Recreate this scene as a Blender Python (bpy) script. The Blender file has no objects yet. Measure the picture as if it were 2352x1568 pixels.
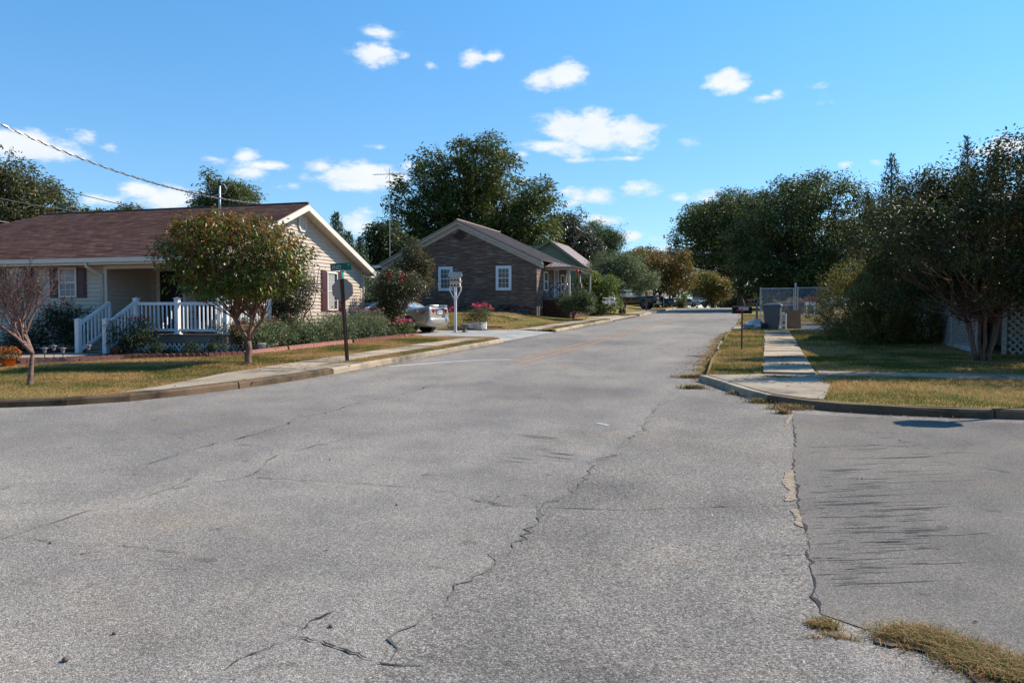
import bpy, bmesh, math, random
import numpy as np
from mathutils import Vector, Matrix, geometry, noise as mnoise

random.seed(7)
rng = np.random.default_rng(11)
SC = bpy.context.scene
COL = SC.collection
PI = math.pi

# ------------------------------------------------------------------ camera
F_PX, CXP, CYP, HZP = 1899.0, 1176.0, 784.0, 716.0      # lens measured on a 2352 px wide view of the place
TH = math.radians(17.0)
PITCH = math.atan((CYP - HZP) / F_PX)
EYE = 1.65
cam_d = bpy.data.cameras.new("camera"); cam = bpy.data.objects.new("camera", cam_d); COL.objects.link(cam)
cam_d.sensor_width = 36.0; cam_d.lens = F_PX / 2352.0 * 36.0
cam_d.clip_start = 0.1; cam_d.clip_end = 5000.0
cam.location = (0, 0, EYE)
cam.rotation_euler = (PI / 2 - PITCH, 0, TH)
SC.camera = cam

# ------------------------------------------------------------------ sun, sky, exposure
SUN_DIR = Vector((0.78 * 0.743, 0.62 * 0.743, 0.669)).normalized()
SUN_EL = math.asin(SUN_DIR.z); SUN_ROT = math.atan2(SUN_DIR.x, SUN_DIR.y)
sl = bpy.data.lights.new("sun", 'SUN'); sun = bpy.data.objects.new("sun", sl); COL.objects.link(sun)
sl.energy = 5.0; sl.angle = math.radians(0.53); sl.color = (1.0, 0.90, 0.77)
sun.rotation_euler = (-SUN_DIR).to_track_quat('-Z', 'Y').to_euler()
sun.location = (30, 30, 60)
SC.view_settings.view_transform = 'Standard'
SC.view_settings.look = 'None'
SC.view_settings.exposure = 0.5
SC.view_settings.gamma = 1.0
SC.view_settings.use_curve_mapping = False
SC.render.engine = 'CYCLES'
SC.cycles.max_bounces = 6; SC.cycles.diffuse_bounces = 3; SC.cycles.glossy_bounces = 2
SC.cycles.transmission_bounces = 3; SC.cycles.transparent_max_bounces = 6

world = bpy.data.worlds.new("World"); SC.world = world; world.use_nodes = True
WN = world.node_tree; WN.nodes.clear()
SKY_STRENGTH = 0.06

def build_world():
    N = WN.nodes; L = WN.links
    def nd(t, **k):
        n = N.new(t)
        for a, b in k.items(): setattr(n, a, b)
        return n
    def math_(op, a, b=None, c=None, clamp=False):
        n = nd('ShaderNodeMath', operation=op); n.use_clamp = clamp
        for i, v in enumerate((a, b, c)):
            if v is None: continue
            if isinstance(v, (int, float)): n.inputs[i].default_value = v
            else: L.new(v, n.inputs[i])
        return n.outputs[0]
    out = nd('ShaderNodeOutputWorld'); bg = nd('ShaderNodeBackground'); bg.inputs[1].default_value = SKY_STRENGTH
    L.new(bg.outputs[0], out.inputs[0])
    sky = nd('ShaderNodeTexSky'); sky.sky_type = 'NISHITA'; sky.sun_disc = False
    sky.sun_elevation = SUN_EL; sky.sun_rotation = SUN_ROT
    sky.altitude = 200; sky.air_density = 1.0; sky.dust_density = 0.0; sky.ozone_density = 3.0
    tint = nd('ShaderNodeMix', data_type='RGBA', blend_type='MULTIPLY'); tint.inputs[0].default_value = 1.0
    L.new(sky.outputs[0], tint.inputs[6]); pass
    tcw = nd('ShaderNodeTexCoord'); sepw = nd('ShaderNodeSeparateXYZ'); L.new(tcw.outputs['Generated'], sepw.inputs[0])
    hgt = nd('ShaderNodeMapRange'); L.new(sepw.outputs[2], hgt.inputs[0]); hgt.inputs[1].default_value = 0.0; hgt.inputs[2].default_value = 0.42
    grad = nd('ShaderNodeMix', data_type='RGBA'); L.new(hgt.outputs[0], grad.inputs[0]); grad.inputs[6].default_value = (1.28, 1.46, 1.74, 1); grad.inputs[7].default_value = (1.15, 2.2, 2.55, 1)
    L.new(grad.outputs[2], tint.inputs[7])
    tc = nd('ShaderNodeTexCoord'); sep = nd('ShaderNodeSeparateXYZ'); L.new(tc.outputs['Generated'], sep.inputs[0])
    az = math_('ARCTAN2', sep.outputs[0], sep.outputs[1])      # 0 along +Y, positive to the right
    el = math_('ARCSINE', sep.outputs[2])
    comb = nd('ShaderNodeCombineXYZ'); L.new(az, comb.inputs[0]); L.new(el, comb.inputs[1])
    # wobble
    n1 = nd('ShaderNodeTexNoise'); n1.inputs['Scale'].default_value = 14; n1.inputs['Detail'].default_value = 8; n1.inputs['Roughness'].default_value = 0.62
    mp = nd('ShaderNodeVectorMath', operation='MULTIPLY'); mp.inputs[1].default_value = (1.0, 1.9, 1)
    L.new(comb.outputs[0], mp.inputs[0]); L.new(mp.outputs[0], n1.inputs['Vector'])
    n2 = nd('ShaderNodeTexNoise'); n2.inputs['Scale'].default_value = 42; n2.inputs['Detail'].default_value = 8; n2.inputs['Roughness'].default_value = 0.6
    L.new(mp.outputs[0], n2.inputs['Vector'])
    # clouds: (azimuth, elevation, half width, half height, density) in degrees, low to high over the horizon
    C = [(a, b, c, d, e) for (a, b, c, d, e) in CLOUDS]
    best = None
    for (a, e, wa, we, k) in C:
        v = nd('ShaderNodeVectorMath', operation='SUBTRACT'); L.new(comb.outputs[0], v.inputs[0]); v.inputs[1].default_value = (math.radians(a), math.radians(e), 0)
        m = nd('ShaderNodeVectorMath', operation='MULTIPLY'); L.new(v.outputs[0], m.inputs[0]); m.inputs[1].default_value = (1 / math.radians(wa), 1 / math.radians(we), 0)
        ln = nd('ShaderNodeVectorMath', operation='LENGTH'); L.new(m.outputs[0], ln.inputs[0])
        s = math_('MULTIPLY_ADD', ln.outputs['Value'], -k, k)
        best = s if best is None else math_('MAXIMUM', best, s)
    wob = math_('MULTIPLY_ADD', n1.outputs[0], 3.4, -1.7)
    wob2 = math_('MULTIPLY_ADD', n2.outputs[0], 2.0, -1.0)
    dens = math_('ADD', best, wob); dens = math_('ADD', dens, wob2)
    mr = nd('ShaderNodeMapRange', interpolation_type='SMOOTHSTEP'); L.new(dens, mr.inputs[0])
    mr.inputs[1].default_value = 0.05; mr.inputs[2].default_value = 1.25
    gate = nd('ShaderNodeMapRange', interpolation_type='SMOOTHSTEP'); L.new(best, gate.inputs[0])
    gate.inputs[1].default_value = -0.9; gate.inputs[2].default_value = 0.0
    dn = math_('MULTIPLY', mr.outputs[0], gate.outputs[0]); dn = math_('MULTIPLY', dn, 0.92)
    shade = nd('ShaderNodeMix', data_type='RGBA'); L.new(n1.outputs[0], shade.inputs[0])
    shade.inputs[6].default_value = (9.2, 10.3, 11.5, 1); shade.inputs[7].default_value = (13, 12.9, 12.9, 1)
    mix = nd('ShaderNodeMix', data_type='RGBA'); L.new(dn, mix.inputs[0]); L.new(tint.outputs[2], mix.inputs[6]); L.new(shade.outputs[2], mix.inputs[7])
    L.new(mix.outputs[2], bg.inputs[0])

def sky_dir(px, py):
    """direction of a cloud measured on the 2352 px wide view, as azimuth and elevation in degrees"""
    u = (px - CXP) / F_PX; v = (CYP - py) / F_PX
    d = Vector((u, math.cos(PITCH) + v * math.sin(PITCH), -math.sin(PITCH) + v * math.cos(PITCH))).normalized()
    return math.degrees(math.atan2(d.x, d.y)) - math.degrees(TH), math.degrees(math.asin(d.z))
CLOUDS = []
for (px, py, w, h, k) in [(875, 74, 40, 13, 1.2), (862, 122, 52, 20, 1.3), (930, 130, 17, 8, 1), (990, 152, 17, 9, .8), (1082, 141, 26, 22, 1.3),
        (1132, 131, 17, 9, 1.1), (1240, 182, 34, 22, 1.5), (1295, 172, 42, 28, 1.6), (1668, 185, 42, 22, 1.5), (1630, 195, 20, 9, 1), (1752, 224, 36, 7, .9), (1783, 215, 12, 9, .9),
        (1300, 293, 70, 28, 2.0), (1360, 300, 60, 34, 2.1), (1450, 312, 62, 30, 1.9), (1250, 330, 55, 14, 1.3), (1315, 345, 50, 14, 1.2), (1200, 355, 14, 8, 1),
        (1585, 327, 20, 10, .8), (1345, 368, 50, 6, .8), (1440, 364, 40, 5, .7), (70, 340, 105, 32, 2.0), (30, 322, 50, 20, 1.6), (195, 318, 42, 13, 1.0), (252, 336, 26, 14, 1.0),
        (395, 455, 75, 26, 1.4), (330, 440, 46, 18, 1.2), (460, 447, 40, 16, 1.0), (235, 462, 40, 10, 1.0), (812, 405, 105, 26, 1.7), (735, 385, 45, 20, 1.2), (880, 412, 60, 20, 1.4), (620, 380, 60, 7, .9),
        (565, 357, 22, 10, 1.0), (575, 400, 28, 11, .9), (672, 427, 24, 10, .8), (492, 365, 22, 8, .7), (935, 382, 16, 8, 1.0), (870, 338, 18, 6, .8), (820, 515, 46, 24, 1.2), (1205, 414, 24, 9, 1.0),
        (1360, 450, 60, 16, 1.4), (1300, 438, 24, 8, 1), (1320, 466, 30, 10, 1), (1467, 433, 36, 13, 1.3), (1562, 455, 20, 8, 1), (1632, 453, 44, 11, 1.1), (1390, 506, 46, 12, 1.3), (1455, 541, 34, 10, 1.3),
        (1500, 548, 40, 6, .8), (2330, 335, 50, 16, 1.3), (2270, 350, 40, 8, .8), (1945, 378, 14, 5, .8), (2012, 371, 14, 6, .8), (1880, 192, 18, 8, .4), (1520, 575, 30, 14, 1.1), (1920, 225, 30, 9, .3)]:
    a0, e0 = sky_dir(px, py); a1, _ = sky_dir(px + w, py); _, e1 = sky_dir(px, py - h)
    CLOUDS.append((a0, e0, max(.3, abs(a1 - a0)) * 1.45, max(.15, abs(e1 - e0)) * 1.6, k))
build_world()

# ------------------------------------------------------------------ the lie of the land
def T(y):
    """road level: the street climbs away from the camera and levels off at a brow"""
    if y < 88: return .0216 * y
    if y < 108:
        t = y - 88; return 1.9008 + .0216 * t - .5 * (.0216 - .0046) / 20 * t * t
    return 1.9008 + .0216 * 20 - .5 * (.0216 - .0046) * 20 + .0046 * (min(y, 260) - 108)

def Txy(x, y): return T(y)

def sstep(a, b, x):
    t = max(0.0, min(1.0, (x - a) / (b - a))); return t * t * (3 - 2 * t)

def lawn(x, y):
    """lawn level: a kerb's height over the road, banked up towards the second house"""
    return T(y) + .12 + .50 * sstep(-11.0, -15.5, x) * sstep(35, 46, y)

def ground_at(px, py, h=0.0):
    u = (px - CXP) / F_PX; v = (CYP - py) / F_PX
    d = (u, math.cos(PITCH) + v * math.sin(PITCH), -math.sin(PITCH) + v * math.cos(PITCH))
    x = d[0] * math.cos(TH) - d[1] * math.sin(TH); y = d[0] * math.sin(TH) + d[1] * math.cos(TH)
    lo, hi = 1.0, 400.0
    for _ in range(45):
        m = (lo + hi) / 2
        if EYE + d[2] * m > T(y * m) + h: lo = m
        else: hi = m
    return Vector((x * lo, y * lo, EYE + d[2] * lo))

# ------------------------------------------------------------------ materials
MATS = {}
def new_mat(name):
    m = bpy.data.materials.new(name); m.use_nodes = True
    nt = m.node_tree; b = nt.nodes["Principled BSDF"]
    return m, nt, b

def ramp(nt, stops, src, interp='LINEAR'):
    r = nt.nodes.new('ShaderNodeValToRGB'); cr = r.color_ramp; cr.interpolation = interp
    while len(cr.elements) < len(stops): cr.elements.new(0.5)
    for e, (p, c) in zip(cr.elements, stops): e.position = p; e.color = (c[0], c[1], c[2], 1)
    nt.links.new(src, r.inputs[0]); return r.outputs[0]

def tnoise(nt, scale, detail=4, rough=.55, vec=None, coord='Object', mapscale=None):
    n = nt.nodes.new('ShaderNodeTexNoise'); n.inputs['Scale'].default_value = scale
    n.inputs['Detail'].default_value = detail; n.inputs['Roughness'].default_value = rough
    if vec is None:
        tc = nt.nodes.new('ShaderNodeTexCoord'); vec = tc.outputs[coord]
    if mapscale:
        mp = nt.nodes.new('ShaderNodeMapping'); mp.inputs['Scale'].default_value = mapscale
        nt.links.new(vec, mp.inputs[0]); vec = mp.outputs[0]
    nt.links.new(vec, n.inputs['Vector']); return n.outputs[0]

def mixc(nt, fac, a, b, mode='MIX'):
    m = nt.nodes.new('ShaderNodeMix'); m.data_type = 'RGBA'; m.blend_type = mode
    for i, v in ((0, fac), (6, a), (7, b)):
        if hasattr(v, 'is_linked') or hasattr(v, 'links'): nt.links.new(v, m.inputs[i])
        elif isinstance(v, (int, float)): m.inputs[i].default_value = v
        else: m.inputs[i].default_value = (v[0], v[1], v[2], 1)
    return m.outputs[2]

def bump(nt, b, height, strength=.3, dist=.01):
    bm_ = nt.nodes.new('ShaderNodeBump'); bm_.inputs['Strength'].default_value = strength; bm_.inputs['Distance'].default_value = dist
    nt.links.new(height, bm_.inputs['Height']); nt.links.new(bm_.outputs[0], b.inputs['Normal'])

def mat(name, col, rough=.6, metal=0.0, var=.12, nscale=3.0, bmp=0.0, bscale=40.0, spec=.5, coat=0.0, streak=False):
    if name in MATS: return MATS[name]
    m, nt, b = new_mat(name)
    b.inputs['Roughness'].default_value = rough; b.inputs['Metallic'].default_value = metal
    b.inputs['Specular IOR Level'].default_value = spec; b.inputs['Coat Weight'].default_value = coat
    if coat: b.inputs['Coat Roughness'].default_value = .08
    n = tnoise(nt, nscale, 6, .6, mapscale=(1, 1, .18) if streak else None)
    lo = tuple(c * (1 - var * 1.6) for c in col); hi = tuple(min(1, c * (1 + var)) for c in col)
    nt.links.new(ramp(nt, [(.28, lo), (.55, col), (.8, hi)], n), b.inputs['Base Color'])
    if bmp: bump(nt, b, tnoise(nt, bscale, 3), bmp, .01)
    MATS[name] = m; return m

def leaf_mat(name, rough=.42, trans=.35, spec=.5):
    """leaf colour comes from each leaf's own tint attribute"""
    m, nt, b = new_mat(name)
    at = nt.nodes.new('ShaderNodeAttribute'); at.attribute_name = 'tint'
    nt.links.new(at.outputs['Color'], b.inputs['Base Color'])
    b.inputs['Roughness'].default_value = rough; b.inputs['Specular IOR Level'].default_value = spec
    tr = nt.nodes.new('ShaderNodeBsdfTranslucent'); nt.links.new(at.outputs['Color'], tr.inputs['Color'])
    mx = nt.nodes.new('ShaderNodeMixShader'); mx.inputs[0].default_value = trans
    nt.links.new(b.outputs[0], mx.inputs[1]); nt.links.new(tr.outputs[0], mx.inputs[2])
    nt.links.new(mx.outputs[0], nt.nodes['Material Output'].inputs[0])
    MATS[name] = m; return m

def asphalt_mat(name='asphalt', k=1.0, sc=140, ct=.8):
    m, nt, b = new_mat(name)
    tc = nt.nodes.new('ShaderNodeTexCoord'); vec = tc.outputs['Object']
    vo = nt.nodes.new('ShaderNodeTexVoronoi'); vo.inputs['Scale'].default_value = sc; nt.links.new(vec, vo.inputs['Vector'])
    sep = nt.nodes.new('ShaderNodeSeparateColor'); nt.links.new(vo.outputs['Color'], sep.inputs[0])
    stones = ramp(nt, [(0, (.092 * k, .085 * k, .075 * k)), (.30, (.19 * k, .175 * k, .155 * k)), (.7, (.315 * k, .292 * k, .262 * k)), (.93, (.44 * k, .41 * k, .37 * k)), (1, (.62 * k, .59 * k, .54 * k))], sep.outputs[0])
    flat_ = nt.nodes.new('ShaderNodeMix'); flat_.data_type = 'RGBA'; flat_.inputs[0].default_value = ct; flat_.inputs[6].default_value = (.262 * k, .245 * k, .222 * k, 1); nt.links.new(stones, flat_.inputs[7]); stones = flat_.outputs[2]
    gap = ramp(nt, [(.0, (1, 1, 1)), (.5, (.86, .86, .86)), (.9, (.34, .34, .34))], vo.outputs['Distance'])
    gsc = nt.nodes.new('ShaderNodeMath'); gsc.operation = 'MULTIPLY'; gsc.inputs[1].default_value = 1.0
    c = mixc(nt, .62, stones, gap, 'MULTIPLY')
    big = tnoise(nt, .16, 6, .6, vec); c = mixc(nt, 1.0, c, ramp(nt, [(.3, (.74, .74, .76)), (.5, (.98, .98, .98)), (.7, (1.16, 1.14, 1.1))], big), 'MULTIPLY')
    mid = tnoise(nt, 1.3, 6, .65, vec); c = mixc(nt, 1.0, c, ramp(nt, [(.3, (.86, .86, .87)), (.5, (1, 1, 1)), (.72, (1.12, 1.09, 1.04))], mid), 'MULTIPLY')
    # oil spots and a worn polish along the lanes
    sp = tnoise(nt, 4.5, 2, .4, vec); c = mixc(nt, 1.0, c, ramp(nt, [(.0, (1, 1, 1)), (.70, (1, 1, 1)), (.76, (.72, .71, .7)), (1, (.6, .6, .6))], sp), 'MULTIPLY')
    lane = tnoise(nt, 1.0, 3, .5, vec, mapscale=(1.3, .06, 1)); c = mixc(nt, 1.0, c, ramp(nt, [(.3, (.93, .93, .94)), (.7, (1.06, 1.05, 1.04))], lane), 'MULTIPLY')
    pt = tnoise(nt, .55, 5, .62, vec, mapscale=(.7, 1.3, 1)); c = mixc(nt, ramp(nt, [(.52, (0, 0, 0)), (.72, (.5, .5, .5))], pt), c, mixc(nt, 1.0, c, (1.02, .90, .78), 'MULTIPLY'))
    pt2 = tnoise(nt, .33, 6, .7, vec); c = mixc(nt, 1.0, c, ramp(nt, [(.30, (.82, .82, .83)), (.44, (.95, .95, .95)), (.56, (1, 1, 1)), (.7, (1.06, 1.06, 1.05))], pt2), 'MULTIPLY')
    nt.links.new(c, b.inputs['Base Color'])
    b.inputs['Roughness'].default_value = .92; b.inputs['Specular IOR Level'].default_value = .12
    h = nt.nodes.new('ShaderNodeMath'); h.operation = 'MULTIPLY_ADD'; h.inputs[1].default_value = -1.0; nt.links.new(vo.outputs['Distance'], h.inputs[0]); nt.links.new(sep.outputs[1], h.inputs[2])
    bump(nt, b, h.outputs[0], .55, .006)
    MATS[name] = m; return m

def turf_mat():
    m, nt, b = new_mat('turf')
    tc = nt.nodes.new('ShaderNodeTexCoord'); vec = tc.outputs['Object']
    big = tnoise(nt, .55, 6, .65, vec)
    c = ramp(nt, [(.30, (.105, .125, .03)), (.45, (.18, .155, .045)), (.58, (.30, .195, .07)), (.75, (.38, .24, .10))], big)
    fine = tnoise(nt, 26, 6, .7, vec, mapscale=(1, .55, 1)); c = mixc(nt, 1.0, c, ramp(nt, [(.3, (.45, .46, .42)), (.5, (.95, .95, .95)), (.72, (1.5, 1.45, 1.3))], fine), 'MULTIPLY')
    nt.links.new(c, b.inputs['Base Color']); b.inputs['Roughness'].default_value = .95; b.inputs['Specular IOR Level'].default_value = .1
    bump(nt, b, fine, .9, .03); MATS['turf'] = m; return m

def concrete_mat(name, col, k=.25):
    m, nt, b = new_mat(name)
    tc = nt.nodes.new('ShaderNodeTexCoord'); vec = tc.outputs['Object']
    a = tnoise(nt, 1.1, 8, .68, vec); f = tnoise(nt, 60, 3, .6, vec)
    c = ramp(nt, [(.28, tuple(x * (1 - 1.7 * k) for x in col)), (.5, col), (.75, tuple(min(.8, x * (1 + k)) for x in col))], a)
    c = mixc(nt, 1.0, c, ramp(nt, [(.3, (.78, .78, .78)), (.5, (1, 1, 1)), (.7, (1.14, 1.14, 1.14))], f), 'MULTIPLY')
    nt.links.new(c, b.inputs['Base Color']); b.inputs['Roughness'].default_value = .9; b.inputs['Specular IOR Level'].default_value = .25
    bump(nt, b, f, .35, .008); MATS[name] = m; return m

def bark_mat(name, c1, c2, ring=False):
    m, nt, b = new_mat(name)
    n = tnoise(nt, 9, 6, .7, mapscale=(1, 1, 4.5 if ring else .35))
    nt.links.new(ramp(nt, [(.35, c1), (.62, c2)], n), b.inputs['Base Color']); b.inputs['Roughness'].default_value = .85
    b.inputs['Specular IOR Level'].default_value = .25
    bump(nt, b, n, .6, .02); MATS[name] = m; return m

def glass_mat(name, col=(.03, .04, .045), rough=.06):
    m, nt, b = new_mat(name)
    n = tnoise(nt, 1.2, 2)
    nt.links.new(ramp(nt, [(.35, tuple(c * .6 for c in col)), (.65, tuple(c * 1.5 for c in col))], n), b.inputs['Base Color'])
    b.inputs['Roughness'].default_value = rough; b.inputs['Specular IOR Level'].default_value = .8
    MATS[name] = m; return m

def stripe_stone_mat():
    """pressed siding shingle: dark red-brown with thin pale and grey horizontal dashes"""
    m, nt, b = new_mat('dashed_siding')
    tc = nt.nodes.new('ShaderNodeTexCoord'); vec = tc.outputs['Object']
    a = tnoise(nt, 1.0, 2, .5, vec, mapscale=(1.1, 1.1, 30)); d = tnoise(nt, 1.0, 2, .5, vec, mapscale=(1.3, 1.3, 30)); e = tnoise(nt, .7, 4, .6, vec)
    c = ramp(nt, [(.3, (.035, .024, .018)), (.45, (.105, .058, .042)), (.58, (.135, .092, .07)), (.68, (.16, .135, .115))], a)
    c = mixc(nt, ramp(nt, [(.60, (0, 0, 0)), (.66, (1, 1, 1))], d), c, (.34, .30, .27))
    c = mixc(nt, 1.0, c, ramp(nt, [(.3, (.8, .8, .82)), (.7, (1.15, 1.1, 1.05))], e), 'MULTIPLY')
    nt.links.new(c, b.inputs['Base Color']); b.inputs['Roughness'].default_value = .8; bump(nt, b, a, .4, .01)
    MATS['dashed_siding'] = m; return m

def attr_mat(name, rough=.8, spec=.3, bscale=50, bst=.3):
    m, nt, b = new_mat(name)
    at = nt.nodes.new('ShaderNodeAttribute'); at.attribute_name = 'tint'
    n = tnoise(nt, bscale, 4, .6); c = mixc(nt, 1.0, at.outputs['Color'], ramp(nt, [(.3, (.75, .75, .75)), (.7, (1.22, 1.22, 1.22))], n), 'MULTIPLY')
    nt.links.new(c, b.inputs['Base Color']); b.inputs['Roughness'].default_value = rough; b.inputs['Specular IOR Level'].default_value = spec
    bump(nt, b, n, bst, .01); MATS[name] = m; return m

asphalt = asphalt_mat(k=1.10); turf = turf_mat()
conc = concrete_mat('worn_concrete', (.37, .30, .215), .36); conc_l = concrete_mat('grey_concrete', (.32, .31, .285), .25); conc_d = concrete_mat('stained_shaded_kerb', (.125, .085, .052), .6)
conc_p = concrete_mat('patio_concrete', (.30, .25, .185), .42)
leafM = leaf_mat('leaf', .5, .35, .4); waxM = leaf_mat('waxy_leaf', .36, .28, .5); grassM = leaf_mat('grass_blade', .7, .35, .15)
bark = bark_mat('bark', (.09, .07, .055), (.22, .18, .145)); bark_dk = bark_mat('dark_bark', (.03, .025, .022), (.09, .075, .06))
bark_cherry = bark_mat('banded_bark', (.10, .045, .04), (.27, .18, .15), True); bark_myrtle = bark_mat('smooth_bark', (.12, .05, .04), (.24, .155, .12))
vinyl = mat('cream_vinyl', (.55, .45, .355), .55, var=.05, nscale=1.5); trim = mat('cream_trim', (.72, .66, .56), .5, var=.05)
white = mat('white_paint', (.78, .78, .78), .45, var=.05); white_old = mat('peeling_white_paint', (.45, .43, .40), .7, var=.3, nscale=14)
burg = mat('burgundy_shutter', (.075, .018, .022), .5, var=.08); glass = glass_mat('window_glass'); glass_c = glass_mat('curtained_glass', (.30, .29, .31), .12)
blind = mat('blind_slat', (.55, .55, .52), .5, var=.08, nscale=20); dark = mat('dark_void', (.012, .012, .014), .8); rubber = mat('tyre_rubber', (.018, .018, .019), .75)
terra = mat('terracotta', (.33, .115, .06), .8, var=.15, bmp=.3); scallop = mat('pink_edging', (.42, .19, .15), .85, var=.25, nscale=8, bmp=.4)
chrome = mat('chrome', (.6, .6, .62), .18, 1.0); steel = mat('galvanised_steel', (.45, .46, .47), .42, .9, var=.15, nscale=8); black = mat('black_paint', (.012, .012, .014), .32, coat=.3)
wood = mat('weathered_post', (.14, .10, .075), .85, var=.25, nscale=5, bmp=.4, streak=True); woodg = mat('grey_post', (.12, .125, .12), .85, var=.25, nscale=5, bmp=.3, streak=True)
redm = mat('red_paint', (.45, .02, .02), .4); rust = mat('rusty_brown_steel', (.075, .03, .024), .6, var=.3, nscale=10)
mulch = mat('mulch', (.055, .028, .02), .95, var=.5, nscale=30, bmp=1.0, bscale=60)
redmulch = mat('red_lava_rock', (.26, .085, .06), .95, var=.5, nscale=30, bmp=1.0, bscale=50)
gravel = mat('gravel', (.30, .29, .28), .95, var=.6, nscale=28, bmp=1.0, bscale=70)
dashed = stripe_stone_mat(); shingleM = attr_mat('roof_shingle', .95, .04, 70, .5); brickM = attr_mat('brick', .88, .2, 30, .4)
roofmetal = mat('brown_roof_metal', (.235, .16, .12), .48, .15, var=.14, nscale=2, streak=False, spec=.6)
green_sid = mat('sage_siding', (.19, .20, .12), .7, var=.06); flowers = leaf_mat('petal', .6, .3, .2)

# ------------------------------------------------------------------ object helpers
def link(o, parent=None):
    COL.objects.link(o)
    if parent is not None: o.parent = parent
    return o
def tag(o, label=None, cat=None, group=None, kind=None):
    if label: o['label'] = label
    if cat: o['category'] = cat
    if group: o['group'] = group
    if kind: o['kind'] = kind
    return o
def thing(name, label, cat, loc=(0, 0, 0), rz=0.0, group=None):
    o = bpy.data.objects.new(name, None); o.empty_display_size = .2; o.location = loc; o.rotation_euler = (0, 0, rz)
    COL.objects.link(o); return tag(o, label, cat, group)

class MB:
    """collects boxes, tubes and patches and links them as one mesh object"""
    def __init__(s): s.v = []; s.f = []; s.sm = False
    def add(s, vs, fs):
        k = len(s.v); s.v += [tuple(v) for v in vs]; s.f += [tuple(i + k for i in f) for f in fs]; return s
    def box(s, x0, y0, z0, x1, y1, z1):
        return s.add([(x0, y0, z0), (x1, y0, z0), (x1, y1, z0), (x0, y1, z0), (x0, y0, z1), (x1, y0, z1), (x1, y1, z1), (x0, y1, z1)],
                     [(0, 3, 2, 1), (4, 5, 6, 7), (0, 1, 5, 4), (1, 2, 6, 5), (2, 3, 7, 6), (3, 0, 4, 7)])
    def beam(s, a, b, w, h, up=(0, 0, 1)):
        a = Vector(a); b = Vector(b); d = (b - a).normalized(); u = Vector(up)
        if abs(d.dot(u)) > .98: u = Vector((0, 1, 0))
        r = d.cross(u).normalized() * (w / 2); t = r.cross(d).normalized() * (h / 2)
        vs = [a - r - t, a + r - t, a + r + t, a - r + t, b - r - t, b + r - t, b + r + t, b - r + t]
        return s.add(vs, [(0, 3, 2, 1), (4, 5, 6, 7), (0, 1, 5, 4), (1, 2, 6, 5), (2, 3, 7, 6), (3, 0, 4, 7)][:6])
    def tube(s, pts, rad, n=8, caps=True):
        pts = [Vector(p) for p in pts]
        if isinstance(rad, (int, float)): rad = [rad] * len(pts)
        k = len(s.v); ref = None
        for i, p in enumerate(pts):
            d = (pts[min(i + 1, len(pts) - 1)] - pts[max(i - 1, 0)])
            d = d.normalized() if d.length > 1e-9 else Vector((0, 0, 1))
            if ref is None:
                ref = Vector((1, 0, 0)) if abs(d.x) < .9 else Vector((0, 1, 0))
            r = (ref - d * ref.dot(d)).normalized(); ref = r; t = d.cross(r)
            for j in range(n):
                a = 2 * PI * j / n; s.v.append(tuple(p + (r * math.cos(a) + t * math.sin(a)) * rad[i]))
        for i in range(len(pts) - 1):
            for j in range(n):
                j2 = (j + 1) % n; s.f.append((k + i * n + j, k + i * n + j2, k + (i + 1) * n + j2, k + (i + 1) * n + j))
        if caps:
            s.f.append(tuple(k + j for j in range(n))[::-1]); s.f.append(tuple(k + (len(pts) - 1) * n + j for j in range(n)))
        return s
    def prism(s, poly, z0, z1):
        n = len(poly)
        return s.add([(x, y, z0) for x, y in poly] + [(x, y, z1) for x, y in poly],
                     [tuple(range(n))[::-1], tuple(range(n, 2 * n))] + [(i, (i + 1) % n, n + (i + 1) % n, n + i) for i in range(n)])
    def lathe(s, prof, n=16, c=(0, 0)):
        k = len(s.v)
        for r, z in prof:
            for j in range(n):
                a = 2 * PI * j / n; s.v.append((c[0] + r * math.cos(a), c[1] + r * math.sin(a), z))
        for i in range(len(prof) - 1):
            for j in range(n):
                j2 = (j + 1) % n; s.f.append((k + i * n + j, k + i * n + j2, k + (i + 1) * n + j2, k + (i + 1) * n + j))
        s.f.append(tuple(k + j for j in range(n))[::-1]); s.f.append(tuple(k + (len(prof) - 1) * n + j for j in range(n)))
        return s
    def xf(s, M): s.v = [tuple(M @ Vector(v)) for v in s.v]; return s
    def mesh(s, name, m, smooth=False):
        me = bpy.data.meshes.new(name); me.from_pydata(s.v, [], s.f); me.materials.append(m)
        if smooth: me.polygons.foreach_set('use_smooth', [True] * len(me.polygons))
        me.update(); return me
    def build(s, name, m, parent=None, smooth=False, bevel=0.0, kind=None, label=None):
        o = bpy.data.objects.new(name, s.mesh(name, m, smooth)); link(o, parent)
        if bevel:
            b = o.modifiers.new('bevel', 'BEVEL'); b.width = bevel; b.segments = 2; b.limit_method = 'ANGLE'; b.angle_limit = math.radians(40)
        if kind: o['kind'] = kind
        if label: o['label'] = label
        return o
def bx(name, m, parent, *b, **k): return MB().box(*b).build(name, m, parent, **k)
def basis(o, u, n):
    u = Vector(u).normalized(); n = Vector(n).normalized(); v = Vector((0, 0, 1))
    return Matrix(((u.x, n.x, v.x, o[0]), (u.y, n.y, v.y, o[1]), (u.z, n.z, v.z, o[2]), (0, 0, 0, 1)))    # local (along, outward, up)
def copy_tree(o, parent=None):
    c = o.copy(); COL.objects.link(c)
    if parent is not None: c.parent = parent
    for ch in [x for x in bpy.data.objects if x.parent == o]: copy_tree(ch, c)
    return c

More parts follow.
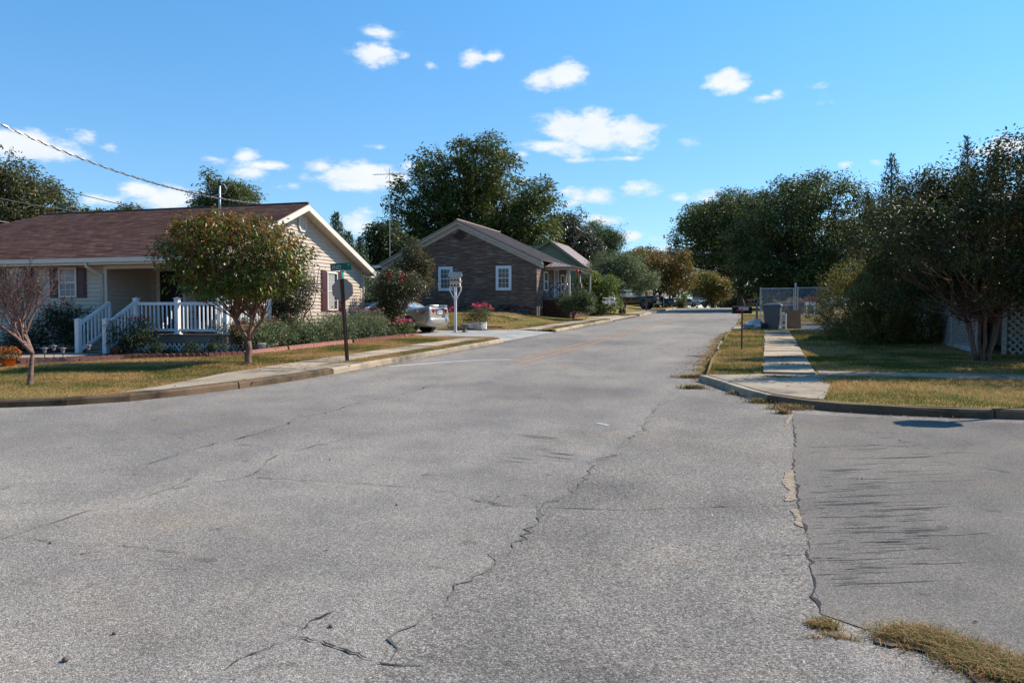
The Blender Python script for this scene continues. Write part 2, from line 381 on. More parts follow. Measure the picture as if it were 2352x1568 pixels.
def fast_mesh(name, V, Fc, m, tint=None, smooth=False):
    """V (n,3), Fc (k,3|4) as numpy; tint (n,3) per vertex"""
    me = bpy.data.meshes.new(name); n = len(V); k, c = Fc.shape
    me.vertices.add(n); me.vertices.foreach_set('co', V.astype(np.float32).ravel())
    me.loops.add(k * c); me.loops.foreach_set('vertex_index', Fc.astype(np.int32).ravel())
    me.polygons.add(k); me.polygons.foreach_set('loop_start', np.arange(0, k * c, c, dtype=np.int32)); me.polygons.foreach_set('loop_total', np.full(k, c, dtype=np.int32))
    if smooth: me.polygons.foreach_set('use_smooth', np.ones(k, dtype=bool))
    me.update(calc_edges=True)
    if tint is not None:
        a = me.color_attributes.new('tint', 'FLOAT_COLOR', 'POINT'); t4 = np.ones((n, 4), np.float32); t4[:, :3] = tint
        a.data.foreach_set('color', t4.ravel())
    me.materials.append(m); return me
def fast_obj(name, me, parent=None, kind=None):
    o = bpy.data.objects.new(name, me); link(o, parent)
    if kind: o['kind'] = kind
    return o

def unit(a): return a / np.maximum(1e-9, np.linalg.norm(a, axis=1, keepdims=True))
def leaves_at(P, N, size, aspect=.45, fold=.35, droop=0.0, D=None, jitter=.35):
    """leaf quads: P positions, N facing hint, D tip direction hint"""
    n = len(P); s = size * (1 + jitter * (rng.random(n) * 2 - 1))
    N = unit(N + rng.normal(0, .45, (n, 3)))
    if D is None: D = rng.normal(0, 1, (n, 3)); 
    D = D + rng.normal(0, .35, (n, 3)); D[:, 2] -= droop
    D = unit(D - N * np.sum(D * N, axis=1, keepdims=True)); S = np.cross(N, D)
    w = (s * aspect)[:, None]; l = s[:, None]
    mid = P + D * l * .5; up = N * w * fold
    V = np.empty((n, 4, 3)); V[:, 0] = P; V[:, 1] = mid + S * w * .5 + up; V[:, 2] = P + D * l; V[:, 3] = mid - S * w * .5 + up
    k = np.arange(n)[:, None] * 4
    Fc = np.concatenate([k + np.array([[0, 1, 2]]), k + np.array([[0, 2, 3]])], axis=0)
    return V.reshape(-1, 3), Fc
def tints(n, cols, w=None, var=.25):
    cols = np.array(cols, float); i = rng.choice(len(cols), n, p=None if w is None else np.array(w) / np.sum(w))
    c = cols[i] * (1 + var * (rng.random((n, 1)) * 2 - 1)); return np.clip(c, 0, 1)
def lumpy(centre, lobes, n, flat=.8, hollow=.45):
    """points in a cluster of lobes; lobes = (dx,dy,dz,r) ; more leaves near each lobe's skin"""
    L = np.array(lobes, float); w = L[:, 3] ** 2.3; idx = rng.choice(len(L), n, p=w / w.sum())
    d = unit(rng.normal(0, 1, (n, 3))); r = (hollow + (1 - hollow) * rng.random(n) ** .6)
    off = d * (L[idx, 3] * r)[:, None]; off[:, 2] *= flat
    return np.array(centre) + L[idx, :3] + off, d
def clumped(centre, lobes, n, per=26, cr=.28, flat=.8, hollow=.55):
    """leaf sprays: tight clumps whose centres fill the lobes, so that gaps stay between them"""
    m = max(1, n // per); C, d = lumpy(centre, lobes, m, flat, hollow)
    i = rng.integers(0, m, n); P = C[i] + rng.normal(0, 1, (n, 3)) * cr * np.array([1, 1, .6])
    N = d[i] * .6 + np.array([0, 0, .8]); return P, N, d[i]

def limb_mesh(paths, n=7):
    b = MB()
    for pts, rad in paths: b.tube(pts, rad, n)
    return b
def wiggle(a, b, k, amp, seed=0):
    a = Vector(a); b = Vector(b); r = random.Random(seed); out = []
    for i in range(k + 1):
        t = i / k; p = a.lerp(b, t)
        if 0 < i < k: p = p + Vector((r.uniform(-1, 1), r.uniform(-1, 1), r.uniform(-.4, .4))) * amp
        out.append(p)
    return out

def tree(name, label, base, lobes, n, leaf, cols, w=None, trunk_r=.2, trunk_h=2.0, cr=.3, per=26, group=None, cat='tree', barkm=None, lm=None, flat=.85,
         stems=1, aspect=.45, droop=.2, hollow=.5, fork=0.0, thin=1.0, splay=.35, leaf2=None, seed=1):
    """trunk and limbs that reach into every lobe, crown of leaf sprays; lobes are offsets from the base"""
    t = thing(name, label, cat, base, 0, group); barkm = barkm or bark; lm = lm or leafM
    R = random.Random(seed); paths = []
    for k in range(stems):
        a = 2 * PI * k / stems + .5; sp = splay if stems > 1 else 0
        foot = Vector((math.cos(a), math.sin(a), 0)) * (trunk_r * .9 if stems > 1 else 0)
        top = Vector((math.cos(a) * sp, math.sin(a) * sp, trunk_h))
        rr = trunk_r / (stems ** .5)
        if fork: foot = Vector((0, 0, fork + .15)); 
        pts = wiggle(foot - Vector((0, 0, .15)), top, 4, rr * .5, seed + k); paths.append((pts, [rr * 1.35, rr, rr * .9, rr * .85, rr * .8]))
        mine = [l for i, l in enumerate(lobes) if i % stems == k]
        for l in mine:
            e = Vector(l[:3]); start = pts[-1].lerp(pts[-2], R.random() * .8)
            p = wiggle(start, e, 4, (e - start).length * .07, R.randint(0, 999)); r0 = min(rr * .62, .05 + l[3] * .07) * thin
            paths.append((p, [r0, r0 * .8, r0 * .6, r0 * .42, r0 * .2]))
            for q in range(3):
                s = p[2 + (q % 2)]; e2 = e + Vector((R.uniform(-1, 1), R.uniform(-1, 1), R.uniform(-.5, .9))) * l[3] * .75
                paths.append((wiggle(s, e2, 3, l[3] * .08, R.randint(0, 999)), [r0 * .4, r0 * .28, r0 * .18, r0 * .06]))
    if fork: paths.append((wiggle((.03, 0, -.15), (0, 0, fork + .02), 4, trunk_r * .2, seed), [trunk_r * 1.35, trunk_r * 1.1, trunk_r, trunk_r * .95, trunk_r * .9]))
    limb_mesh(paths).build('trunk', barkm, t, smooth=True)
    P, N, d = clumped((0, 0, 0), lobes, n, per, cr, flat, hollow)
    V, Fc = leaves_at(P, N, leaf, aspect, droop=droop, D=d)
    c = tints(n, cols, w); hgt = (P[:, 2:3] - P[:, 2].min()) / max(.1, np.ptp(P[:, 2]))
    if leaf2 is not None:      # autumn colour sits on the outer, upper leaves
        m = rng.random(n) < leaf2[1] * hgt[:, 0] ** 1.5; c[m] = tints(int(m.sum()), leaf2[0])
    fast_obj('crown', fast_mesh('crown', V, Fc, lm, np.repeat(c, 4, axis=0)), t, 'stuff')
    return t

def sheet(name, outline, hf, m, spacing=1.0, kind='structure', parent=None, uvz=0.0):
    """flat-ish surface with a free outline, draped on the height function hf"""
    pts = []
    n = len(outline)
    for i in range(n):
        a = Vector(outline[i]); b = Vector(outline[(i + 1) % n]); k = max(1, int((b - a).length / spacing))
        for j in range(k): pts.append(a.lerp(b, j / k))
    ne = len(pts); edges = [(i, (i + 1) % ne) for i in range(ne)]
    xs = [p.x for p in pts]; ys = [p.y for p in pts]
    def inside(x, y):
        c = False; j = ne - 1
        for i in range(ne):
            if (pts[i].y > y) != (pts[j].y > y) and x < (pts[j].x - pts[i].x) * (y - pts[i].y) / (pts[j].y - pts[i].y) + pts[i].x: c = not c
            j = i
        return c
    y = min(ys) + spacing * .5; allp = list(pts)
    while y < max(ys):
        x = min(xs) + spacing * .5
        while x < max(xs):
            if inside(x, y): allp.append(Vector((x, y)))
            x += spacing
        y += spacing
    r = geometry.delaunay_2d_cdt([Vector((p[0], p[1])) for p in allp], edges, [], 1, 1e-4)
    vs = [(v.x, v.y, hf(v.x, v.y) + uvz) for v in r[0]]; fs = []
    for f in r[2]:
        a, b, c = [Vector(vs[i]) for i in f[:3]]
        fs.append(tuple(f) if (b - a).cross(c - a).z > 0 else tuple(f)[::-1])
    o = MB().add(vs, fs).build(name, m, parent, smooth=True)
    if kind: o['kind'] = kind
    return o
def in_poly(P, poly):
    x = P[:, 0]; y = P[:, 1]; c = np.zeros(len(P), bool); j = len(poly) - 1
    for i in range(len(poly)):
        xi, yi = poly[i]; xj, yj = poly[j]
        m = ((yi > y) != (yj > y)) & (x < (xj - xi) * (y - yi) / (yj - yi + 1e-12) + xi); c ^= m; j = i
    return c

# ================================================================== GROUND, ROAD, KERBS, LAWNS
def base_ground():
    ys = [-600, -60, -20, 0, 10, 20, 30, 40, 50, 60, 70, 80, 88, 92, 96, 100, 104, 108, 130, 160, 200, 260, 400, 900, 2500]
    xs = [-2500, -600, -200, -100, -60, -30, -12, -5, 0, 6, 20, 60, 150, 600, 2500]
    v = [(x, y, T(max(-60, y)) - .06) for y in ys for x in xs]; w = len(xs)
    f = [(j * w + i, j * w + i + 1, (j + 1) * w + i + 1, (j + 1) * w + i) for j in range(len(ys) - 1) for i in range(w - 1)]
    MB().add(v, f).build('ground', turf, None, kind='structure')
base_ground()

# near side of the cross street behind the camera, crossing left to right, and the street that climbs away
road_poly = [(-70, -6.5), (70, -6.5), (70, 12.25), (3.2, 12.3), (1.6, 12.3), (.57, 12.6), (0.03, 13.1), (-.37, 13.9), (-.9, 15.3), (-1.18, 16.0), (-1.3, 18), (-1.45, 21), (-1.35, 23.5), (-1.5, 26), (-1.42, 28.5), (-1.6, 31), (-1.5, 35), (-1.5, 60), (-1.6, 90), (-2, 108), (-6, 150), (-14, 150), (-10, 108), (-9.2, 90), (-8.9, 60), (-8.8, 45),
             (-8.75, 16), (-8.75, 14.6), (-9.05, 12.67), (-9.3, 11.61), (-9.7, 10.71), (-10.3, 10.1), (-11.1, 9.65), (-12.3, 9.3), (-14, 9.1), (-70, 9.1)]
sheet('road', road_poly, lambda x, y: T(y), asphalt, 2.5)

# kerb lines (inner edge of the lawn side)
KL = [(-70, 9.1), (-14, 9.1), (-12.3, 9.25), (-11.0, 9.6), (-10.2, 10.05), (-9.6, 10.72), (-9.24, 11.6), (-8.97, 12.67), (-8.75, 14.3), (-8.7, 16), (-8.7, 18.4), (-8.7, 21.2), (-8.75, 27.6)]
KL2 = [(-8.75, 35.2), (-8.85, 42), (-8.95, 50.5)]
KL3 = [(-9.1, 63), (-9.3, 75), (-9.6, 90), (-10, 108)]
KR = [(-1.2, 15.9), (-.85, 15.1), (-.37, 13.85), (.03, 13.02), (.57, 12.48), (1.0, 12.25), (1.65, 12.1), (2.45, 12.05), (3.3, 12.1), (70, 12.1)]
KR2 = [(-1.35, 24.5), (-1.45, 28.5)]
KR3 = [(-1.45, 37.5), (-1.5, 60), (-1.7, 90)]
def resample(line, step):
    out = []; L = [Vector(p) for p in line]
    for a, b in zip(L[:-1], L[1:]):
        k = max(1, int(round((b - a).length / step)))
        for j in range(k): out.append(a.lerp(b, j / k))
    out.append(L[-1]); return out
kerb = None
def kerb_run(line, side, h=.115, w=.16, piece=2.8, far=None, tone=.0):
    """kerb stones laid end to end; side = +1 when the lawn lies to the left of the walking direction"""
    global kerb
    pts = resample(line, .45); acc = []; run = 0; R = random.Random(int(line[0][0] * 10))
    segs = []; cur = [pts[0]]
    for a, b in zip(pts[:-1], pts[1:]):
        cur.append(b); run += (b - a).length
        if run > piece: segs.append(cur); cur = [b]; run = 0
    if len(cur) > 1: segs.append(cur)
    for sg in segs:
        if far and sg[0].y > far: continue
        if abs(sg[0].x) > 22: continue
        b = MB(); dz = R.uniform(-.012, .012); dx = R.uniform(-.012, .012); n = len(sg); rows = []
        for i, p in enumerate(sg):
            d = (sg[min(i + 1, n - 1)] - sg[max(i - 1, 0)]).normalized(); nr = Vector((-d.y, d.x)) * side
            q = p.copy()
            if i == 0: q = p + d * .008
            if i == n - 1: q = p - d * .008
            z = T(q.y); hh = h + dz
            sec = [(0.0 + dx, -.08), (0.012 + dx, hh - .03), (.035 + dx, hh), (w, hh + .004), (w, -.08)]
            rows.append([(q.x + nr.x * o_, q.y + nr.y * o_, z + zz + R.uniform(-.003, .003)) for o_, zz in sec])
        vs = [v for r_ in rows for v in r_]; fs = []
        for i in range(n - 1):
            for j in range(4):
                f = (i * 5 + j, i * 5 + j + 1, (i + 1) * 5 + j + 1, (i + 1) * 5 + j); fs.append(f if side < 0 else f[::-1])
        fs += [(0, 1, 2, 3, 4), tuple((n - 1) * 5 + j for j in (4, 3, 2, 1, 0))]
        b.add(vs, fs)
        if kerb is None: kerb = thing_struct('kerb')
        b.build('kerb_stone', conc_d if (side > 0 and sg[0].y < 13.5) else conc_p if R.random() < .3 else conc, kerb)  # near kerb runs: gutter stains and shade both put into a darker concrete
def thing_struct(name):
    o = bpy.data.objects.new(name, None); COL.objects.link(o); o['kind'] = 'structure'; return o
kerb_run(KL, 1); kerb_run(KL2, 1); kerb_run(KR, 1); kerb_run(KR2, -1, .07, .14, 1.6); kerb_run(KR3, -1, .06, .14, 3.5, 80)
kerb_run(KL3, 1, .1, .15, 4)

# lawns
lawnL_poly = [(-70, 9.26), (-14, 9.26), (-12.35, 9.41), (-11.08, 9.75), (-10.3, 10.18), (-9.75, 10.8), (-9.4, 11.66), (-9.13, 12.7), (-8.91, 14.3), (-8.86, 16), (-8.87, 27.65), (-9.5, 28.22), (-10.5, 28.44), (-10.5, 34.36), (-9.5, 34.68), (-8.91, 35.15), (-9.11, 50.5), (-9.6, 51.5), (-10.8, 53.1), (-10.8, 59), (-9.6, 61.5), (-9.25, 63), (-9.45, 75), (-10.5, 76.6), (-10.6, 80.5), (-9.6, 82.4), (-9.75, 90), (-10.2, 112), (-70, 112)]
lawnR_poly = [(-1.05, 16.0), (-.7, 15.15), (-.22, 13.95), (.15, 13.13), (.66, 12.62), (1.05, 12.4), (1.67, 12.26), (70, 12.26), (70, 112), (-1.9, 112), (-1.6, 80), (-1.35, 40), (-1.38, 31), (-1.3, 28.5), (-1.2, 24.5), (-1.2, 20)]
def lawnz(x, y): return lawn(x, y) - .004
sheet('lawn', lawnL_poly, lawnz, turf, 2.0); sheet('lawn', lawnR_poly, lawnz, turf, 2.0)

# pavements: slabs laid one after another
def slab_run(root, x0, x1, y0, y1, step, m, gap=.02, drop=.0, skip=(), hz=.012, axis='y', jit=.01, seed=3):
    R = random.Random(seed); a = y0 if axis == 'y' else x0; end = y1 if axis == 'y' else x1; i = 0
    while a < end - .2:
        b = min(end, a + step * R.uniform(.93, 1.07)); dz = R.uniform(-jit, jit); w = R.uniform(-.02, .02)
        if i not in skip:
            g = gap * R.uniform(.7, 1.6)
            if axis == 'y': P = [(x0 + w, a + g), (x1 + w, a + g + R.uniform(-.02, .02)), (x1 + w, b - g), (x0 + w, b - g + R.uniform(-.02, .02))]
            else: P = [(a + g, y0 + w), (b - g, y0 + w), (b - g, y1 + w), (a + g, y1 + w)]
            bb = MB(); bb.add([(x, y, lawn(x, y) - .10) for x, y in P] + [(x, y, lawn(x, y) + hz + dz) for x, y in P], [(4, 5, 6, 7), (0, 1, 5, 4), (1, 2, 6, 5), (2, 3, 7, 6), (3, 0, 4, 7)])
            bb.build('slab', m[i % len(m)], root)
        a = b; i += 1
pave = thing_struct('pavement')
slab_run(pave, -10.3, -9.42, 15.3, 27.7, 1.55, [conc, conc_p, conc], .008)
slab_run(pave, -10.4, -9.5, 34.6, 50.5, 1.55, [conc, conc, conc_p], .008, seed=5)
slab_run(pave, -10.6, -9.6, 63, 84, 2.4, [conc_p, conc], .01, seed=6)
slab_run(pave, 0.0, .93, 16.35, 35.2, 2.05, [conc, conc_p, conc], .07, hz=.02, jit=.02, seed=8)
slab_run(pave, .98, 14, 16.35, 17.15, 1.6, [conc_p, conc], .01, axis='x', seed=9)
# corner aprons
def apron(name, poly, m, dz=.006, sp=.8, parent=None):
    return sheet(name, poly, lambda x, y: lawn(x, y) + dz, m, sp, kind=None if parent else 'structure', parent=parent)
apron('pavement', [(-9.9, 10.7), (-9.5, 11.3), (-9.25, 12.4), (-8.98, 13.8), (-8.88, 15.2), (-8.88, 17.4), (-9.1, 17.2), (-9.42, 15.9), (-9.42, 15.25), (-10.3, 15.25), (-10.35, 14.2), (-10.1, 12.9), (-9.95, 11.9)], conc_p)
apron('pavement', [(-1.02, 15.95), (-.72, 15.2), (-.25, 13.98), (.12, 13.17), (.62, 12.68), (.82, 12.62), (1.0, 14.2), (1.15, 15.6), (1.02, 16.3), (0, 16.32), (-.5, 16.1)], conc_p)
# driveways
def slopedrive(x, y):
    t = sstep(-8.75, -10.2, x); return T(y) + .004 + (lawn(x, y) + .012 - T(y) - .004) * t
sheet('driveway', [(-8.8, 27.6), (-9.5, 28.2), (-10.4, 28.4), (-12.2, 28.6), (-13.2, 30.0), (-22, 30.1), (-22, 33.2), (-12.6, 33.2), (-11.2, 34.0), (-10.4, 34.4), (-9.5, 34.7), (-8.8, 35.2)], slopedrive, conc_l, .8)
sheet('driveway', [(-8.98, 50.6), (-9.6, 51.5), (-11, 53.2), (-15.6, 54.5), (-15.6, 57.5), (-11.2, 58.5), (-9.6, 61.5), (-9.12, 63)], slopedrive, conc, 1.2)
sheet('driveway', [(-9.4, 75), (-10.5, 76.5), (-20, 77), (-20, 80.5), (-10.5, 80.5), (-9.5, 82.5)], lambda x, y: slopedrive(x, y), conc_p, 1.5)
sheet('path', [(-10.45, 43.6), (-10.45, 44.4), (-19, 45.6), (-19, 44.9)], lambda x, y: lawn(x, y) + .008, conc, 1.0)
# gravel strip at the gate on the right
sheet('gravel_drive', [(-1.35, 36.7), (-.6, 36.4), (1.2, 36.4), (7, 37.8), (7, 41.6), (1.2, 41.4), (-1.35, 39.5)], lambda x, y: lawn(x, y) + .008, gravel, 1.0)
sheet('path', [(1.6, 44.5), (9, 47), (9, 48), (1.6, 45.6)], lambda x, y: lawn(x, y) + .008, conc, 1.5)

# older repairs: a coarser patch right of the long seam, a smoother darker one beyond the open crack
asph_b = asphalt_mat('asphalt_coarse', .94, 115, .85); asph_c = asphalt_mat('asphalt_dark', .80, 150, .6)
SEAM = [(700, 1720), (880, 1528), (900, 1490), (940, 1455), (980, 1420), (1020, 1380), (1080, 1335), (1140, 1290), (1190, 1245), (1230, 1195), (1250, 1160), (1300, 1140), (1340, 1105), (1375, 1060), (1430, 1020), (1470, 990), (1490, 960), (1520, 925), (1575, 905)]
LONGC = [(1818, 948), (1822, 975), (1826, 1010), (1822, 1050), (1822, 1085), (1832, 1120), (1828, 1160), (1836, 1185), (1848, 1215), (1858, 1260), (1862, 1300), (1872, 1350), (1885, 1410), (1905, 1450)]
def jag(P, amp, seed):
    R = random.Random(seed); out = []
    for a, b in zip(P[:-1], P[1:]):
        k = max(1, int((b - a).length / .12))
        for j in range(k): q = a.lerp(b, j / k); out.append((q[0] + R.gauss(0, amp), q[1] + R.gauss(0, amp)))
    return out
seam_xy = jag([ground_at(*p) for p in SEAM], .03, 2); lc_xy = jag([ground_at(*p) for p in LONGC], .006, 3)
sheet('road_patch', seam_xy + [(-.55, 12.9), (.1, 12.0)] + lc_xy + [(.45, 3.4), (.3, 1.0), (-1.2, 1.0)], lambda x, y: T(y) + .003, asph_b, .8)
sheet('road_patch', lc_xy[::-1] + [(.55, 11.9), (1.6, 11.75), (4.2, 11.7), (4.9, 9.5), (4.6, 7.0), (3.6, 4.6), (2.0, 3.9), (1.2, 4.02), (.95, 4.15), (.6, 4.25)], lambda x, y: T(y) + .0045, asph_c, .8)

# painted lines (thin sheets a few millimetres over the asphalt)
yel = mat('faded_orange_paint', (.33, .19, .095), .85, var=.3, nscale=9); wht = mat('faded_white_paint', (.55, .55, .53), .8, var=.25, nscale=9)
def strip(name, pts, w, m, dz=.005, parent=None, kind='structure', jit=0.0):
    P = [Vector((p[0], p[1])) for p in pts]; vs = []; R = random.Random(len(pts)); sd = P[0].x * 3.1 + P[0].y * 1.7
    for i, p in enumerate(P):
        d = (P[min(i + 1, len(P) - 1)] - P[max(i - 1, 0)]).normalized(); nn = Vector((-d.y, d.x)); ww = w * (1 + jit * R.uniform(-1, 1)) / 2
        if jit > .6: ww *= max(.25, min(1.7, 1.05 + 2.0 * mnoise.noise(Vector((i * .23, sd, 0)))))
        if jit > .6 and i in (0, len(P) - 1): ww *= .15
        for s_ in (ww, -ww): vs.append((p.x + nn.x * s_, p.y + nn.y * s_, T(p.y + nn.y * s_) + dz))
    fs = [(2 * i, 2 * i + 1, 2 * i + 3, 2 * i + 2) for i in range(len(P) - 1)]
    return (vs, fs)
def strip_obj(name, pts, w, m, **k):
    vs, fs = strip(name, pts, w, m, **k); return MB().add(vs, fs).build(name, m, None, kind='structure')
for dx in (0, .36):
    strip_obj('road_marking', [(-5.86 + dx + .0 * t, 18.8 + t) for t in np.linspace(0, 82, 60)], .11, yel)
strip_obj('road_marking', [(-8.35, 17.5), (-7.9, 18.35), (-7.4, 19.15), (-7.05, 19.6), (-6.6, 19.95), (-6.15, 20.05)], .13, wht)
strip_obj('road_marking', [ground_at(1370, 971)[:2], ground_at(1398, 977)[:2]], .03, wht, jit=.5)

# cracks and scored grooves in the asphalt: narrow dark seams
crackM = mat('crack_fill', (.032, .029, .026), .95, var=.4, nscale=6)
crackL = mat('worn_seam', (.125, .118, .108), .95, var=.3, nscale=6)
def crack_pts(pix, R, step=.07, amp=.012):
    P = [ground_at(*p) for p in pix]; out = []
    for a, b in zip(P[:-1], P[1:]):
        k = max(1, int((b - a).length / step)); dv = (b - a).normalized(); n = Vector((-dv.y, dv.x, 0))
        for j in range(k): out.append(a.lerp(b, j / k) + n * R.gauss(0, amp))
    out.append(P[-1]); return out
cb = MB(); cl = MB(); Rk = random.Random(5)
def crack(pix, w, B=None, amp=.012, step=.07):
    vs, fs = strip('', crack_pts(pix, Rk, step, amp), w, None, dz=.0075, jit=.75); (B or cb).add(vs, fs)
crack([(1818, 948), (1822, 975), (1826, 1010), (1822, 1050), (1822, 1085), (1832, 1120), (1828, 1160), (1836, 1185), (1848, 1215), (1858, 1260), (1862, 1300), (1872, 1350), (1885, 1410)], .011, amp=.010)
crack([(1100, 1142), (1130, 1155), (1180, 1163), (1240, 1166), (1320, 1169), (1420, 1172), (1540, 1169), (1660, 1166), (1770, 1163), (1828, 1161)], .006)
crack([(580, 1096), (700, 1104), (850, 1112), (960, 1120), (1050, 1135), (1100, 1152), (1180, 1166)], .005)
crack([(0, 1108), (40, 1110), (150, 1110), (300, 1117), (400, 1114), (480, 1108), (560, 1098), (600, 1080), (612, 1060), (640, 1045), (720, 1025), (800, 1008)], .006)
crack([(330, 1070), (430, 1035), (560, 1005), (660, 975), (680, 960), (760, 946), (840, 920), (930, 905), (1010, 880)], .008, amp=.02)
crack([(700, 912), (780, 914), (840, 921)], .006)
crack([(0, 1232), (80, 1237), (110, 1246), (200, 1250), (330, 1258), (420, 1271)], .005)
crack([(770, 1405), (720, 1425), (690, 1450), (665, 1465), (740, 1472), (790, 1495), (850, 1515), (880, 1528), (980, 1530)], .007, amp=.008, step=.04)
crack([(640, 1478), (560, 1510), (500, 1550)], .006, amp=.008, step=.04)
crack([(880, 1520), (900, 1490), (940, 1455), (980, 1420), (1020, 1380), (1080, 1335), (1140, 1290), (1190, 1245), (1230, 1195), (1250, 1160), (1300, 1140), (1340, 1105), (1375, 1060), (1430, 1020), (1470, 990), (1490, 960), (1520, 925)], .009, cl, amp=.04)
crack([(440, 1095), (420, 1110), (340, 1140), (180, 1180), (0, 1240)], .005, cl)
crack([(860, 960), (980, 972), (1100, 978), (1200, 985)], .006, cl)
crack([(2140, 1060), (2240, 1072), (2352, 1090)], .006, cl)
for i in range(230):     # grooves scored to the right of the long crack
    py = 960 + 390 * Rk.random() ** .8; x0 = 1845 + Rk.uniform(0, 260) * (1 if py < 1300 else .5); L = Rk.uniform(15, 60) + 170 * Rk.random() ** 3
    crack([(x0, py), (x0 + L * .5, py - L * .012), (x0 + L, py - L * .035)], Rk.choice([.003, .004, .006, .009]), cb if Rk.random() < .3 else cl, amp=.003, step=.12)
for i in range(22):
    py = 1165 + 200 * Rk.random(); x0 = 1785 + Rk.uniform(0, 35)
    crack([(x0, py + 3), (x0 + Rk.uniform(8, 60), py + Rk.uniform(-2, 2))], Rk.choice([.003, .005, .008]), Rk.choice([cb, cl, cl]), amp=.004, step=.04)
for i in range(60):     # scored patch in the middle of the carriageway
    t = Rk.random(); py = 985 + 75 * t; x0 = 1190 - 60 * t + Rk.uniform(0, 120); L = Rk.uniform(20, 120)
    crack([(x0, py), (x0 + L, py + L * .09)], Rk.choice([.005, .008, .011]), cl if Rk.random() < .75 else cb, amp=.004, step=.15)
cb.build('road_cracks', crackM, None, kind='structure'); cl.build('road_cracks', crackL, None, kind='structure')
# pale spalled patch beside the crack, sunk and filled with sand
sand = mat('sand_and_straw', (.30, .235, .17), .95, var=.4, nscale=30, bmp=.6)
def blotch(pix, m, dz=.009, seed=1):
    R = random.Random(seed); P = [ground_at(*p) for p in pix]; out = []
    for a, b in zip(P, P[1:] + P[:1]):
        k = max(2, int((b - a).length / .03))
        for j in range(k): out.append(a.lerp(b, j / k) + Vector((R.gauss(0, .006), R.gauss(0, .01), 0)))
    MB().add([(p.x, p.y, T(p.y) + dz) for p in out], [tuple(range(len(out)))[::-1]]).build('road_patch', m, None, kind='structure')
for k_, px_ in enumerate([[(1806, 1082), (1822, 1080), (1826, 1120), (1829, 1150), (1800, 1152), (1812, 1125), (1795, 1110)], [(1815, 1172), (1833, 1170), (1840, 1195), (1845, 1212), (1822, 1205), (1828, 1190)], [(1815, 952), (1824, 950), (1819, 964), (1800, 985), (1806, 966)]]):
    blotch(px_, sand, seed=k_)
# pebbles and acorns on the asphalt
pebM = mat('pebble', (.16, .12, .11), .8, var=.4)
for (px, py, r, lb) in [(151, 1518, .018, 'largest pale pebble with a dark shadow low at the left of the asphalt'), (263, 1456, .012, 'dark pebble up and right of the largest pale one'), (760, 1440, .013, 'pointed grey pebble near the branching cracks at the bottom'), (911, 1160, .011, 'dark pebble in the middle of the asphalt above the long crosswise crack'), (116, 1248, .012, 'brown pebble touching the thin crack at the far left'), (1758, 1387, .006, 'tiny dark pebble left of the long open crack, near the grass tuft'), (1500, 1260, .008, 'small dark pebble below the long crosswise crack')]:
    g = ground_at(px, py); b = MB().lathe([(r * .3, -.0), (r * .9, r * .3), (r, r * .6), (r * .6, r * 1.1), (r * .15, r * 1.3)], 8); o = b.build('pebble', pebM, None, smooth=True)
    o.location = (g.x, g.y, T(g.y)); tag(o, lb, 'pebble', 'pebbles scattered on the asphalt')

# ------------------------------------------------------------------ grass
def grass_field(name, poly, n, hgt, exclude=(), zf=lawn, cols=None, w=None, lean=.5, width=.006, yellow=True, tan=.52):
    xs = [p[0] for p in poly]; ys = [p[1] for p in poly]; out = np.zeros((0, 2))
    P = np.column_stack([rng.uniform(min(xs), max(xs), n * 3), rng.uniform(min(ys), max(ys), n * 3)])
    P = P[in_poly(P, poly)]
    for e in exclude: P = P[~in_poly(P, e)]
    P = P[:n]; n = len(P)
    z = np.array([zf(x, y) for x, y in P]) - .003; a = rng.random(n) * 2 * PI; h = hgt * (.5 + rng.random(n))
    w_ = width * (1 + .12 * np.maximum(0, P[:, 1] - 10))       # blades drawn a little wider far off
    B = np.column_stack([P, z]); S = np.column_stack([np.cos(a), np.sin(a), np.zeros(n)]) * w_[:, None] * .5
    tip = B + np.column_stack([rng.normal(0, lean, n) * h, rng.normal(0, lean, n) * h, h])
    V = np.stack([B - S, B + S, tip], axis=1).reshape(-1, 3); Fc = np.arange(3 * n).reshape(-1, 3)
    patch = np.array([mnoise.noise(Vector((x * .45, y * .45, 3.1))) + .5 * mnoise.noise(Vector((x * 1.7, y * 1.7, 9.1))) for x, y in P])
    g = tints(n, [(.14, .17, .035), (.20, .19, .05), (.10, .14, .03)]); s = tints(n, [(.42, .27, .11), (.48, .33, .15), (.36, .20, .08)])
    m = (rng.random(n) < np.clip(tan + patch * 1.7, .04, .98))[:, None]
    c = np.where(m, s, g); c = c * (1 + .35 * np.clip(patch * 1.2, -.8, .6))[:, None]; h2 = 1
    o = fast_obj(name, fast_mesh(name, V, Fc, grassM, np.repeat(c, 3, axis=0)), None, 'stuff'); return o
walkL = [(-10.36, 15.2), (-9.38, 15.2), (-9.38, 27.8), (-10.36, 27.8)]
apL = [(-9.9, 10.7), (-9.5, 11.3), (-9.25, 12.4), (-8.98, 13.8), (-8.8, 15.2), (-8.8, 17.2), (-9.1, 17.1), (-9.42, 15.9), (-9.42, 15.25), (-10.3, 15.25), (-10.35, 14.2), (-10.1, 12.9), (-9.95, 11.9)]
drv1 = [(-8.8, 27.6), (-9.5, 28.2), (-10.4, 28.4), (-12.2, 28.6), (-13.2, 30.0), (-22, 30.1), (-22, 33.2), (-12.6, 33.2), (-11.2, 34.0), (-10.4, 34.4), (-9.5, 34.7), (-8.8, 35.2)]
BED = [(-30, 14.2), (-16.4, 14.3), (-16.1, 14.75), (-15.65, 15.75), (-15.1, 16.6), (-14.4, 17.2), (-13.4, 17.7), (-12.95, 18.45), (-13.0, 19.6), (-13.0, 21.6), (-12.85, 24.0), (-12.6, 27.9), (-30, 27.9)]
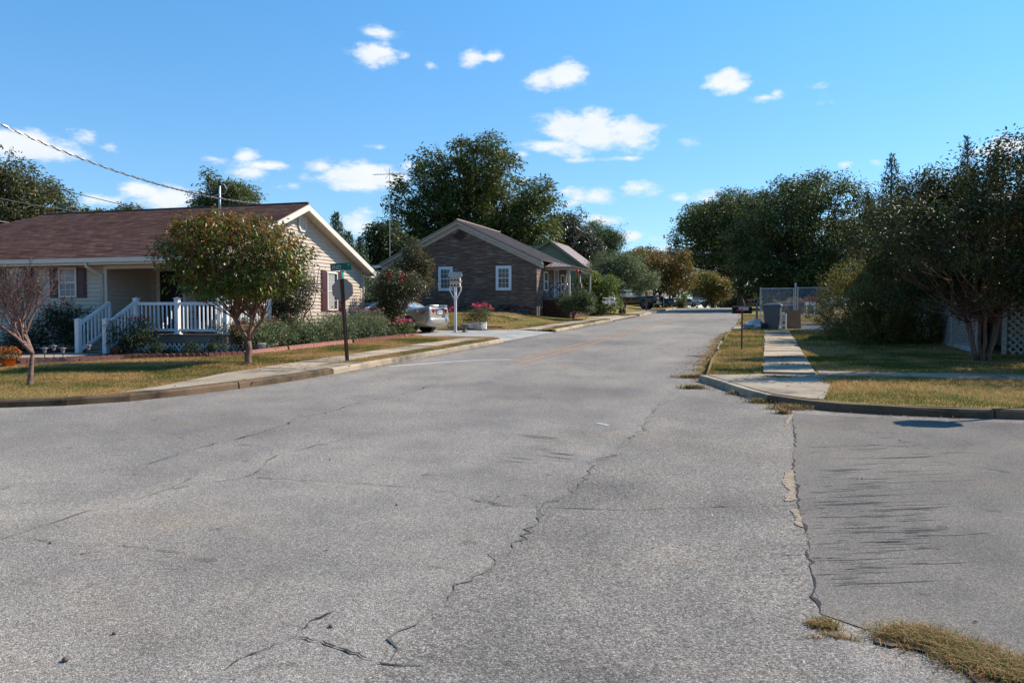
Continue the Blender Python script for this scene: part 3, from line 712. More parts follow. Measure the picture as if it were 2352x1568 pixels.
nearL = [(-22, 9.28), (-14, 9.28), (-12.35, 9.43), (-11.08, 9.78), (-10.3, 10.2), (-9.75, 10.82), (-9.4, 11.7), (-9.13, 12.7), (-8.9, 14.3), (-8.86, 16), (-8.86, 27.6), (-9.3, 28.2), (-12.5, 28.4), (-12.6, 24), (-13.0, 18.2), (-14.6, 17.0), (-15.6, 15.6), (-16.6, 14.2), (-22, 13.9)]
grass_field('grass', nearL, 210000, .036, [walkL, apL], tan=.68)
grass_field('grass', [(-26, 33.4), (-9, 34.8), (-9, 50), (-26, 48)], 60000, .05, [[(-10.45, 34.4), (-9.45, 34.4), (-9.45, 50.6), (-10.45, 50.6)]])
walkR = [(-.04, 16.3), (.96, 16.3), (.96, 35.3), (-.04, 35.3)]; xR = [(.9, 16.3), (14, 16.3), (14, 17.2), (.9, 17.2)]
apR = [(-1.02, 15.95), (-.72, 15.2), (-.25, 13.98), (.12, 13.17), (.62, 12.68), (.82, 12.62), (1.0, 14.2), (1.15, 15.6), (1.02, 16.3), (0, 16.32), (-.5, 16.1)]
grass_field('grass', [(-1.02, 16.05), (-.7, 15.2), (-.22, 14), (.15, 13.15), (.66, 12.65), (1.05, 12.44), (1.67, 12.3), (9.5, 12.3), (9.5, 24), (-1.2, 24)], 150000, .034, [walkR, xR, apR], tan=.40)
grass_field('grass', [(-1.25, 24), (9.5, 24), (9.5, 36.4), (-1.3, 36.4)], 60000, .05, [walkR])
grass_field('grass', [(-1.3, 41.6), (12, 41.6), (12, 60), (-1.4, 60)], 40000, .07)

def tuft(name, patches, n, hgt, zf, strawy=.6, width=.004, up=1.0):
    Ps = []; 
    for (x, y, rx, ry, k) in patches:
        m = max(1, int(n * k)); q = rng.normal(0, 1, (m, 2)) * np.array([rx, ry]) * .5 + np.array([x, y]); Ps.append(q)
    P = np.concatenate(Ps); n = len(P); z = np.array([zf(x, y) for x, y in P]); a = rng.random(n) * 2 * PI
    h = hgt * (.4 + rng.random(n)); lean = np.column_stack([np.cos(a), np.sin(a)]) * (.4 + 1.5 * rng.random((n, 1)))
    B = np.column_stack([P, z]); a2 = a + PI / 2; S = np.column_stack([np.cos(a2), np.sin(a2), np.zeros(n)]) * width * .5
    mid = B + np.column_stack([lean[:, 0] * h * .35, lean[:, 1] * h * .35, h * .6 * up]); tip = B + np.column_stack([lean[:, 0] * h, lean[:, 1] * h, h * .75 * up])
    V = np.stack([B - S, B + S, mid + S * .7, mid - S * .7, tip], axis=1).reshape(-1, 3); k = np.arange(n)[:, None] * 5
    Fc = np.concatenate([k + np.array([[0, 1, 2]]), k + np.array([[0, 2, 3]]), k + np.array([[3, 2, 4]])])
    s = tints(n, [(.50, .38, .19), (.38, .25, .11), (.30, .15, .06)]); g = tints(n, [(.10, .15, .02), (.16, .20, .04), (.06, .09, .02)])
    c = np.where((rng.random(n) < strawy)[:, None], s, g)
    return fast_obj(name, fast_mesh(name, V, Fc, grassM, np.repeat(c, 5, axis=0)), None, 'stuff')
soil = mat('dry_soil', (.11, .07, .04), .95, var=.4, nscale=20, bmp=.8)
tp = [(2060, 1464), (2095, 1460), (2130, 1462), (2170, 1480), (2210, 1492), (2250, 1505), (2300, 1525), (2345, 1540), (2250, 1535), (2300, 1555), (2120, 1480), (2200, 1515), (2352, 1565), (2400, 1560), (2450, 1590)]
pl = [(*ground_at(*p)[:2], .11, .075, 1 / len(tp)) for p in tp]
tuft('verge_grass', pl, 8000, .052, Txy, .72, .0035)
tuft('verge_grass', [(x, y, .20, .16, k) for (x, y, _, _, k) in pl], 1700, .035, Txy, .92, .003)
blotch([(2010, 1462), (2060, 1452), (2130, 1456), (2200, 1480), (2300, 1512), (2420, 1545), (2480, 1640), (2260, 1590), (2200, 1530), (2120, 1500), (2010, 1480)], soil, .011, 4)
tuft('verge_grass', [(*ground_at(*p)[:2], .06, .04, 1 / 3) for p in [(1893, 1432), (1898, 1442), (1885, 1438)]], 900, .03, Txy, .7)
tuft('verge_grass', [(*ground_at(*p)[:2], .05, .02, 1 / 5) for p in [(1900, 1458), (1930, 1465), (1960, 1468), (1920, 1462), (1870, 1465)]], 260, .02, Txy, .95)
tuft('verge_grass', [(*ground_at(*p)[:2], r, .06, k) for p, r, k in [((1810, 940), .28, .2), ((1800, 950), .1, .1), ((1890, 936), .35, .2), ((1925, 934), .35, .25), ((1955, 932), .3, .15), ((2085, 950), .22, .25)]], 2600, .09, Txy, .85, .006)
tuft('verge_grass', [(*ground_at(*p)[:2], r, .1, k) for p, r, k in [((1592, 892), .22, .3), ((1600, 868), .4, .5), ((1700, 905), .2, .1), ((1755, 925), .25, .2)]], 2200, .08, Txy, .55, .007)
tuft('verge_grass', [(x, y, .22, .5, 1 / 16) for x, y in [(-1.25, 17), (-1.3, 18.2), (-1.35, 19.5), (-1.4, 20.6), (-1.45, 22), (-1.35, 23.3), (-1.4, 24.8), (-1.5, 26), (-1.5, 27.5), (-1.55, 29), (-1.6, 30.4), (-1.55, 31.5), (-1.5, 33), (-1.5, 34.5), (-1.4, 35.8), (-1.1, 16.4)]], 5000, .05, Txy, .8, .01)
tuft('verge_grass', [(.46, y, .55, .06, 1 / 8) for y in (18.5, 20.5, 22.55, 24.6, 26.6, 28.7, 30.8, 32.8)] + [(.2, 15.75, .25, .12, .1), (1.05, 15.2, .12, .4, .12)], 3800, .05, lawn, .6, .009)
# sand, straw and leaf litter along the gutters
def litter(name, n, xyf, size, cols, zf, dz=.006):
    P2 = np.array([xyf() for _ in range(n)]); P = np.column_stack([P2, [zf(x, y) + dz for x, y in P2]])
    V, Fc = leaves_at(P, np.tile((0, 0, 1.6), (n, 1)), size, .55, .25); V[:, 2] = np.maximum(V[:, 2], np.repeat(P[:, 2], 4) - .002)
    return fast_obj(name, fast_mesh(name, V, Fc, leafM, np.repeat(tints(n, cols), 4, axis=0)), None, 'stuff')
dry = [(.20, .085, .035), (.28, .13, .06), (.12, .055, .03), (.34, .2, .1)]
Rl = random.Random(3)
litter('fallen_leaves', 260, lambda: (Rl.gauss(-11.3, 1.5), Rl.gauss(16.2, 1.6)), .075, dry, lawn, .03)
litter('fallen_leaves', 130, lambda: (Rl.uniform(-16, -9.4), Rl.uniform(9.8, 15)), .06, dry, lawn, .03)
litter('fallen_leaves', 200, lambda: (Rl.uniform(-.9, 8), Rl.uniform(12.6, 24)), .05, dry + [(.4, .35, .25)], lawn, .03)
litter('fallen_leaves', 900, lambda: (-8.62 + abs(Rl.gauss(0, .12)), Rl.uniform(15, 27.5)), .035, dry + [(.4, .3, .18)] * 2, Txy)
litter('fallen_leaves', 500, lambda: (-8.72 + abs(Rl.gauss(0, .1)), Rl.uniform(35, 50)), .05, dry, Txy)
litter('fallen_leaves', 700, lambda: (-1.5 - abs(Rl.gauss(0, .2)), Rl.uniform(16, 34)), .04, dry + [(.45, .33, .2)] * 2, Txy)
def cornerR():
    p = Vector(Rl.choice(resample(KR[:8], .2))); return (p.x - abs(Rl.gauss(0, .1)), p.y - abs(Rl.gauss(0, .1)))
litter('fallen_leaves', 420, cornerR, .035, dry, Txy)
litter('fallen_leaves', 60, lambda: (Rl.uniform(-8, 2.5), Rl.uniform(4, 13)), .03, dry + [(.5, .42, .3)], Txy)

# ================================================================== HOUSE 1: cream vinyl, brown shingles
def window(parent, M, w, h, gl=None, cols=3, rows=2, fr=.055, frm=None, blinds=False, split=True, prefix=''):
    """double-hung sash window built out of a wall; local axes along, outward, up; origin at the lower left corner"""
    frm = frm or trim; gl = gl or glass
    b = MB(); d0, d1 = -.02, .055
    b.box(0, d0, 0, fr, d1, h); b.box(w - fr, d0, 0, w, d1, h); b.box(fr, d0, h - fr, w - fr, d1 + .004, h); b.box(fr, d0, 0, w - fr, d1 + .012, fr)
    f = b.xf(M).build('window', frm, parent)
    mid = h * .5
    MB().box(fr, .0, mid - .022, w - fr, .046, mid + .022).xf(M).build('sash_rail', frm, f)
    for z0, z1, dd in ((fr, mid - .022, .018), (mid + .022, h - fr, .028)):
        MB().box(fr, dd - .006, z0, w - fr, dd, z1).xf(M).build('pane', gl, f)
        m = MB(); ww = w - 2 * fr
        for i in range(1, cols): x = fr + ww * i / cols; m.box(x - .008, dd, z0, x + .008, dd + .008, z1)
        for i in range(1, rows): z = z0 + (z1 - z0) * i / rows; m.box(fr, dd + .001, z - .008, w - fr, dd + .009, z + .008)
        m.xf(M).build('muntin', frm, f)
        if blinds:
            m = MB(); z = z0 + .03
            while z < z1 - .02: m.box(fr + .01, dd - .004, z, w - fr - (.16 if z0 > mid - .1 else .16), dd - .0005, z + .016); z += .034
            m = MB(); z = z0 + .02
            while z < z1 - .02: m.box(fr + .005, dd + .0005, z, w - fr - .15, dd + .003, z + .02); z += .034
            m.xf(M).build('blind', blind, f, kind='stuff')
    return f
def shutter(parent, M, w, h):
    b = MB(); b.box(0, 0, 0, w, .028, h); t = .05
    s = b.xf(M).build('shutter', burg, parent, bevel=.004)
    for z0, z1 in ((.06, h * .46), (h * .53, h - .06)):
        MB().box(t, .028, z0, w - t, .040, z1).xf(M).build('shutter_panel', burg, s, bevel=.006)
    return s
def siding(parent, M, L, z0, z1, m, step=.115, left=None, right=None, name='siding_board', t=.024):
    """lapped boards; left(z)/right(z) give the run of each course"""
    z = z0
    while z < z1 - .01:
        a = left(z + step * .5) if left else 0; b_ = right(z + step * .5) if right else L; zt = min(z1, z + step)
        if b_ - a > .05:
            b = MB(); b.add([(a, -.004, z + .012), (b_, -.004, z + .012), (b_, t, z + .012), (a, t, z + .012), (a, .002, zt), (b_, .002, zt)], [(0, 3, 2, 1), (3, 4, 5, 2), (0, 4, 3), (1, 2, 5), (0, 1, 5, 4)])
            b.xf(M).build(name, m, parent)
        z += step

def lattice(b, x0, x1, z0, z1, sp=.13, w=.038, t=.012):
    """crossed slats clipped to a rectangle; local x along, z up"""
    def clip(p, q):
        (ax, az), (bx_, bz) = p, q; t0, t1 = 0.0, 1.0; dx, dz = bx_ - ax, bz - az
        for P_, Q in ((-dx, ax - x0), (dx, x1 - ax), (-dz, az - z0), (dz, z1 - az)):
            if abs(P_) < 1e-9:
                if Q < 0: return None
            else:
                r = Q / P_
                if P_ < 0: t0 = max(t0, r)
                else: t1 = min(t1, r)
        if t1 - t0 < 1e-3: return None
        return (ax + dx * t0, az + dz * t0), (ax + dx * t1, az + dz * t1)
    H = z1 - z0; k = x0 - H
    while k < x1 + H:
        for sgn, off in ((1, 0.0), (-1, t)):
            s = clip((k, z0), (k + H, z1)) if sgn > 0 else clip((k, z1), (k + H, z0))
            if s:
                (ax, az), (bx_, bz) = s; d = Vector((bx_ - ax, 0, bz - az)).normalized(); n = Vector((-d.z, 0, d.x)) * (w / 2)
                A = Vector((ax, off, az)); Bv = Vector((bx_, off, bz)); T_ = Vector((0, t, 0))
                vs = [A - n, A + n, Bv + n, Bv - n, A - n + T_, A + n + T_, Bv + n + T_, Bv - n + T_]
                b.add(vs, [(0, 1, 2, 3), (7, 6, 5, 4), (0, 4, 5, 1), (1, 5, 6, 2), (2, 6, 7, 3), (3, 7, 4, 0)])
        k += sp * 1.05
    return b

H1 = thing('cream_house', 'cream vinyl sided house with brown shingle roof and white railed porch on the left corner', 'house', (-14.8, 19.75, T(19.75)))
def L1(x, y, z=0): return (x + 14.8, y - 19.75, z - T(19.75))      # world to house coordinates
def M1(x, y, z, u, n): return basis(L1(x, y, z), u, n)
XW, YF, YB, YR, ZE, ZR = -14.8, 19.75, 28.7, 24.22, 3.20, 5.20
# walls
w = MB(); z0 = .45 - T(19.75)
w.box(-15.4, 0, z0, -3.7, 8.95, 3.2 - T(19.75)); w.box(-3.7, 1.85, z0, -.0, 8.95, 3.2 - T(19.75))
gz = 3.2 - T(19.75); gr = gz + (ZR - ZE) * .9
w.add([(0, .05, gz), (0, 8.9, gz), (0, 4.47, gr), (-.15, .05, gz), (-.15, 8.9, gz), (-.15, 4.47, gr)], [(0, 1, 2), (5, 4, 3), (0, 3, 4, 1), (1, 4, 5, 2), (2, 5, 3, 0)])
w.box(-.15, 0, gz - .22, 0, 1.85, gz)
w.build('wall', vinyl, H1)
# siding: front-left wall, recess walls, gable wall
siding(H1, M1(-30.2, YF, 0, (1, 0, 0), (0, -1, 0)), 11.7, .72, 3.16, vinyl, .125)
siding(H1, M1(-18.5, YF, 0, (0, 1, 0), (1, 0, 0)), 1.85, 1.0, 3.16, vinyl, .125)
siding(H1, M1(-18.5, YF + 1.85, 0, (1, 0, 0), (0, -1, 0)), 3.7, 1.0, 3.16, vinyl, .125)
slope = (ZR - ZE) / (YR - 19.3)
siding(H1, M1(XW, YF, 0, (0, 1, 0), (1, 0, 0)), 8.95, .78, 5.16, vinyl, .122,
       left=lambda z: 1.86 if z < 2.98 else max(.02, (z - 3.2) / slope - .32) if z > 3.2 else .02, right=lambda z: min(8.94, 8.95 - ((z - 3.2) / slope - .32)) if z > 3.2 else 8.94)
for nm, (x, y) in {'a': (XW + .012, YB - .05), 'b': (XW + .012, YF + 1.87)}.items():
    bx('corner_post', trim, H1, *L1(x - .04, y - .05, .72), *L1(x + .012, y + .05, 3.2))
bx('corner_post', trim, H1, *L1(-18.55, YF - .022, .72), *L1(-18.45, YF + .02, 3.0))
# foundation
bx('foundation', mat('block_foundation', (.22, .20, .18), .9, var=.2, bmp=.4), H1, *L1(-30.15, YF + .03, .2), *L1(XW - .03, YB - .03, .75))
# roof slabs
rx0, rx1 = -30.2, -14.42
E0 = 19.28; E1 = 29.16; hipx = -25.3
rd = mat('roof_deck_edge', (.10, .06, .05), .9)
b = MB()
A = lambda x, y, z: L1(x, y, z)
b.add([A(rx0, E0, ZE), A(rx1, E0, ZE), A(rx1, YR, ZR), A(hipx, YR, ZR), A(rx1, E1, ZE), A(rx0, E1, ZE),
       A(rx0, E0, ZE - .1), A(rx1, E0, ZE - .1), A(rx1, YR, ZR - .1), A(rx1, E1, ZE - .1), A(rx0, E1, ZE - .1), A(hipx, YR, ZR - .1)],
      [(0, 1, 2, 3), (2, 4, 5, 3), (0, 3, 5), (7, 6, 11, 8), (8, 11, 10, 9), (6, 10, 11), (0, 6, 7, 1), (1, 7, 8, 2), (2, 8, 9, 4), (4, 9, 10, 5), (5, 10, 6, 0)])
roof = b.build('roof', rd, H1)
# shingle courses on the front slope, cut on the hip line: every tab its own raised tile
sv, sf, sc = [], [], []; Rr = random.Random(4); ln = math.hypot(YR - E0, ZR - ZE); course = .142; ncs = int(ln / course)
nrm = Vector((0, -(ZR - ZE), (YR - E0))).normalized(); upv = Vector((0, YR - E0, ZR - ZE)).normalized()
for i in range(ncs + 1):
    s0 = i * course - .02; s1 = min(ln, s0 + course + .01); x = rx0 + (hipx - rx0) * max(0, s1) / ln + .0; off = Rr.uniform(0, .3)
    x -= off; rowt = Rr.uniform(.86, 1.12)
    while x < rx1:
        xa = max(x, rx0 + (hipx - rx0) * max(0, s0) / ln); xb = min(x + .31, rx1 + .01)
        if xb - xa > .03:
            base = Vector((0, E0, ZE)); p = [base + upv * s0 + Vector((xa, 0, 0)) + nrm * .028, base + upv * s0 + Vector((xb - .012, 0, 0)) + nrm * .028, base + upv * s1 + Vector((xb - .012, 0, 0)) + nrm * .006, base + upv * s1 + Vector((xa, 0, 0)) + nrm * .006,
                 base + upv * s0 + Vector((xa, 0, 0)), base + upv * s0 + Vector((xb - .012, 0, 0))]
            k = len(sv); sv += [L1(*q) for q in p]; sf += [(k, k + 1, k + 2), (k, k + 2, k + 3), (k + 4, k + 5, k + 1), (k + 4, k + 1, k)]
            c = Rr.choice([(.34, .15, .10), (.285, .125, .085), (.40, .185, .13), (.31, .15, .105)]); q = rowt * Rr.uniform(.85, 1.15); sc += [tuple(v * q for v in c)] * 6
        x += .31
fast_obj('shingles', fast_mesh('shingles', np.array(sv), np.array(sf), shingleM, np.array(sc)), roof, 'stuff')
MB().tube([L1(hipx, YR, ZR + .02), L1(rx1, YR, ZR + .02)], .05, 6).build('ridge_cap', mat('ridge_cap', (.10, .055, .045), .9), roof)
# rake boards, fascia, soffit, gutter
for (ya, za, yb, zb) in ((E0, ZE, YR, ZR), (YR, ZR, E1, ZE)):
    MB().add([L1(rx1 + .0, ya, za - .03), L1(rx1, yb, zb - .03), L1(rx1, yb, zb - .22), L1(rx1, ya, za - .22), L1(rx1 + .03, ya, za - .03), L1(rx1 + .03, yb, zb - .03), L1(rx1 + .03, yb, zb - .22), L1(rx1 + .03, ya, za - .22)],
             [(3, 2, 1, 0), (4, 5, 6, 7), (0, 1, 5, 4), (2, 3, 7, 6), (1, 2, 6, 5), (3, 0, 4, 7)]).build('rake_board', trim, H1)
    # vented soffit under the rake
    bb = MB(); n_ = 26
    for i in range(n_):
        t0, t1 = i / n_, (i + .9) / n_; ya_, yb_ = ya + (yb - ya) * t0, ya + (yb - ya) * t1; zz0, zz1 = za + (zb - za) * t0 - .16, za + (zb - za) * t1 - .16
        bb.add([L1(rx1, ya_, zz0), L1(rx1, yb_, zz1), L1(XW - .02, yb_, zz1), L1(XW - .02, ya_, zz0), L1(rx1, ya_, zz0 + .02), L1(rx1, yb_, zz1 + .02), L1(XW - .02, yb_, zz1 + .02), L1(XW - .02, ya_, zz0 + .02)],
               [(0, 1, 2, 3), (7, 6, 5, 4), (0, 4, 5, 1), (2, 6, 7, 3), (1, 5, 6, 2), (3, 7, 4, 0)])
    bb.build('soffit', trim, H1)
bx('eave_return', trim, H1, *L1(XW - .02, E1 - .42, ZE - .24), *L1(rx1, E1 + .0, ZE - .19)); bx('eave_return', trim, H1, *L1(XW - .02, E0, ZE - .24), *L1(rx1, E0 + .42, ZE - .19))
bx('soffit', mat('tan_soffit', (.34, .24, .14), .7), H1, *L1(rx0, E0 + .02, ZE - .20), *L1(rx1 - .01, YF, ZE - .175))
g = MB(); g.add([L1(rx0, E0 - .11, ZE - .01), L1(rx1, E0 - .11, ZE - .01), L1(rx1, E0 - .10, ZE - .13), L1(rx0, E0 - .10, ZE - .13), L1(rx0, E0 - .04, ZE - .145), L1(rx1, E0 - .04, ZE - .145), L1(rx0, E0 + .0, ZE - .145), L1(rx1, E0, ZE - .145),
    L1(rx0, E0 - .095, ZE - .02), L1(rx1, E0 - .095, ZE - .02)], [(0, 3, 2, 1), (3, 4, 5, 2), (4, 6, 7, 5), (0, 1, 9, 8)])
g.build('gutter', trim, H1); bx('fascia', trim, H1, *L1(rx0, E0 - .0, ZE - .2), *L1(rx1, E0 + .02, ZE - .02))
bx('gutter', trim, H1, *L1(rx0, E1 + .005, ZE - .14), *L1(rx1 + .1, E1 + .12, ZE - .015))
bx('porch_beam', trim, H1, *L1(-18.44, E0 + .42, ZE - .30), *L1(rx1 - .3, E0 + .54, ZE - .2))
MB().tube([L1(-18.72, E0 - .03, ZE - .13), L1(-18.72, E0 - .03, ZE - .24), L1(-18.66, E0 + .1, ZE - .34), L1(-18.58, YF - .07, ZE - .46), L1(-18.58, YF - .07, .9)], .045, 8).build('downspout', trim, H1, smooth=True)
MB().tube([L1(-14.76, YB + .08, ZE - .1), L1(-14.76, YB + .08, ZE - .35), L1(-14.76, YB + .05, ZE - .5), L1(-14.76, YB + .05, .9)], .042, 8).build('downspout', trim, H1, smooth=True)
# gable vent: tall octagon with slats
gv = MB(); M = M1(XW + .02, 24.4, 4.62, (0, 1, 0), (1, 0, 0)); oc = [(-.13, -.31), (.13, -.31), (.23, -.17), (.23, .17), (.13, .31), (-.13, .31), (-.23, .17), (-.23, -.17)]
inn = [(x * .74, z * .82) for x, z in oc]; n = 8
vs = [(x, 0, z) for x, z in oc] + [(x, .05, z) for x, z in oc] + [(x, .05, z) for x, z in inn] + [(x, .015, z) for x, z in inn]
fs = []
for i in range(n): j = (i + 1) % n; fs += [(i, j, n + j, n + i), (n + i, n + j, 2 * n + j, 2 * n + i), (2 * n + i, 2 * n + j, 3 * n + j, 3 * n + i)]
fs.append(tuple(3 * n + i for i in range(n)))
vent = gv.add(vs, fs).xf(M).build('gable_vent', trim, H1)
for i in range(9):
    z = -.21 + i * .053; hw = .155 if abs(z) < .14 else .155 - (abs(z) - .14) * .6
    MB().add([(-hw, .016, z + .035), (hw, .016, z + .035), (hw, .042, z), (-hw, .042, z), (-hw, .036, z - .004), (hw, .036, z - .004)], [(0, 3, 2, 1), (3, 4, 5, 2)]).xf(M).build('vent_slat', trim, vent)
# windows
window(H1, M1(XW + .012, 25.99, 1.70, (0, 1, 0), (1, 0, 0)), .74, 1.36, cols=3, rows=2, blinds=True)
shutter(H1, M1(XW + .014, 25.61, 1.67, (0, 1, 0), (1, 0, 0)), .36, 1.42); shutter(H1, M1(XW + .014, 26.75, 1.67, (0, 1, 0), (1, 0, 0)), .36, 1.42)
for x in (-20.18, -22.16):
    window(H1, M1(x, YF - .012, 2.07, (1, 0, 0), (0, -1, 0)), .66, .90, gl=glass_c, cols=3, rows=2)
    shutter(H1, M1(x - .35, YF - .014, 2.07, (1, 0, 0), (0, -1, 0)), .33, .88); shutter(H1, M1(x + .67, YF - .014, 2.07, (1, 0, 0), (0, -1, 0)), .33, .88)
# front door with frame, oval glass and wreath; window and chairs on the porch
YD = YF + 1.85
M = M1(-18.22, YD - .015, .94, (1, 0, 0), (0, -1, 0))
b = MB(); b.box(0, 0, 0, .12, .06, 2.1); b.box(.98, 0, 0, 1.1, .06, 2.1); b.box(.12, 0, 1.98, .98, .065, 2.1)
door = b.xf(M).build('door', trim, H1); MB().box(.12, .0, .0, .98, .03, 1.98).xf(M).build('door_leaf', mat('dark_storm_door', (.02, .012, .012), .3), door)
MB().lathe([(.02, -.01), (.03, 0), (.02, .03)], 8).xf(M @ Matrix.Translation((.2, .06, .95)) @ Matrix.Rotation(-PI / 2, 4, 'X')).build('handle', chrome, door)
window(H1, M1(-16.35, YD - .014, 1.35, (1, 0, 0), (0, -1, 0)), .95, 1.35, cols=3, rows=2)
shutter(H1, M1(-16.72, YD - .014, 1.35, (1, 0, 0), (0, -1, 0)), .34, 1.35); shutter(H1, M1(-15.37, YD - .014, 1.35, (1, 0, 0), (0, -1, 0)), .34, 1.35)
MB().tube([L1(-17.35, YD - .07, 2.55), L1(-17.35, YD - .07, 2.6)], .07, 10).build('porch_light', black, H1)
# porch deck, skirt, lattice, steps, railings
dk = mat('deck_board', (.16, .12, .09), .8, var=.2, nscale=6, streak=False); skirt = mat('tan_skirt_board', (.26, .20, .155), .8, var=.15)
DX0, DX1, DY0, DY1, DZ = -18.35, -14.05, 19.32, YD - .02, 1.02
y = DY0
while y < DY1 - .02: bx('deck_board', dk, H1, *L1(DX0, y, DZ - .03), *L1(DX1, min(DY1, y + .138), DZ)); y += .145
bx('skirt_board', skirt, H1, *L1(DX0, DY0 + .02, DZ - .24), *L1(DX1, DY0 + .06, DZ - .032)); bx('skirt_board', skirt, H1, *L1(DX1 - .06, DY0 + .062, DZ - .24), *L1(DX1 - .02, DY1, DZ - .032))
lattice(MB(), 0, 4.3, .40, DZ - .245, .145, .042).xf(M1(DX0, DY0 + .05, 0, (1, 0, 0), (0, -1, 0))).build('lattice', white, H1, kind='stuff')
lattice(MB(), 0, 2.25, .42, DZ - .245, .145, .042).xf(M1(DX1 - .05, DY0 + .06, 0, (0, 1, 0), (1, 0, 0))).build('lattice', white, H1, kind='stuff')
for x in (DX0 + .05, -16.2, DX1 - .12): bx('deck_pier', skirt, H1, *L1(x, DY0 + .12, .3), *L1(x + .1, DY0 + .22, DZ - .25))
for i in range(4):
    z = DZ - .14 * (i + 1) - .02; bx('step', mat('step_tread', (.24, .21, .18), .8, var=.2), H1, *L1(-17.98, DY0 - .30 * (i + 1), z - .10), *L1(-17.12, DY0 - .30 * i - .005, z))
def post(x, y, z0, z1, s=.105, cap=True, name='post'):
    b = MB().box(x - s / 2, y - s / 2, z0, x + s / 2, y + s / 2, z1)
    if cap: b.box(x - s * .62, y - s * .62, z1, x + s * .62, y + s * .62, z1 + .025); b.add([(x - s * .5, y - s * .5, z1 + .025), (x + s * .5, y - s * .5, z1 + .025), (x + s * .5, y + s * .5, z1 + .025), (x - s * .5, y + s * .5, z1 + .025), (x, y, z1 + .06)], [(0, 1, 4), (1, 2, 4), (2, 3, 4), (3, 0, 4)])
    if z0 > .5: b.box(x - s * .75, y - s * .75, z0, x + s * .75, y + s * .75, z0 + .03)
    b.v = [L1(*v) for v in b.v]; return b.build(name, white, H1)
def railing(a, c, z0a, z0c, hgt=.86, k=.127):
    """top rail, bottom rail and balusters between two points"""
    a = Vector(a); c = Vector(c); L = (c - a).length
    r = MB().beam(L1(a.x, a.y, z0a + hgt), L1(c.x, c.y, z0c + hgt), .055, .085).build('railing', white, H1)
    MB().beam(L1(a.x, a.y, z0a + .12), L1(c.x, c.y, z0c + .12), .045, .075).build('bottom_rail', white, r)
    n = max(1, int(L / k)); me = None
    for i in range(1, n):
        t = i / n; p = a.lerp(c, t); zz = z0a + (z0c - z0a) * t
        if me is None: me = MB().box(-.017, -.017, .15, .017, .017, hgt - .035).mesh('baluster', white)
        o = bpy.data.objects.new('baluster', me); o.location = L1(p.x, p.y, zz); link(o, r)
PY = 19.4
post(-17.12, PY, DZ, 2.01, .125); post(-15.72, PY, DZ, 2.01, .125); post(-14.13, PY, DZ, 2.01, .125); post(-18.05, PY, DZ, 1.9, .06, False)
post(-18.0, 18.2, .44, 1.42, .13); post(-17.07, 18.2, .44, 1.42, .13)
railing((-17.06, PY), (-15.79, PY), DZ, DZ); railing((-15.66, PY), (-14.2, PY), DZ, DZ)
railing((-14.13, PY + .08), (-14.13, YD - .1), DZ, DZ); post(-14.13, YD - .15, DZ, 2.01, .11)
railing((-18.0, 18.27), (-18.05, PY), .47, DZ + .03); railing((-17.07, 18.27), (-17.12, PY - .06), .47, DZ + .03)
# white porch column and sheet-white end panel at the corner
post(-14.62, YF + .1, DZ, 2.98, .16, False, 'porch_column')
b = MB().box(-14.66, YF + .55, 1.1, -14.62, YD - .2, 2.9); b.v = [L1(*v) for v in b.v]; b.build('porch_end_panel', white, H1)
# service mast through the roof
b = MB().tube([L1(-16.35, 22.2, 4.3), L1(-16.35, 22.2, 5.62)], .035, 8); b.lathe([(.03, 0), (.07, .02), (.075, .08), (.05, .13), (.01, .15)], 10) if False else None
mast = b.build('service_mast', steel, H1, smooth=True)
MB().lathe([(.09, 0), (.08, .04), (.045, .10), (.04, .12)], 10).xf(Matrix.Translation(L1(-16.35, 22.2, 4.40))).build('roof_boot', black, mast)
MB().lathe([(.04, 0), (.075, .02), (.07, .09), (.04, .13), (.01, .14)], 10).xf(Matrix.Translation(L1(-16.35, 22.2, 5.60))).build('weatherhead', black, mast)
MB().tube([L1(-16.35, 22.2, 5.66), L1(-16.12, 22.12, 5.60), L1(-16.0, 22.1, 5.45), L1(-16.08, 22.1, 5.32), L1(-16.4, 22.1, 5.28), L1(-16.62, 22.1, 5.22)], .014, 5).build('drip_loop', steel, mast)
MB().tube([L1(-16.33, 22.2, 5.62), L1(-16.45, 22.12, 5.45), L1(-16.62, 22.1, 5.22)], .012, 5).build('drip_loop', black, mast)
MB().tube([L1(-16.6, 22.1, 5.2), L1(-16.2, 22.15, 5.2)], .014, 5).build('bracket', steel, mast)
# porch furniture: two dark rocking chairs, table
def rocking_chair(x, y, rz, lab):
    t = thing('rocking_chair', lab, 'chair', (x, y, DZ), rz, 'rocking chairs on the cream house porch'); m = black
    bx('seat', m, t, -.25, -.22, .40, .25, .24, .43)
    b = MB()
    for i in range(6): b.box(-.21 + i * .077, .22, .45, -.18 + i * .077, .25, 1.02)
    b.build('backrest', m, t); bx('top_rail', m, t, -.25, .215, 1.0, .25, .26, 1.1)
    for sx in (-.24, .24): MB().beam((sx, -.2, .06), (sx, -.2, .62), .035, .035).beam((sx, .22, .06), (sx, .22, .62), .035, .035).beam((sx, -.25, .63), (sx, .25, .63), .06, .025).build('armrest', m, t); MB().tube([(sx, -.42, .09), (sx, -.2, .04), (sx, .1, .02), (sx, .5, .1)], .018, 5).build('rocker', m, t)
rocking_chair(-16.15, 20.9, .2, 'dark rocking chair behind the porch railing nearest the front door'); rocking_chair(-15.1, 20.9, -.2, 'dark rocking chair behind the porch railing at the corner end')

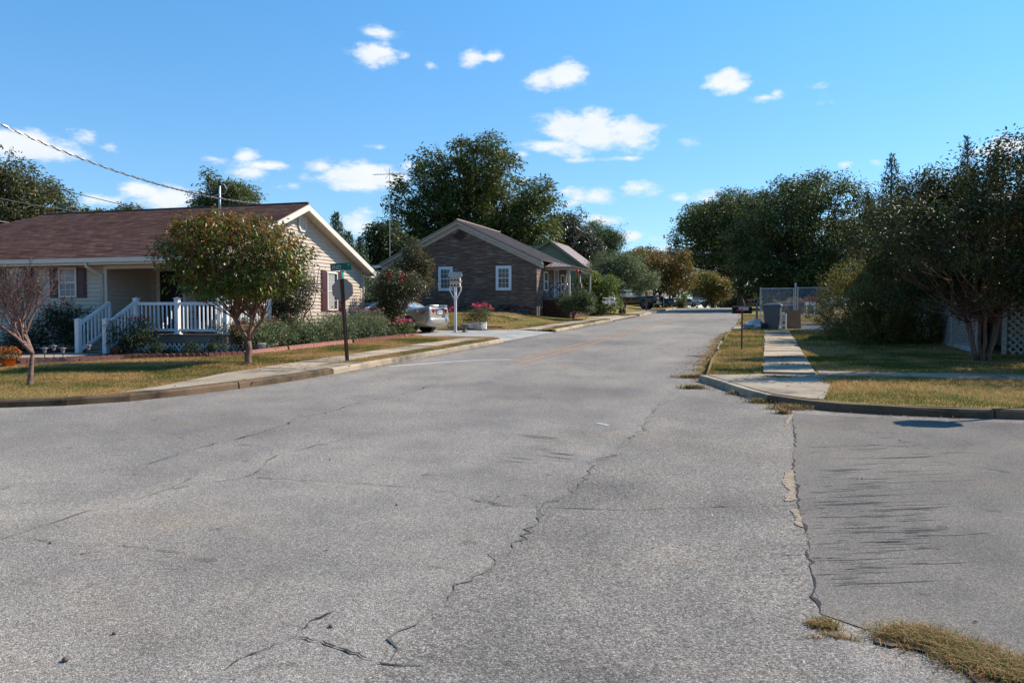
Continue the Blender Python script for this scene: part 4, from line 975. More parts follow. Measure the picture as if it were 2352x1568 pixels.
# planters hanging on the side rail of the porch
def long_planter(y0, lab):
    t = thing('window_planter', lab, 'planter', (-13.98, y0, 1.02), 0, 'terracotta planters on the porch side rail')
    b = MB(); b.add([(-.11, -.38, .0), (.11, -.38, .0), (.11, .38, .0), (-.11, .38, .0), (-.16, -.44, .26), (.16, -.44, .26), (.16, .44, .26), (-.16, .44, .26)], [(0, 3, 2, 1), (0, 1, 5, 4), (1, 2, 6, 5), (2, 3, 7, 6), (3, 0, 4, 7)]); b.box(-.17, -.45, .24, .17, .45, .28)
    b.build('box', terra, t)
    P = np.column_stack([rng.normal(0, .1, 420), rng.normal(0, .22, 420), .28 + np.abs(rng.normal(0, .1, 420))]); V, Fc = leaves_at(P, np.tile((0, 0, 1.), (420, 1)), .07, .4)
    fast_obj('foliage', fast_mesh('foliage', V, Fc, leafM, np.repeat(tints(420, [(.08, .13, .04), (.13, .18, .06), (.05, .09, .03)]), 4, axis=0)), t, 'stuff')
long_planter(19.95, 'terracotta box planter on the porch side rail, beside the corner post'); long_planter(21.0, 'terracotta box planter on the porch side rail, nearer the cream gable wall')

# ================================================================== HOUSE 2: brown dashed siding, brown metal roof
G2 = 1.62
H2 = thing('brown_house', 'brown dashed-siding house with brown metal gable roof and a side porch full of bicycles', 'house', (-18.0, 48.0, G2))
def P2(x, y, z=0): return (x + 18.0, y - 48.0, z - G2)
def M2(x, y, z, u, n): return basis(P2(x, y, z), u, n)
HX0, HX1, HY0, HY1, HE, HR, HM = -22.9, -13.12, 48.0, 56.0, 4.86, 7.2, -18.1
w = MB(); w.box(*P2(HX0, HY0, 1.3), *P2(HX1, HY1, HE))
w.add([P2(HX0, HY0 + .0, HE), P2(HX1, HY0, HE), P2(HM, HY0, HR - .1), P2(HX0, HY1, HE), P2(HX1, HY1, HE), P2(HM, HY1, HR - .1)], [(0, 1, 2), (5, 4, 3), (0, 2, 5, 3), (1, 4, 5, 2)])
w.build('wall', dashed, H2)
bslab = []      # siding panels: courses of .31 by .61 m pieces cut on the gable
R2 = random.Random(8); sl2 = (HR - HE) / (HX1 - HM)
wins = [(-19.45, -18.5, 2.95, 4.44), (-15.69, -14.7, 2.95, 4.44)]
z = 2.08; row = 0
while z < HR - .35:
    zt = z + .305; ins = 0 if zt < HE + .05 else (zt - HE) / sl2
    xa, xb = HX0 + ins + .02, HX1 - ins - .02; x = xa - (0 if row % 2 else .3)
    while x < xb - .05:
        a, c = max(x, xa), min(x + .607, xb)
        if c - a > .04:
            segs = [(a, c)]
            for (wa, wb, wz0, wz1) in wins:
                if z < wz1 and zt > wz0: segs = [q for (p0, p1) in segs for q in ((p0, min(p1, wa)), (max(p0, wb), p1)) if q[1] - q[0] > .03]
            for (p0, p1) in segs:
                t = .012 + R2.uniform(-.003, .004); b = MB()
                b.add([P2(p0 + .003, HY0, z), P2(p1 - .003, HY0, z), P2(p1 - .003, HY0, zt), P2(p0 + .003, HY0, zt), P2(p0 + .003, HY0 - t - .006, z + .003), P2(p1 - .003, HY0 - t - .006, z + .003), P2(p1 - .003, HY0 - t + .006, zt - .002), P2(p0 + .003, HY0 - t + .006, zt - .002)],
                      [(4, 5, 6, 7), (0, 1, 5, 4), (1, 2, 6, 5), (2, 3, 7, 6), (3, 0, 4, 7)])
                b.build('siding_panel', dashed, H2)
        x += .61
    z += .308; row += 1
# brick foundation course by course
bv, bf, bc = [], [], []
def brick_wall(x0, x1, z0, z1, P, y, u='x', store=None):
    zz = z0; r = 0
    while zz < z1 - .02:
        x = x0 - (0 if r % 2 else .11)
        while x < x1 - .01:
            a, c = max(x0, x), min(x1, x + .205); t = R2.uniform(.006, .014)
            if c - a > .02:
                if u == 'x': q = [(a, y), (c, y)]; vs = [P(a, y, zz), P(c, y, zz), P(c, y, zz + .06), P(a, y, zz + .06), P(a, y - t, zz), P(c, y - t, zz), P(c, y - t, zz + .06), P(a, y - t, zz + .06)]
                else: vs = [P(y, a, zz), P(y, c, zz), P(y, c, zz + .06), P(y, a, zz + .06), P(y + t, a, zz), P(y + t, c, zz), P(y + t, c, zz + .06), P(y + t, a, zz + .06)]
                k = len(bv); bv.extend(vs); bf.extend([(k + 4, k + 5, k + 6, k + 7), (k, k + 1, k + 5, k + 4), (k + 1, k + 2, k + 6, k + 5), (k + 2, k + 3, k + 7, k + 6), (k + 3, k, k + 4, k + 7)])
                cc = R2.choice([(.115, .04, .028), (.09, .032, .024), (.14, .055, .035), (.075, .03, .025)]); bc.extend([cc] * 8)
            x += .215
        zz += .071; r += 1
brick_wall(HX0, HX1, 1.5, 2.06, P2, HY0 + .005)
brick_wall(HX1, -11.45, 1.6, 2.40, P2, 49.48)
mort = mat('mortar', (.11, .09, .08), .9)
fnd = bx('foundation', mort, H2, *P2(HX0 - .01, HY0 - .004, 1.3), *P2(HX1 + .01, HY0 + .02, 2.07)); fast_obj('bricks', fast_mesh('bricks', np.array(bv), np.array(bf), brickM, np.array(bc)), fnd, 'stuff')
for x in (-19.9, -15.2): bx('foundation_vent', dark, H2, *P2(x, HY0 - .02, 1.72), *P2(x + .4, HY0 - .008, 1.92))
# roof panels of ribbed metal, front to back
rA = 47.62; rB = 56.15; eL, eR = HX0 - .42, HX1 + .42
zl = HE - sl2 * .42; W_ = .914
for side in (-1, 1):
    xe = eL if side < 0 else eR; y = rA
    while y < rB - .05:
        ye = min(y + W_, rB); b = MB(); zr = HR + .06; th = .02
        a0, a1, a2, a3 = P2(HM, y, zr), P2(xe, y, zl + .06), P2(xe, ye - .004, zl + .06), P2(HM, ye - .004, zr)
        dn = lambda p: (p[0], p[1], p[2] - th)
        b.add([a0, a1, a2, a3, dn(a0), dn(a1), dn(a2), dn(a3)], [(0, 1, 2, 3) if side < 0 else (3, 2, 1, 0), (7, 6, 5, 4), (0, 4, 5, 1), (1, 5, 6, 2), (2, 6, 7, 3)])
        for k in range(4):
            yy = y + .02 + k * .228
            if yy + .05 > ye: break
            for (q0, q1) in ((0, .05),):
                p = [P2(HM, yy, zr + .002), P2(xe, yy, zl + .062), P2(xe, yy + .05, zl + .062), P2(HM, yy + .05, zr + .002)]
                top = [(v[0], v[1] + (.012 if i < 2 else -.012), v[2] + .022) for i, v in enumerate(p)]
                b.add(p + top, [(4, 5, 6, 7), (0, 1, 5, 4), (2, 3, 7, 6), (1, 2, 6, 5)])
        b.build('roof_panel', roofmetal, H2); y += W_
MB().tube([P2(HM, rA, HR + .09), P2(HM, rB, HR + .09)], .07, 6).build('ridge_cap', roofmetal, H2)
for (xa, za, xb, zb) in ((eL, zl, HM, HR), (HM, HR, eR, zl)):
    def strip2(y0, y1, o0, o1, nm, m):
        MB().add([P2(xa, y0, za - o0), P2(xb, y0, zb - o0), P2(xb, y0, zb - o1), P2(xa, y0, za - o1), P2(xa, y1, za - o0), P2(xb, y1, zb - o0), P2(xb, y1, zb - o1), P2(xa, y1, za - o1)],
                 [(0, 1, 2, 3), (7, 6, 5, 4), (0, 4, 5, 1), (2, 6, 7, 3), (1, 5, 6, 2), (0, 3, 7, 4)]).build(nm, m, H2)
    strip2(rA - .01, rA + .02, -.05, .06, 'roof_edge', roofmetal); strip2(rA + .03, rA + .06, .0, .17, 'rake_board', white_old); strip2(rA + .1, HY0 - .02, .12, .14, 'soffit', white_old)
    strip2(HY0 - .035, HY0 - .02, .14, .42, 'frieze_board', white_old)
# windows and diamond vent
for (wa, wb, wz0, wz1) in wins: 
    window(H2, M2(wa, HY0 - .02, wz0, (1, 0, 0), (0, -1, 0)), wb - wa, wz1 - wz0, gl=glass_mat('green_glass', (.07, .09, .085)), cols=3, rows=2, fr=.17, frm=mat('window_vinyl', (.62, .66, .72), .45, var=.04))
M = M2(-18.02, HY0 - .022, 6.35, (1, 0, 0), (0, -1, 0)); vv = MB().add([(-.46, 0, 0), (0, 0, -.33), (.46, 0, 0), (0, 0, .33), (-.46, .06, 0), (0, .06, -.33), (.46, .06, 0), (0, .06, .33), (-.38, .06, 0), (0, .06, -.27), (.38, .06, 0), (0, .06, .27), (-.38, .01, 0), (0, .01, -.27), (.38, .01, 0), (0, .01, .27)],
    [(0, 1, 5, 4), (1, 2, 6, 5), (2, 3, 7, 6), (3, 0, 4, 7), (4, 5, 9, 8), (5, 6, 10, 9), (6, 7, 11, 10), (7, 4, 8, 11), (8, 9, 13, 12), (9, 10, 14, 13), (10, 11, 15, 14), (11, 8, 12, 15)]).xf(M).build('gable_vent', mat('dark_wood', (.05, .035, .03), .8), H2)
for i in range(7):
    z = -.2 + i * .065; hw = .38 * (1 - abs(z) / .27); MB().add([(-hw, .012, z + .03), (hw, .012, z + .03), (hw, .05, z), (-hw, .05, z)], [(0, 3, 2, 1)]).xf(M).build('vent_slat', mat('dark_wood', (.05, .035, .03), .8), vv)
MB().tube([P2(HX1 - .02, HY0 - .06, 3.9), P2(HX1 - .02, HY0 - .06, 2.1)], .03, 6).build('pipe', black, H2)
# east wall: windows, door, stone cladding strips; porch with hip roof
PW = mat('porch_stone', (.23, .15, .12), .85, var=.5, nscale=6, bmp=.5)
for (ya, yb, nm) in ((49.6, 50.5, 'w'), (54.0, 54.9, 'w')): window(H2, M2(HX1 + .01, ya, 2.95, (0, 1, 0), (1, 0, 0)), yb - ya, 1.2, cols=1, rows=1, fr=.08, frm=white)
M = M2(HX1 + .01, 52.2, 2.5, (0, 1, 0), (1, 0, 0)); d = MB().box(0, 0, 0, .1, .05, 1.95).box(.95, 0, 0, 1.05, .05, 1.95).box(.1, 0, 1.85, .95, .05, 1.95).xf(M).build('door', white, H2); MB().box(.1, 0, 0, .95, .03, 1.85).xf(M).build('door_leaf', mat('grey_blue_door', (.18, .19, .25), .5), d)
bx('porch_floor', mat('blue_grey_floor', (.13, .16, .19), .6), H2, *P2(HX1 + .01, 49.5, 2.40), *P2(-11.4, HY1, 2.5)); bx('porch_base', mat('dark_red_brickwork', (.085, .035, .026), .9, var=.35, nscale=12), H2, *P2(HX1 + .01, 49.52, 1.3), *P2(-11.45, HY1 - .02, 2.40))
for x, y in ((-11.5, 49.62), (-11.5, 52.6), (-11.5, 55.9)):
    b = MB(); b.box(*P2(x - .06, y - .06, 2.5), *P2(x + .06, y + .06, 4.22)); b.build('porch_post', white_old, H2)
bx('porch_pier', PW, H2, *P2(-11.62, 52.45, 2.5), *P2(-11.36, 52.75, 3.5))
bx('porch_beam', white_old, H2, *P2(HX1 + .1, 49.5, 4.22), *P2(-11.38, 49.6, 4.40)); bx('porch_beam', white_old, H2, *P2(-11.55, 49.6, 4.22), *P2(-11.43, HY1, 4.40))
pr = [P2(HX1 - .35, 49.15, 4.40), P2(-11.05, 49.15, 4.40), P2(-11.05, HY1 + .1, 4.40), P2(HX1 + .02, 50.9, 4.86), P2(HX1 + .02, HY1 + .1, 4.86)]
MB().add(pr + [(p[0], p[1], p[2] - .03) for p in pr], [(0, 1, 3), (1, 2, 4, 3), (8, 6, 5), (8, 9, 7, 6), (0, 5, 6, 1), (1, 6, 7, 2)]).build('porch_roof', roofmetal, H2)
pr_ = MB()
for i in range(9):      # standing ribs on the near hip
    t = (i + .5) / 9; a = Vector(pr[0]).lerp(Vector(pr[1]), t); c_ = Vector(pr[3]); e = Vector(pr[0]).lerp(c_, t / .16) if t < .16 else Vector(pr[1]).lerp(c_, (1 - t) / .84)
    b_ = Vector((a.x, e.y, e.z)); 
    if t >= .16: k = (1 - t) / .84; b_ = Vector((a.x, pr[1][1] + (pr[3][1] - pr[1][1]) * k, pr[1][2] + (pr[3][2] - pr[1][2]) * k))
    pr_.beam(a + Vector((0, 0, .012)), b_ + Vector((0, 0, .012)), .035, .03)
pr_.build('roof_rib', mat('bright_roof_rib', (.42, .35, .30), .3, .5), H2, kind='stuff')
bx('roof_flashing', white, H2, *P2(HX1 - .3, 49.2, 4.44), *P2(HX1 - .1, 50.7, 4.47))
# annex on the left
AN = thing('side_annex', 'pale sided annex with small brown roof joined to the left of the brown house', 'building', (-24.4, 49.6, G2))
def PA(x, y, z): return (x + 24.4, y - 49.6, z - G2)
bx('wall', mat('pale_grey_siding', (.33, .32, .30), .6), AN, *PA(-27, 49.6, 2.1), *PA(-22.95, 55, 4.4)); bx('foundation', mort, AN, *PA(-27, 49.62, 1.2), *PA(-22.97, 54.9, 2.1))
siding(AN, basis(PA(-27, 49.6, 0), (1, 0, 0), (0, -1, 0)), 3.9, 2.1 - 0, 4.38, mat('pale_grey_siding', (.33, .32, .30), .6), .15)
bx('corner_post', trim, AN, *PA(-23.15, 49.53, 2.1), *PA(-22.96, 49.58, 4.4))
MB().add([PA(-27.4, 49.1, 4.3), PA(-22.6, 49.1, 4.75), PA(-22.6, 55, 4.75), PA(-27.4, 55, 4.3), PA(-27.4, 49.1, 4.42), PA(-22.6, 49.1, 4.87), PA(-22.6, 55, 4.87), PA(-27.4, 55, 4.42)], [(3, 2, 1, 0), (4, 5, 6, 7), (0, 1, 5, 4), (1, 2, 6, 5), (2, 3, 7, 6), (3, 0, 4, 7)]).build('roof', roofmetal, AN)
MB().beam(PA(-27.4, 49.07, 4.28), PA(-22.6, 49.07, 4.73), .03, .16).build('fascia', white, AN)
# antenna on a tall mast
ant = thing('tv_antenna', 'tall thin television antenna mast rising behind the brown house roof', 'antenna', (-23.05, 48.6, 1.7))
MB().tube([(0, 0, 0), (0, 0, 9.1)], .022, 6).build('mast', steel, ant)
b = MB(); b.tube([(-1.15, 0, 8.75), (1.25, .25, 8.78)], .016, 5)
for i in range(13):
    x = -1.1 + i * .19; l = .28 + .02 * i; b.tube([(x, -l, 8.76), (x, l, 8.76)], .008, 4)
b.tube([(-.3, -.15, 9.05), (0, 0, 8.8), (-.35, .1, 8.45)], .012, 4); b.build('boom', steel, ant)
MB().lathe([(.05, 7.6), (.07, 7.65), (.05, 7.75)], 8).build('rotor', steel, ant)

# ================================================================== BICYCLES on the porch
def bicycle(x, y, rz, col, lab):
    t = thing('bicycle', lab, 'bicycle', (x, y, 2.5), rz, 'bicycles parked on the brown house porch'); fm = mat(lab[:12], col, .35, coat=.4)
    for wx in (-.5, .5):
        pts = [(wx + .33 * math.cos(a), 0, .33 + .33 * math.sin(a)) for a in np.linspace(0, 2 * PI, 25)]
        wh = MB().tube(pts, .018, 5, False).build('wheel', rubber, t); sp = MB()
        for k in range(12): a = k * PI / 6; sp.tube([(wx, 0, .33), (wx + .31 * math.cos(a), 0, .33 + .31 * math.sin(a))], .003, 3)
        sp.build('spokes', chrome, wh, kind='stuff')
    b = MB(); bb = (-.06, 0, .28); st = (-.2, 0, .78); hd = (.33, 0, .78); hb = (.36, 0, .68)
    for p, q in ((bb, st), (bb, hb), (st, hd), (st, (-.5, 0, .33)), (bb, (-.5, 0, .33)), (hd, (.5, 0, .33)), (hd, hb)): b.tube([p, q], .018, 6)
    b.build('frame', fm, t); MB().tube([st, (-.22, 0, .88)], .013, 5).build('seat_post', chrome, t); MB().box(-.34, -.06, .87, -.1, .06, .92).build('saddle', black, t, bevel=.02)
    MB().tube([(.30, -.28, .93), (.33, -.1, .9), (.31, 0, .86), (.33, .1, .9), (.30, .28, .93)], .013, 5).build('handlebar', black, t); MB().tube([hd, (.31, 0, .87)], .013, 5).build('stem', chrome, t)
bicycle(-12.5, 49.95, .1, (.10, .13, .22), 'blue-grey bicycle nearest the left end of the porch'); bicycle(-12.1, 50.3, -.1, (.03, .03, .04), 'black bicycle behind the blue-grey one on the porch'); bicycle(-11.95, 49.8, .25, (.3, .3, .32), 'silver bicycle at the right end of the porch')

# ================================================================== HOUSE 3 and houses far down the street
def simple_house(name, label, x0, x1, y0, y1, g, eave, ridge, wallm, roofm, porch=True, ov=.35, xm=None, brd=True):
    t = thing(name, label, 'house', ((x0 + x1) / 2, y0, g)); cx = (x0 + x1) / 2; xm = cx if xm is None else xm
    Q = lambda x, y, z: (x - cx, y - y0, z - g)
    w = MB().box(*Q(x0, y0, g - .4), *Q(x1, y1, eave)); w.add([Q(x0, y0, eave), Q(x1, y0, eave), Q(xm, y0, ridge - .1), Q(x0, y1, eave), Q(x1, y1, eave), Q(xm, y1, ridge - .1)], [(0, 1, 2), (5, 4, 3), (0, 2, 5, 3), (1, 4, 5, 2)]); w.build('wall', wallm, t)
    s = (ridge - eave) / (x1 - xm)
    if brd:
        siding(t, basis(Q(x0, y0, 0), (1, 0, 0), (0, -1, 0)), x1 - x0, g + .3 - 0, ridge - .3, wallm, .2, left=lambda z: max(0, (z + .0 - eave) / s), right=lambda z: (x1 - x0) - max(0, (z - eave) / s))
    for xa in (x0 - ov, x1 + ov):
        za = eave - s * ov; ps = [Q(xm, y0 - ov, ridge), Q(xa, y0 - ov, za), Q(xa, y1 + ov, za), Q(xm, y1 + ov, ridge)]; ps += [(p[0], p[1], p[2] + .07) for p in ps]
        MB().add(ps, [(3, 2, 1, 0), (4, 5, 6, 7), (0, 1, 5, 4), (1, 2, 6, 5), (2, 3, 7, 6)]).build('roof', roofm, t)
        MB().beam(Q(xa, y0 - ov - .02, za - .02), Q(xm, y0 - ov - .02, ridge - .02), .03, .18).build('rake_board', wallm if name == 'green_house' else white_old, t)
    for k in range(2):
        xx = x0 + (x1 - x0) * (.25 + .42 * k); window(t, basis(Q(xx, y0 - .02, g + 1.3), (1, 0, 0), (0, -1, 0)), .9, 1.4, frm=white, cols=2, rows=1)
    for k in range(3): window(t, basis(Q(x1 + .01, y0 + 1.2 + k * (y1 - y0 - 2.4) / 2.5, g + 1.3), (0, 1, 0), (1, 0, 0)), .9, 1.3, frm=white, cols=1, rows=1)
    if porch:
        px = x1 + 1.7; b = [Q(x1, y0 + .4, eave - .3), Q(px, y0 + .4, eave - .75), Q(px, y1 - .4, eave - .75), Q(x1, y1 - .4, eave - .3)]; b += [(p[0], p[1], p[2] + .06) for p in b]
        MB().add(b, [(3, 2, 1, 0), (4, 5, 6, 7), (0, 1, 5, 4), (1, 2, 6, 5), (2, 3, 7, 6)]).build('porch_roof', roofm, t); bx('porch_floor', conc_p, t, *Q(x1, y0 + .5, g - .3), *Q(px - .1, y1 - .5, g + .5))
        for k in range(5): yy = y0 + .6 + k * (y1 - y0 - 1.2) / 4; bx('porch_post', white, t, *Q(px - .25, yy - .07, g + .5), *Q(px - .12, yy + .07, eave - .7))
        bb = MB(); yy = y0 + .7
        while yy < y1 - .7: bb.box(*Q(px - .2, yy, g + .55), *Q(px - .17, yy + .03, g + 1.3)); yy += .16
        bb.build('porch_railing', white, t, kind='stuff')
    return t
simple_house('green_house', 'sage green house with brown metal roof just beyond the brown house', -21.5, -13.3, 65, 71, T(64) + .4, 4.9, 7.35, green_sid, roofmetal, False, xm=-16.6)
pale = mat('pale_board', (.50, .49, .45), .6, var=.06); redroof = mat('faded_red_roof', (.22, .13, .12), .7, var=.2)
simple_house('pale_house', 'pale cottage with grey roof far down the street behind the blue car', -22, -15.5, 98, 106, T(98) + .15, T(98) + 2.75, T(98) + 4.7, pale, mat('grey_roof', (.20, .165, .15), .7))
simple_house('pale_cottage', 'small pale cottage with reddish porch roof farther down, above the tan car', -25.5, -18.5, 132, 142, T(132) + .1, T(132) + 2.9, T(132) + 4.9, mat('cream_board', (.55, .52, .47), .6), redroof)
simple_house('white_bungalow', 'farthest white bungalow down the street, left of the black sport utility vehicle', -27, -20, 160, 172, T(160) + .1, T(160) + 2.8, T(160) + 4.6, white, mat('grey_roof', (.20, .165, .15), .7))
simple_house('distant_house', 'distant pale house seen through the chain-link fence on the right', 16, 24, 104, 112, T(104) + .1, T(104) + 2.8, T(104) + 4.8, pale, redroof)

# ================================================================== HOUSE 4: white house with lattice-skirted porch on the right
H4 = thing('lattice_porch_house', 'shaded white house with peeling boards and lattice-skirted porch at the right edge', 'house', (7.0, 23.0, T(23) + .1))
g4 = T(23) + .1
def P4(x, y, z): return (x - 7.0, y - 23.0, z - g4)
wg = mat('weathered_white_board', (.42, .41, .40), .8, var=.3, nscale=6)
bx('wall', wg, H4, *P4(6.3, 25.2, g4), *P4(16, 34, 4.2)); bx('wall', wg, H4, *P4(5.3, 27.5, g4), *P4(6.4, 34, 4.2))
siding(H4, basis(P4(6.3, 25.2, 0), (1, 0, 0), (0, -1, 0)), 9.7, 2.1, 4.15, wg, .15)
MB().add([P4(4.7, 22.3, 4.3), P4(16.5, 22.3, 4.3), P4(16.5, 28, 5.2), P4(4.7, 28, 5.2), P4(4.7, 34.4, 4.3), P4(16.5, 34.4, 4.3), P4(4.7, 22.3, 4.18), P4(16.5, 22.3, 4.18), P4(4.7, 34.4, 4.18), P4(16.5, 34.4, 4.18)],
         [(0, 1, 2, 3), (3, 2, 5, 4), (6, 8, 9, 7), (0, 6, 7, 1), (4, 5, 9, 8), (0, 3, 4, 8, 6), (1, 7, 9, 5, 2)]).build('roof', mat('grey_roof', (.20, .165, .15), .7), H4)
bx('porch_floor', mat('blue_grey_floor', (.13, .16, .19), .6), H4, *P4(4.95, 22.55, 2.02), *P4(16, 27.5, 2.10))
bx('skirt_board', white_old, H4, *P4(5.0, 22.58, 1.72), *P4(16, 22.62, 2.02)); bx('skirt_board', white_old, H4, *P4(4.97, 22.66, 1.86), *P4(5.0, 28.6, 2.02)); bx('skirt_board', white_old, H4, *P4(4.97, 22.66, .62), *P4(5.0, 28.6, .80))
lattice(MB(), 5.62, 16, .60, 1.72, .16, .045).xf(basis(P4(0, 22.60, 0), (1, 0, 0), (0, -1, 0))).build('lattice', white_old, H4, kind='stuff')
lattice(MB(), 0, 2.5, .80, 1.86, .15, .04).xf(basis(P4(4.97, 22.85, 0), (0, 1, 0), (-1, 0, 0))).build('lattice', white_old, H4, kind='stuff')
lattice(MB(), 2.6, 5.6, .80, 1.86, .15, .04).xf(basis(P4(4.97, 22.85, 0), (0, 1, 0), (-1, 0, 0))).build('lattice', white_old, H4, kind='stuff')
for x, y, zt in ((4.98, 22.62, 2.02), (4.98, 25.4, 2.02), (4.98, 28.6, 2.02), (5.55, 22.62, 2.02)): bx('skirt_post', white_old, H4, *P4(x - .05, y - .06, .5), *P4(x + .04, y + .05, zt))
for x in (5.05, 8.2, 11.5): bx('porch_post', white_old, H4, *P4(x - .07, 22.7, 2.1), *P4(x + .07, 22.84, 4.2))
b = MB().beam(P4(5.1, 22.77, 2.95), P4(16, 22.77, 2.95), .05, .08).beam(P4(5.06, 22.85, 2.95), P4(5.06, 27.4, 2.95), .05, .08); rl = b.build('railing', white_old, H4)
me = MB().box(-.02, -.02, 0, .02, .02, .8).mesh('baluster', white_old)
for i in range(28):
    o = bpy.data.objects.new('baluster', me); o.location = P4(5.25 + i * .16, 22.77, 2.12); link(o, rl)
for i in range(22):
    o = bpy.data.objects.new('baluster', me); o.location = P4(5.06, 23.0 + i * .2, 2.12); link(o, rl)
window(H4, basis(P4(7.6, 25.17, 2.9), (1, 0, 0), (0, -1, 0)), 1.0, 1.4, frm=white_old); window(H4, basis(P4(10.2, 25.17, 2.9), (1, 0, 0), (0, -1, 0)), 1.0, 1.4, frm=white_old)

# ================================================================== TREES
CT, ST = math.cos(TH), math.sin(TH)
def spot(px, s):
    lat = (px - CXP) / F_PX * s; return Vector((lat * CT - s * ST, lat * ST + s * CT, 0))
def lobes_at(base, s, L, depth=1.0, seed=1, layers=3, jit=.35):
    """crown lobes with real depth: each measured lobe is repeated nearer and farther with its own offset"""
    R = random.Random(seed); out = []
    fwd = Vector((-ST, CT, 0)); rt = Vector((CT, ST, 0))
    for (px, py, r) in L:
        c = spot(px, s); c.z = EYE + (HZP - py) / F_PX * s; rr = r / F_PX * s
        for k in range(layers):
            dd = 0 if layers == 1 else (k / (layers - 1) - .5) * 2 * depth
            o = fwd * dd + rt * R.uniform(-jit, jit) * rr + Vector((0, 0, R.uniform(-jit, jit) * rr)) - Vector((0, 0, abs(dd) / max(.1, depth) * rr * .35))
            p = c * 1.0 + o - Vector(base); out.append((p.x, p.y, p.z, rr * R.uniform(.85, 1.0)))
    return out
def base_of(px, s, dz=0): 
    p = spot(px, s); return (p.x, p.y, T(p.y) + dz)

GREEN_DK = [(.075, .10, .022), (.11, .14, .032), (.05, .07, .018), (.16, .17, .05)]
# young pear by the stop sign: folded glossy leaves turning orange on top
s_ = 19.0; bs = (-11.39, 16.44, T(16.44) + .10)
PL = [(430, 560, 36), (470, 530, 38), (520, 515, 36), (570, 525, 36), (620, 540, 38), (660, 570, 34), (420, 600, 32), (470, 590, 38), (530, 580, 36), (590, 590, 38), (640, 610, 38), (440, 640, 30), (500, 640, 42), (560, 645, 42), (610, 645, 36), (410, 560, 18), (675, 600, 18), (535, 490, 12), (475, 500, 12), (600, 500, 12), (655, 530, 12), (395, 585, 10), (690, 590, 10), (440, 525, 12), (565, 497, 9), (630, 512, 10)]
tree('pear_tree', 'young round tree with folded green and orange leaves on the lawn by the stop sign', bs, lobes_at(bs, s_, PL, .75, 3, 3, .22), 15000, .112,
     [(.075, .12, .015), (.12, .165, .022), (.20, .21, .035), (.045, .07, .012)], [.35, .3, .15, .2], [.35, .3, .15, .2][0] * .22, 1.15, cr=.10, per=12, barkm=bark_myrtle, lm=waxM, stems=5, splay=.40, fork=.5, thin=.8, aspect=.38, droop=1.4, hollow=.5, leaf2=([(.42, .17, .025), (.34, .19, .03), (.27, .09, .02)], .55), seed=4)
# big pecan behind the brown house
s_ = 72; bs = base_of(1095, s_, .5)
tree('pecan_tree', 'huge dark green tree with ragged towering crown behind the brown house', bs, lobes_at(bs, s_, [(985, 372, 30), (1000, 425, 42), (955, 445, 36), (1062, 352, 34), (1072, 332, 18), (1135, 345, 38), (1160, 385, 40), (1105, 400, 45), (1050, 420, 52), (1000, 485, 56), (930, 525, 42), (922, 480, 26), (1080, 490, 66), (1150, 460, 54), (1195, 500, 54), (1222, 455, 38), (1252, 435, 28), (1268, 480, 30), (1235, 540, 44), (1240, 585, 28), (1160, 545, 56), (1020, 555, 52), (950, 565, 38), (1100, 575, 52), (1010, 350, 12)], 3.4, 5, 3, .22), 56000, .34,
     GREEN_DK, [.4, .3, .2, .1], .55, 4.0, cr=.34, per=34, barkm=bark_dk, hollow=.62, droop=.5, aspect=.36)
s_ = 80; bs = base_of(1835, s_, .1)
tree('shade_tree', 'large dense rounded dark green tree beyond the chain-link fence', bs, lobes_at(bs, s_, [(1752, 470, 42), (1820, 445, 44), (1890, 445, 44), (1935, 500, 34), (1725, 520, 36), (1790, 515, 54), (1860, 520, 56), (1922, 570, 42), (1722, 590, 38), (1785, 600, 54), (1855, 600, 56), (1915, 630, 38), (1745, 650, 36), (1810, 652, 42), (1870, 650, 42), (1850, 416, 18), (1790, 430, 22), (1905, 418, 16), (1700, 550, 20), (1955, 560, 18)], 4.2, 6, 3), 60000, .30,
     [(.06, .09, .022), (.09, .125, .035), (.035, .052, .016), (.13, .15, .045)], None, .45, 2.8, cr=.42, per=30, barkm=bark_dk, hollow=.6, droop=.3)
s_ = 118; bs = base_of(1702, s_, 0)
tree('oak_tree', 'tall open-crowned oak with dark forking trunk at the far bend, right of the street', bs, lobes_at(bs, s_, [(1600, 492, 28), (1645, 472, 28), (1690, 465, 30), (1568, 530, 20), (1615, 535, 34), (1675, 525, 44), (1722, 490, 34), (1590, 590, 22), (1645, 585, 30), (1705, 590, 36), (1560, 575, 13), (1612, 640, 18), (1700, 540, 36), (1730, 560, 30), (1572, 605, 12)], 4.5, 7, 3, .2), 42000, .42,
     GREEN_DK, None, .5, 5.5, cr=.55, per=30, barkm=bark_dk, hollow=.55)
s_ = 48; bs = base_of(40, s_, .1)
tree('oak_tree', 'broad dark oak behind the cream house at the left edge', bs, lobes_at(bs, s_, [(20, 402, 34), (72, 400, 32), (108, 432, 30), (40, 450, 48), (130, 478, 30), (168, 488, 20), (92, 500, 40), (20, 512, 48), (-40, 430, 50), (-40, 520, 50), (150, 510, 26), (-10, 330, 12)], 2.0, 8, 3), 26000, .21,
     [(.07, .095, .03), (.11, .13, .045), (.05, .06, .02), (.16, .13, .05)], None, .4, 3.0, cr=.26, per=26, barkm=bark_dk, hollow=.6)
s_ = 50; bs = base_of(520, s_, .1)
tree('pecan_tree', 'feathery light green treetop showing over the cream roof ridge', bs, lobes_at(bs, s_, [(508, 428, 20), (520, 455, 24), (478, 462, 16), (556, 430, 20), (568, 462, 20), (500, 478, 24), (500, 408, 9), (548, 480, 24)], 1.2, 9, 3), 12000, .24,
     [(.10, .13, .04), (.15, .17, .06), (.07, .09, .03)], None, .25, 3.2, cr=.24, per=22, hollow=.5, aspect=.3)
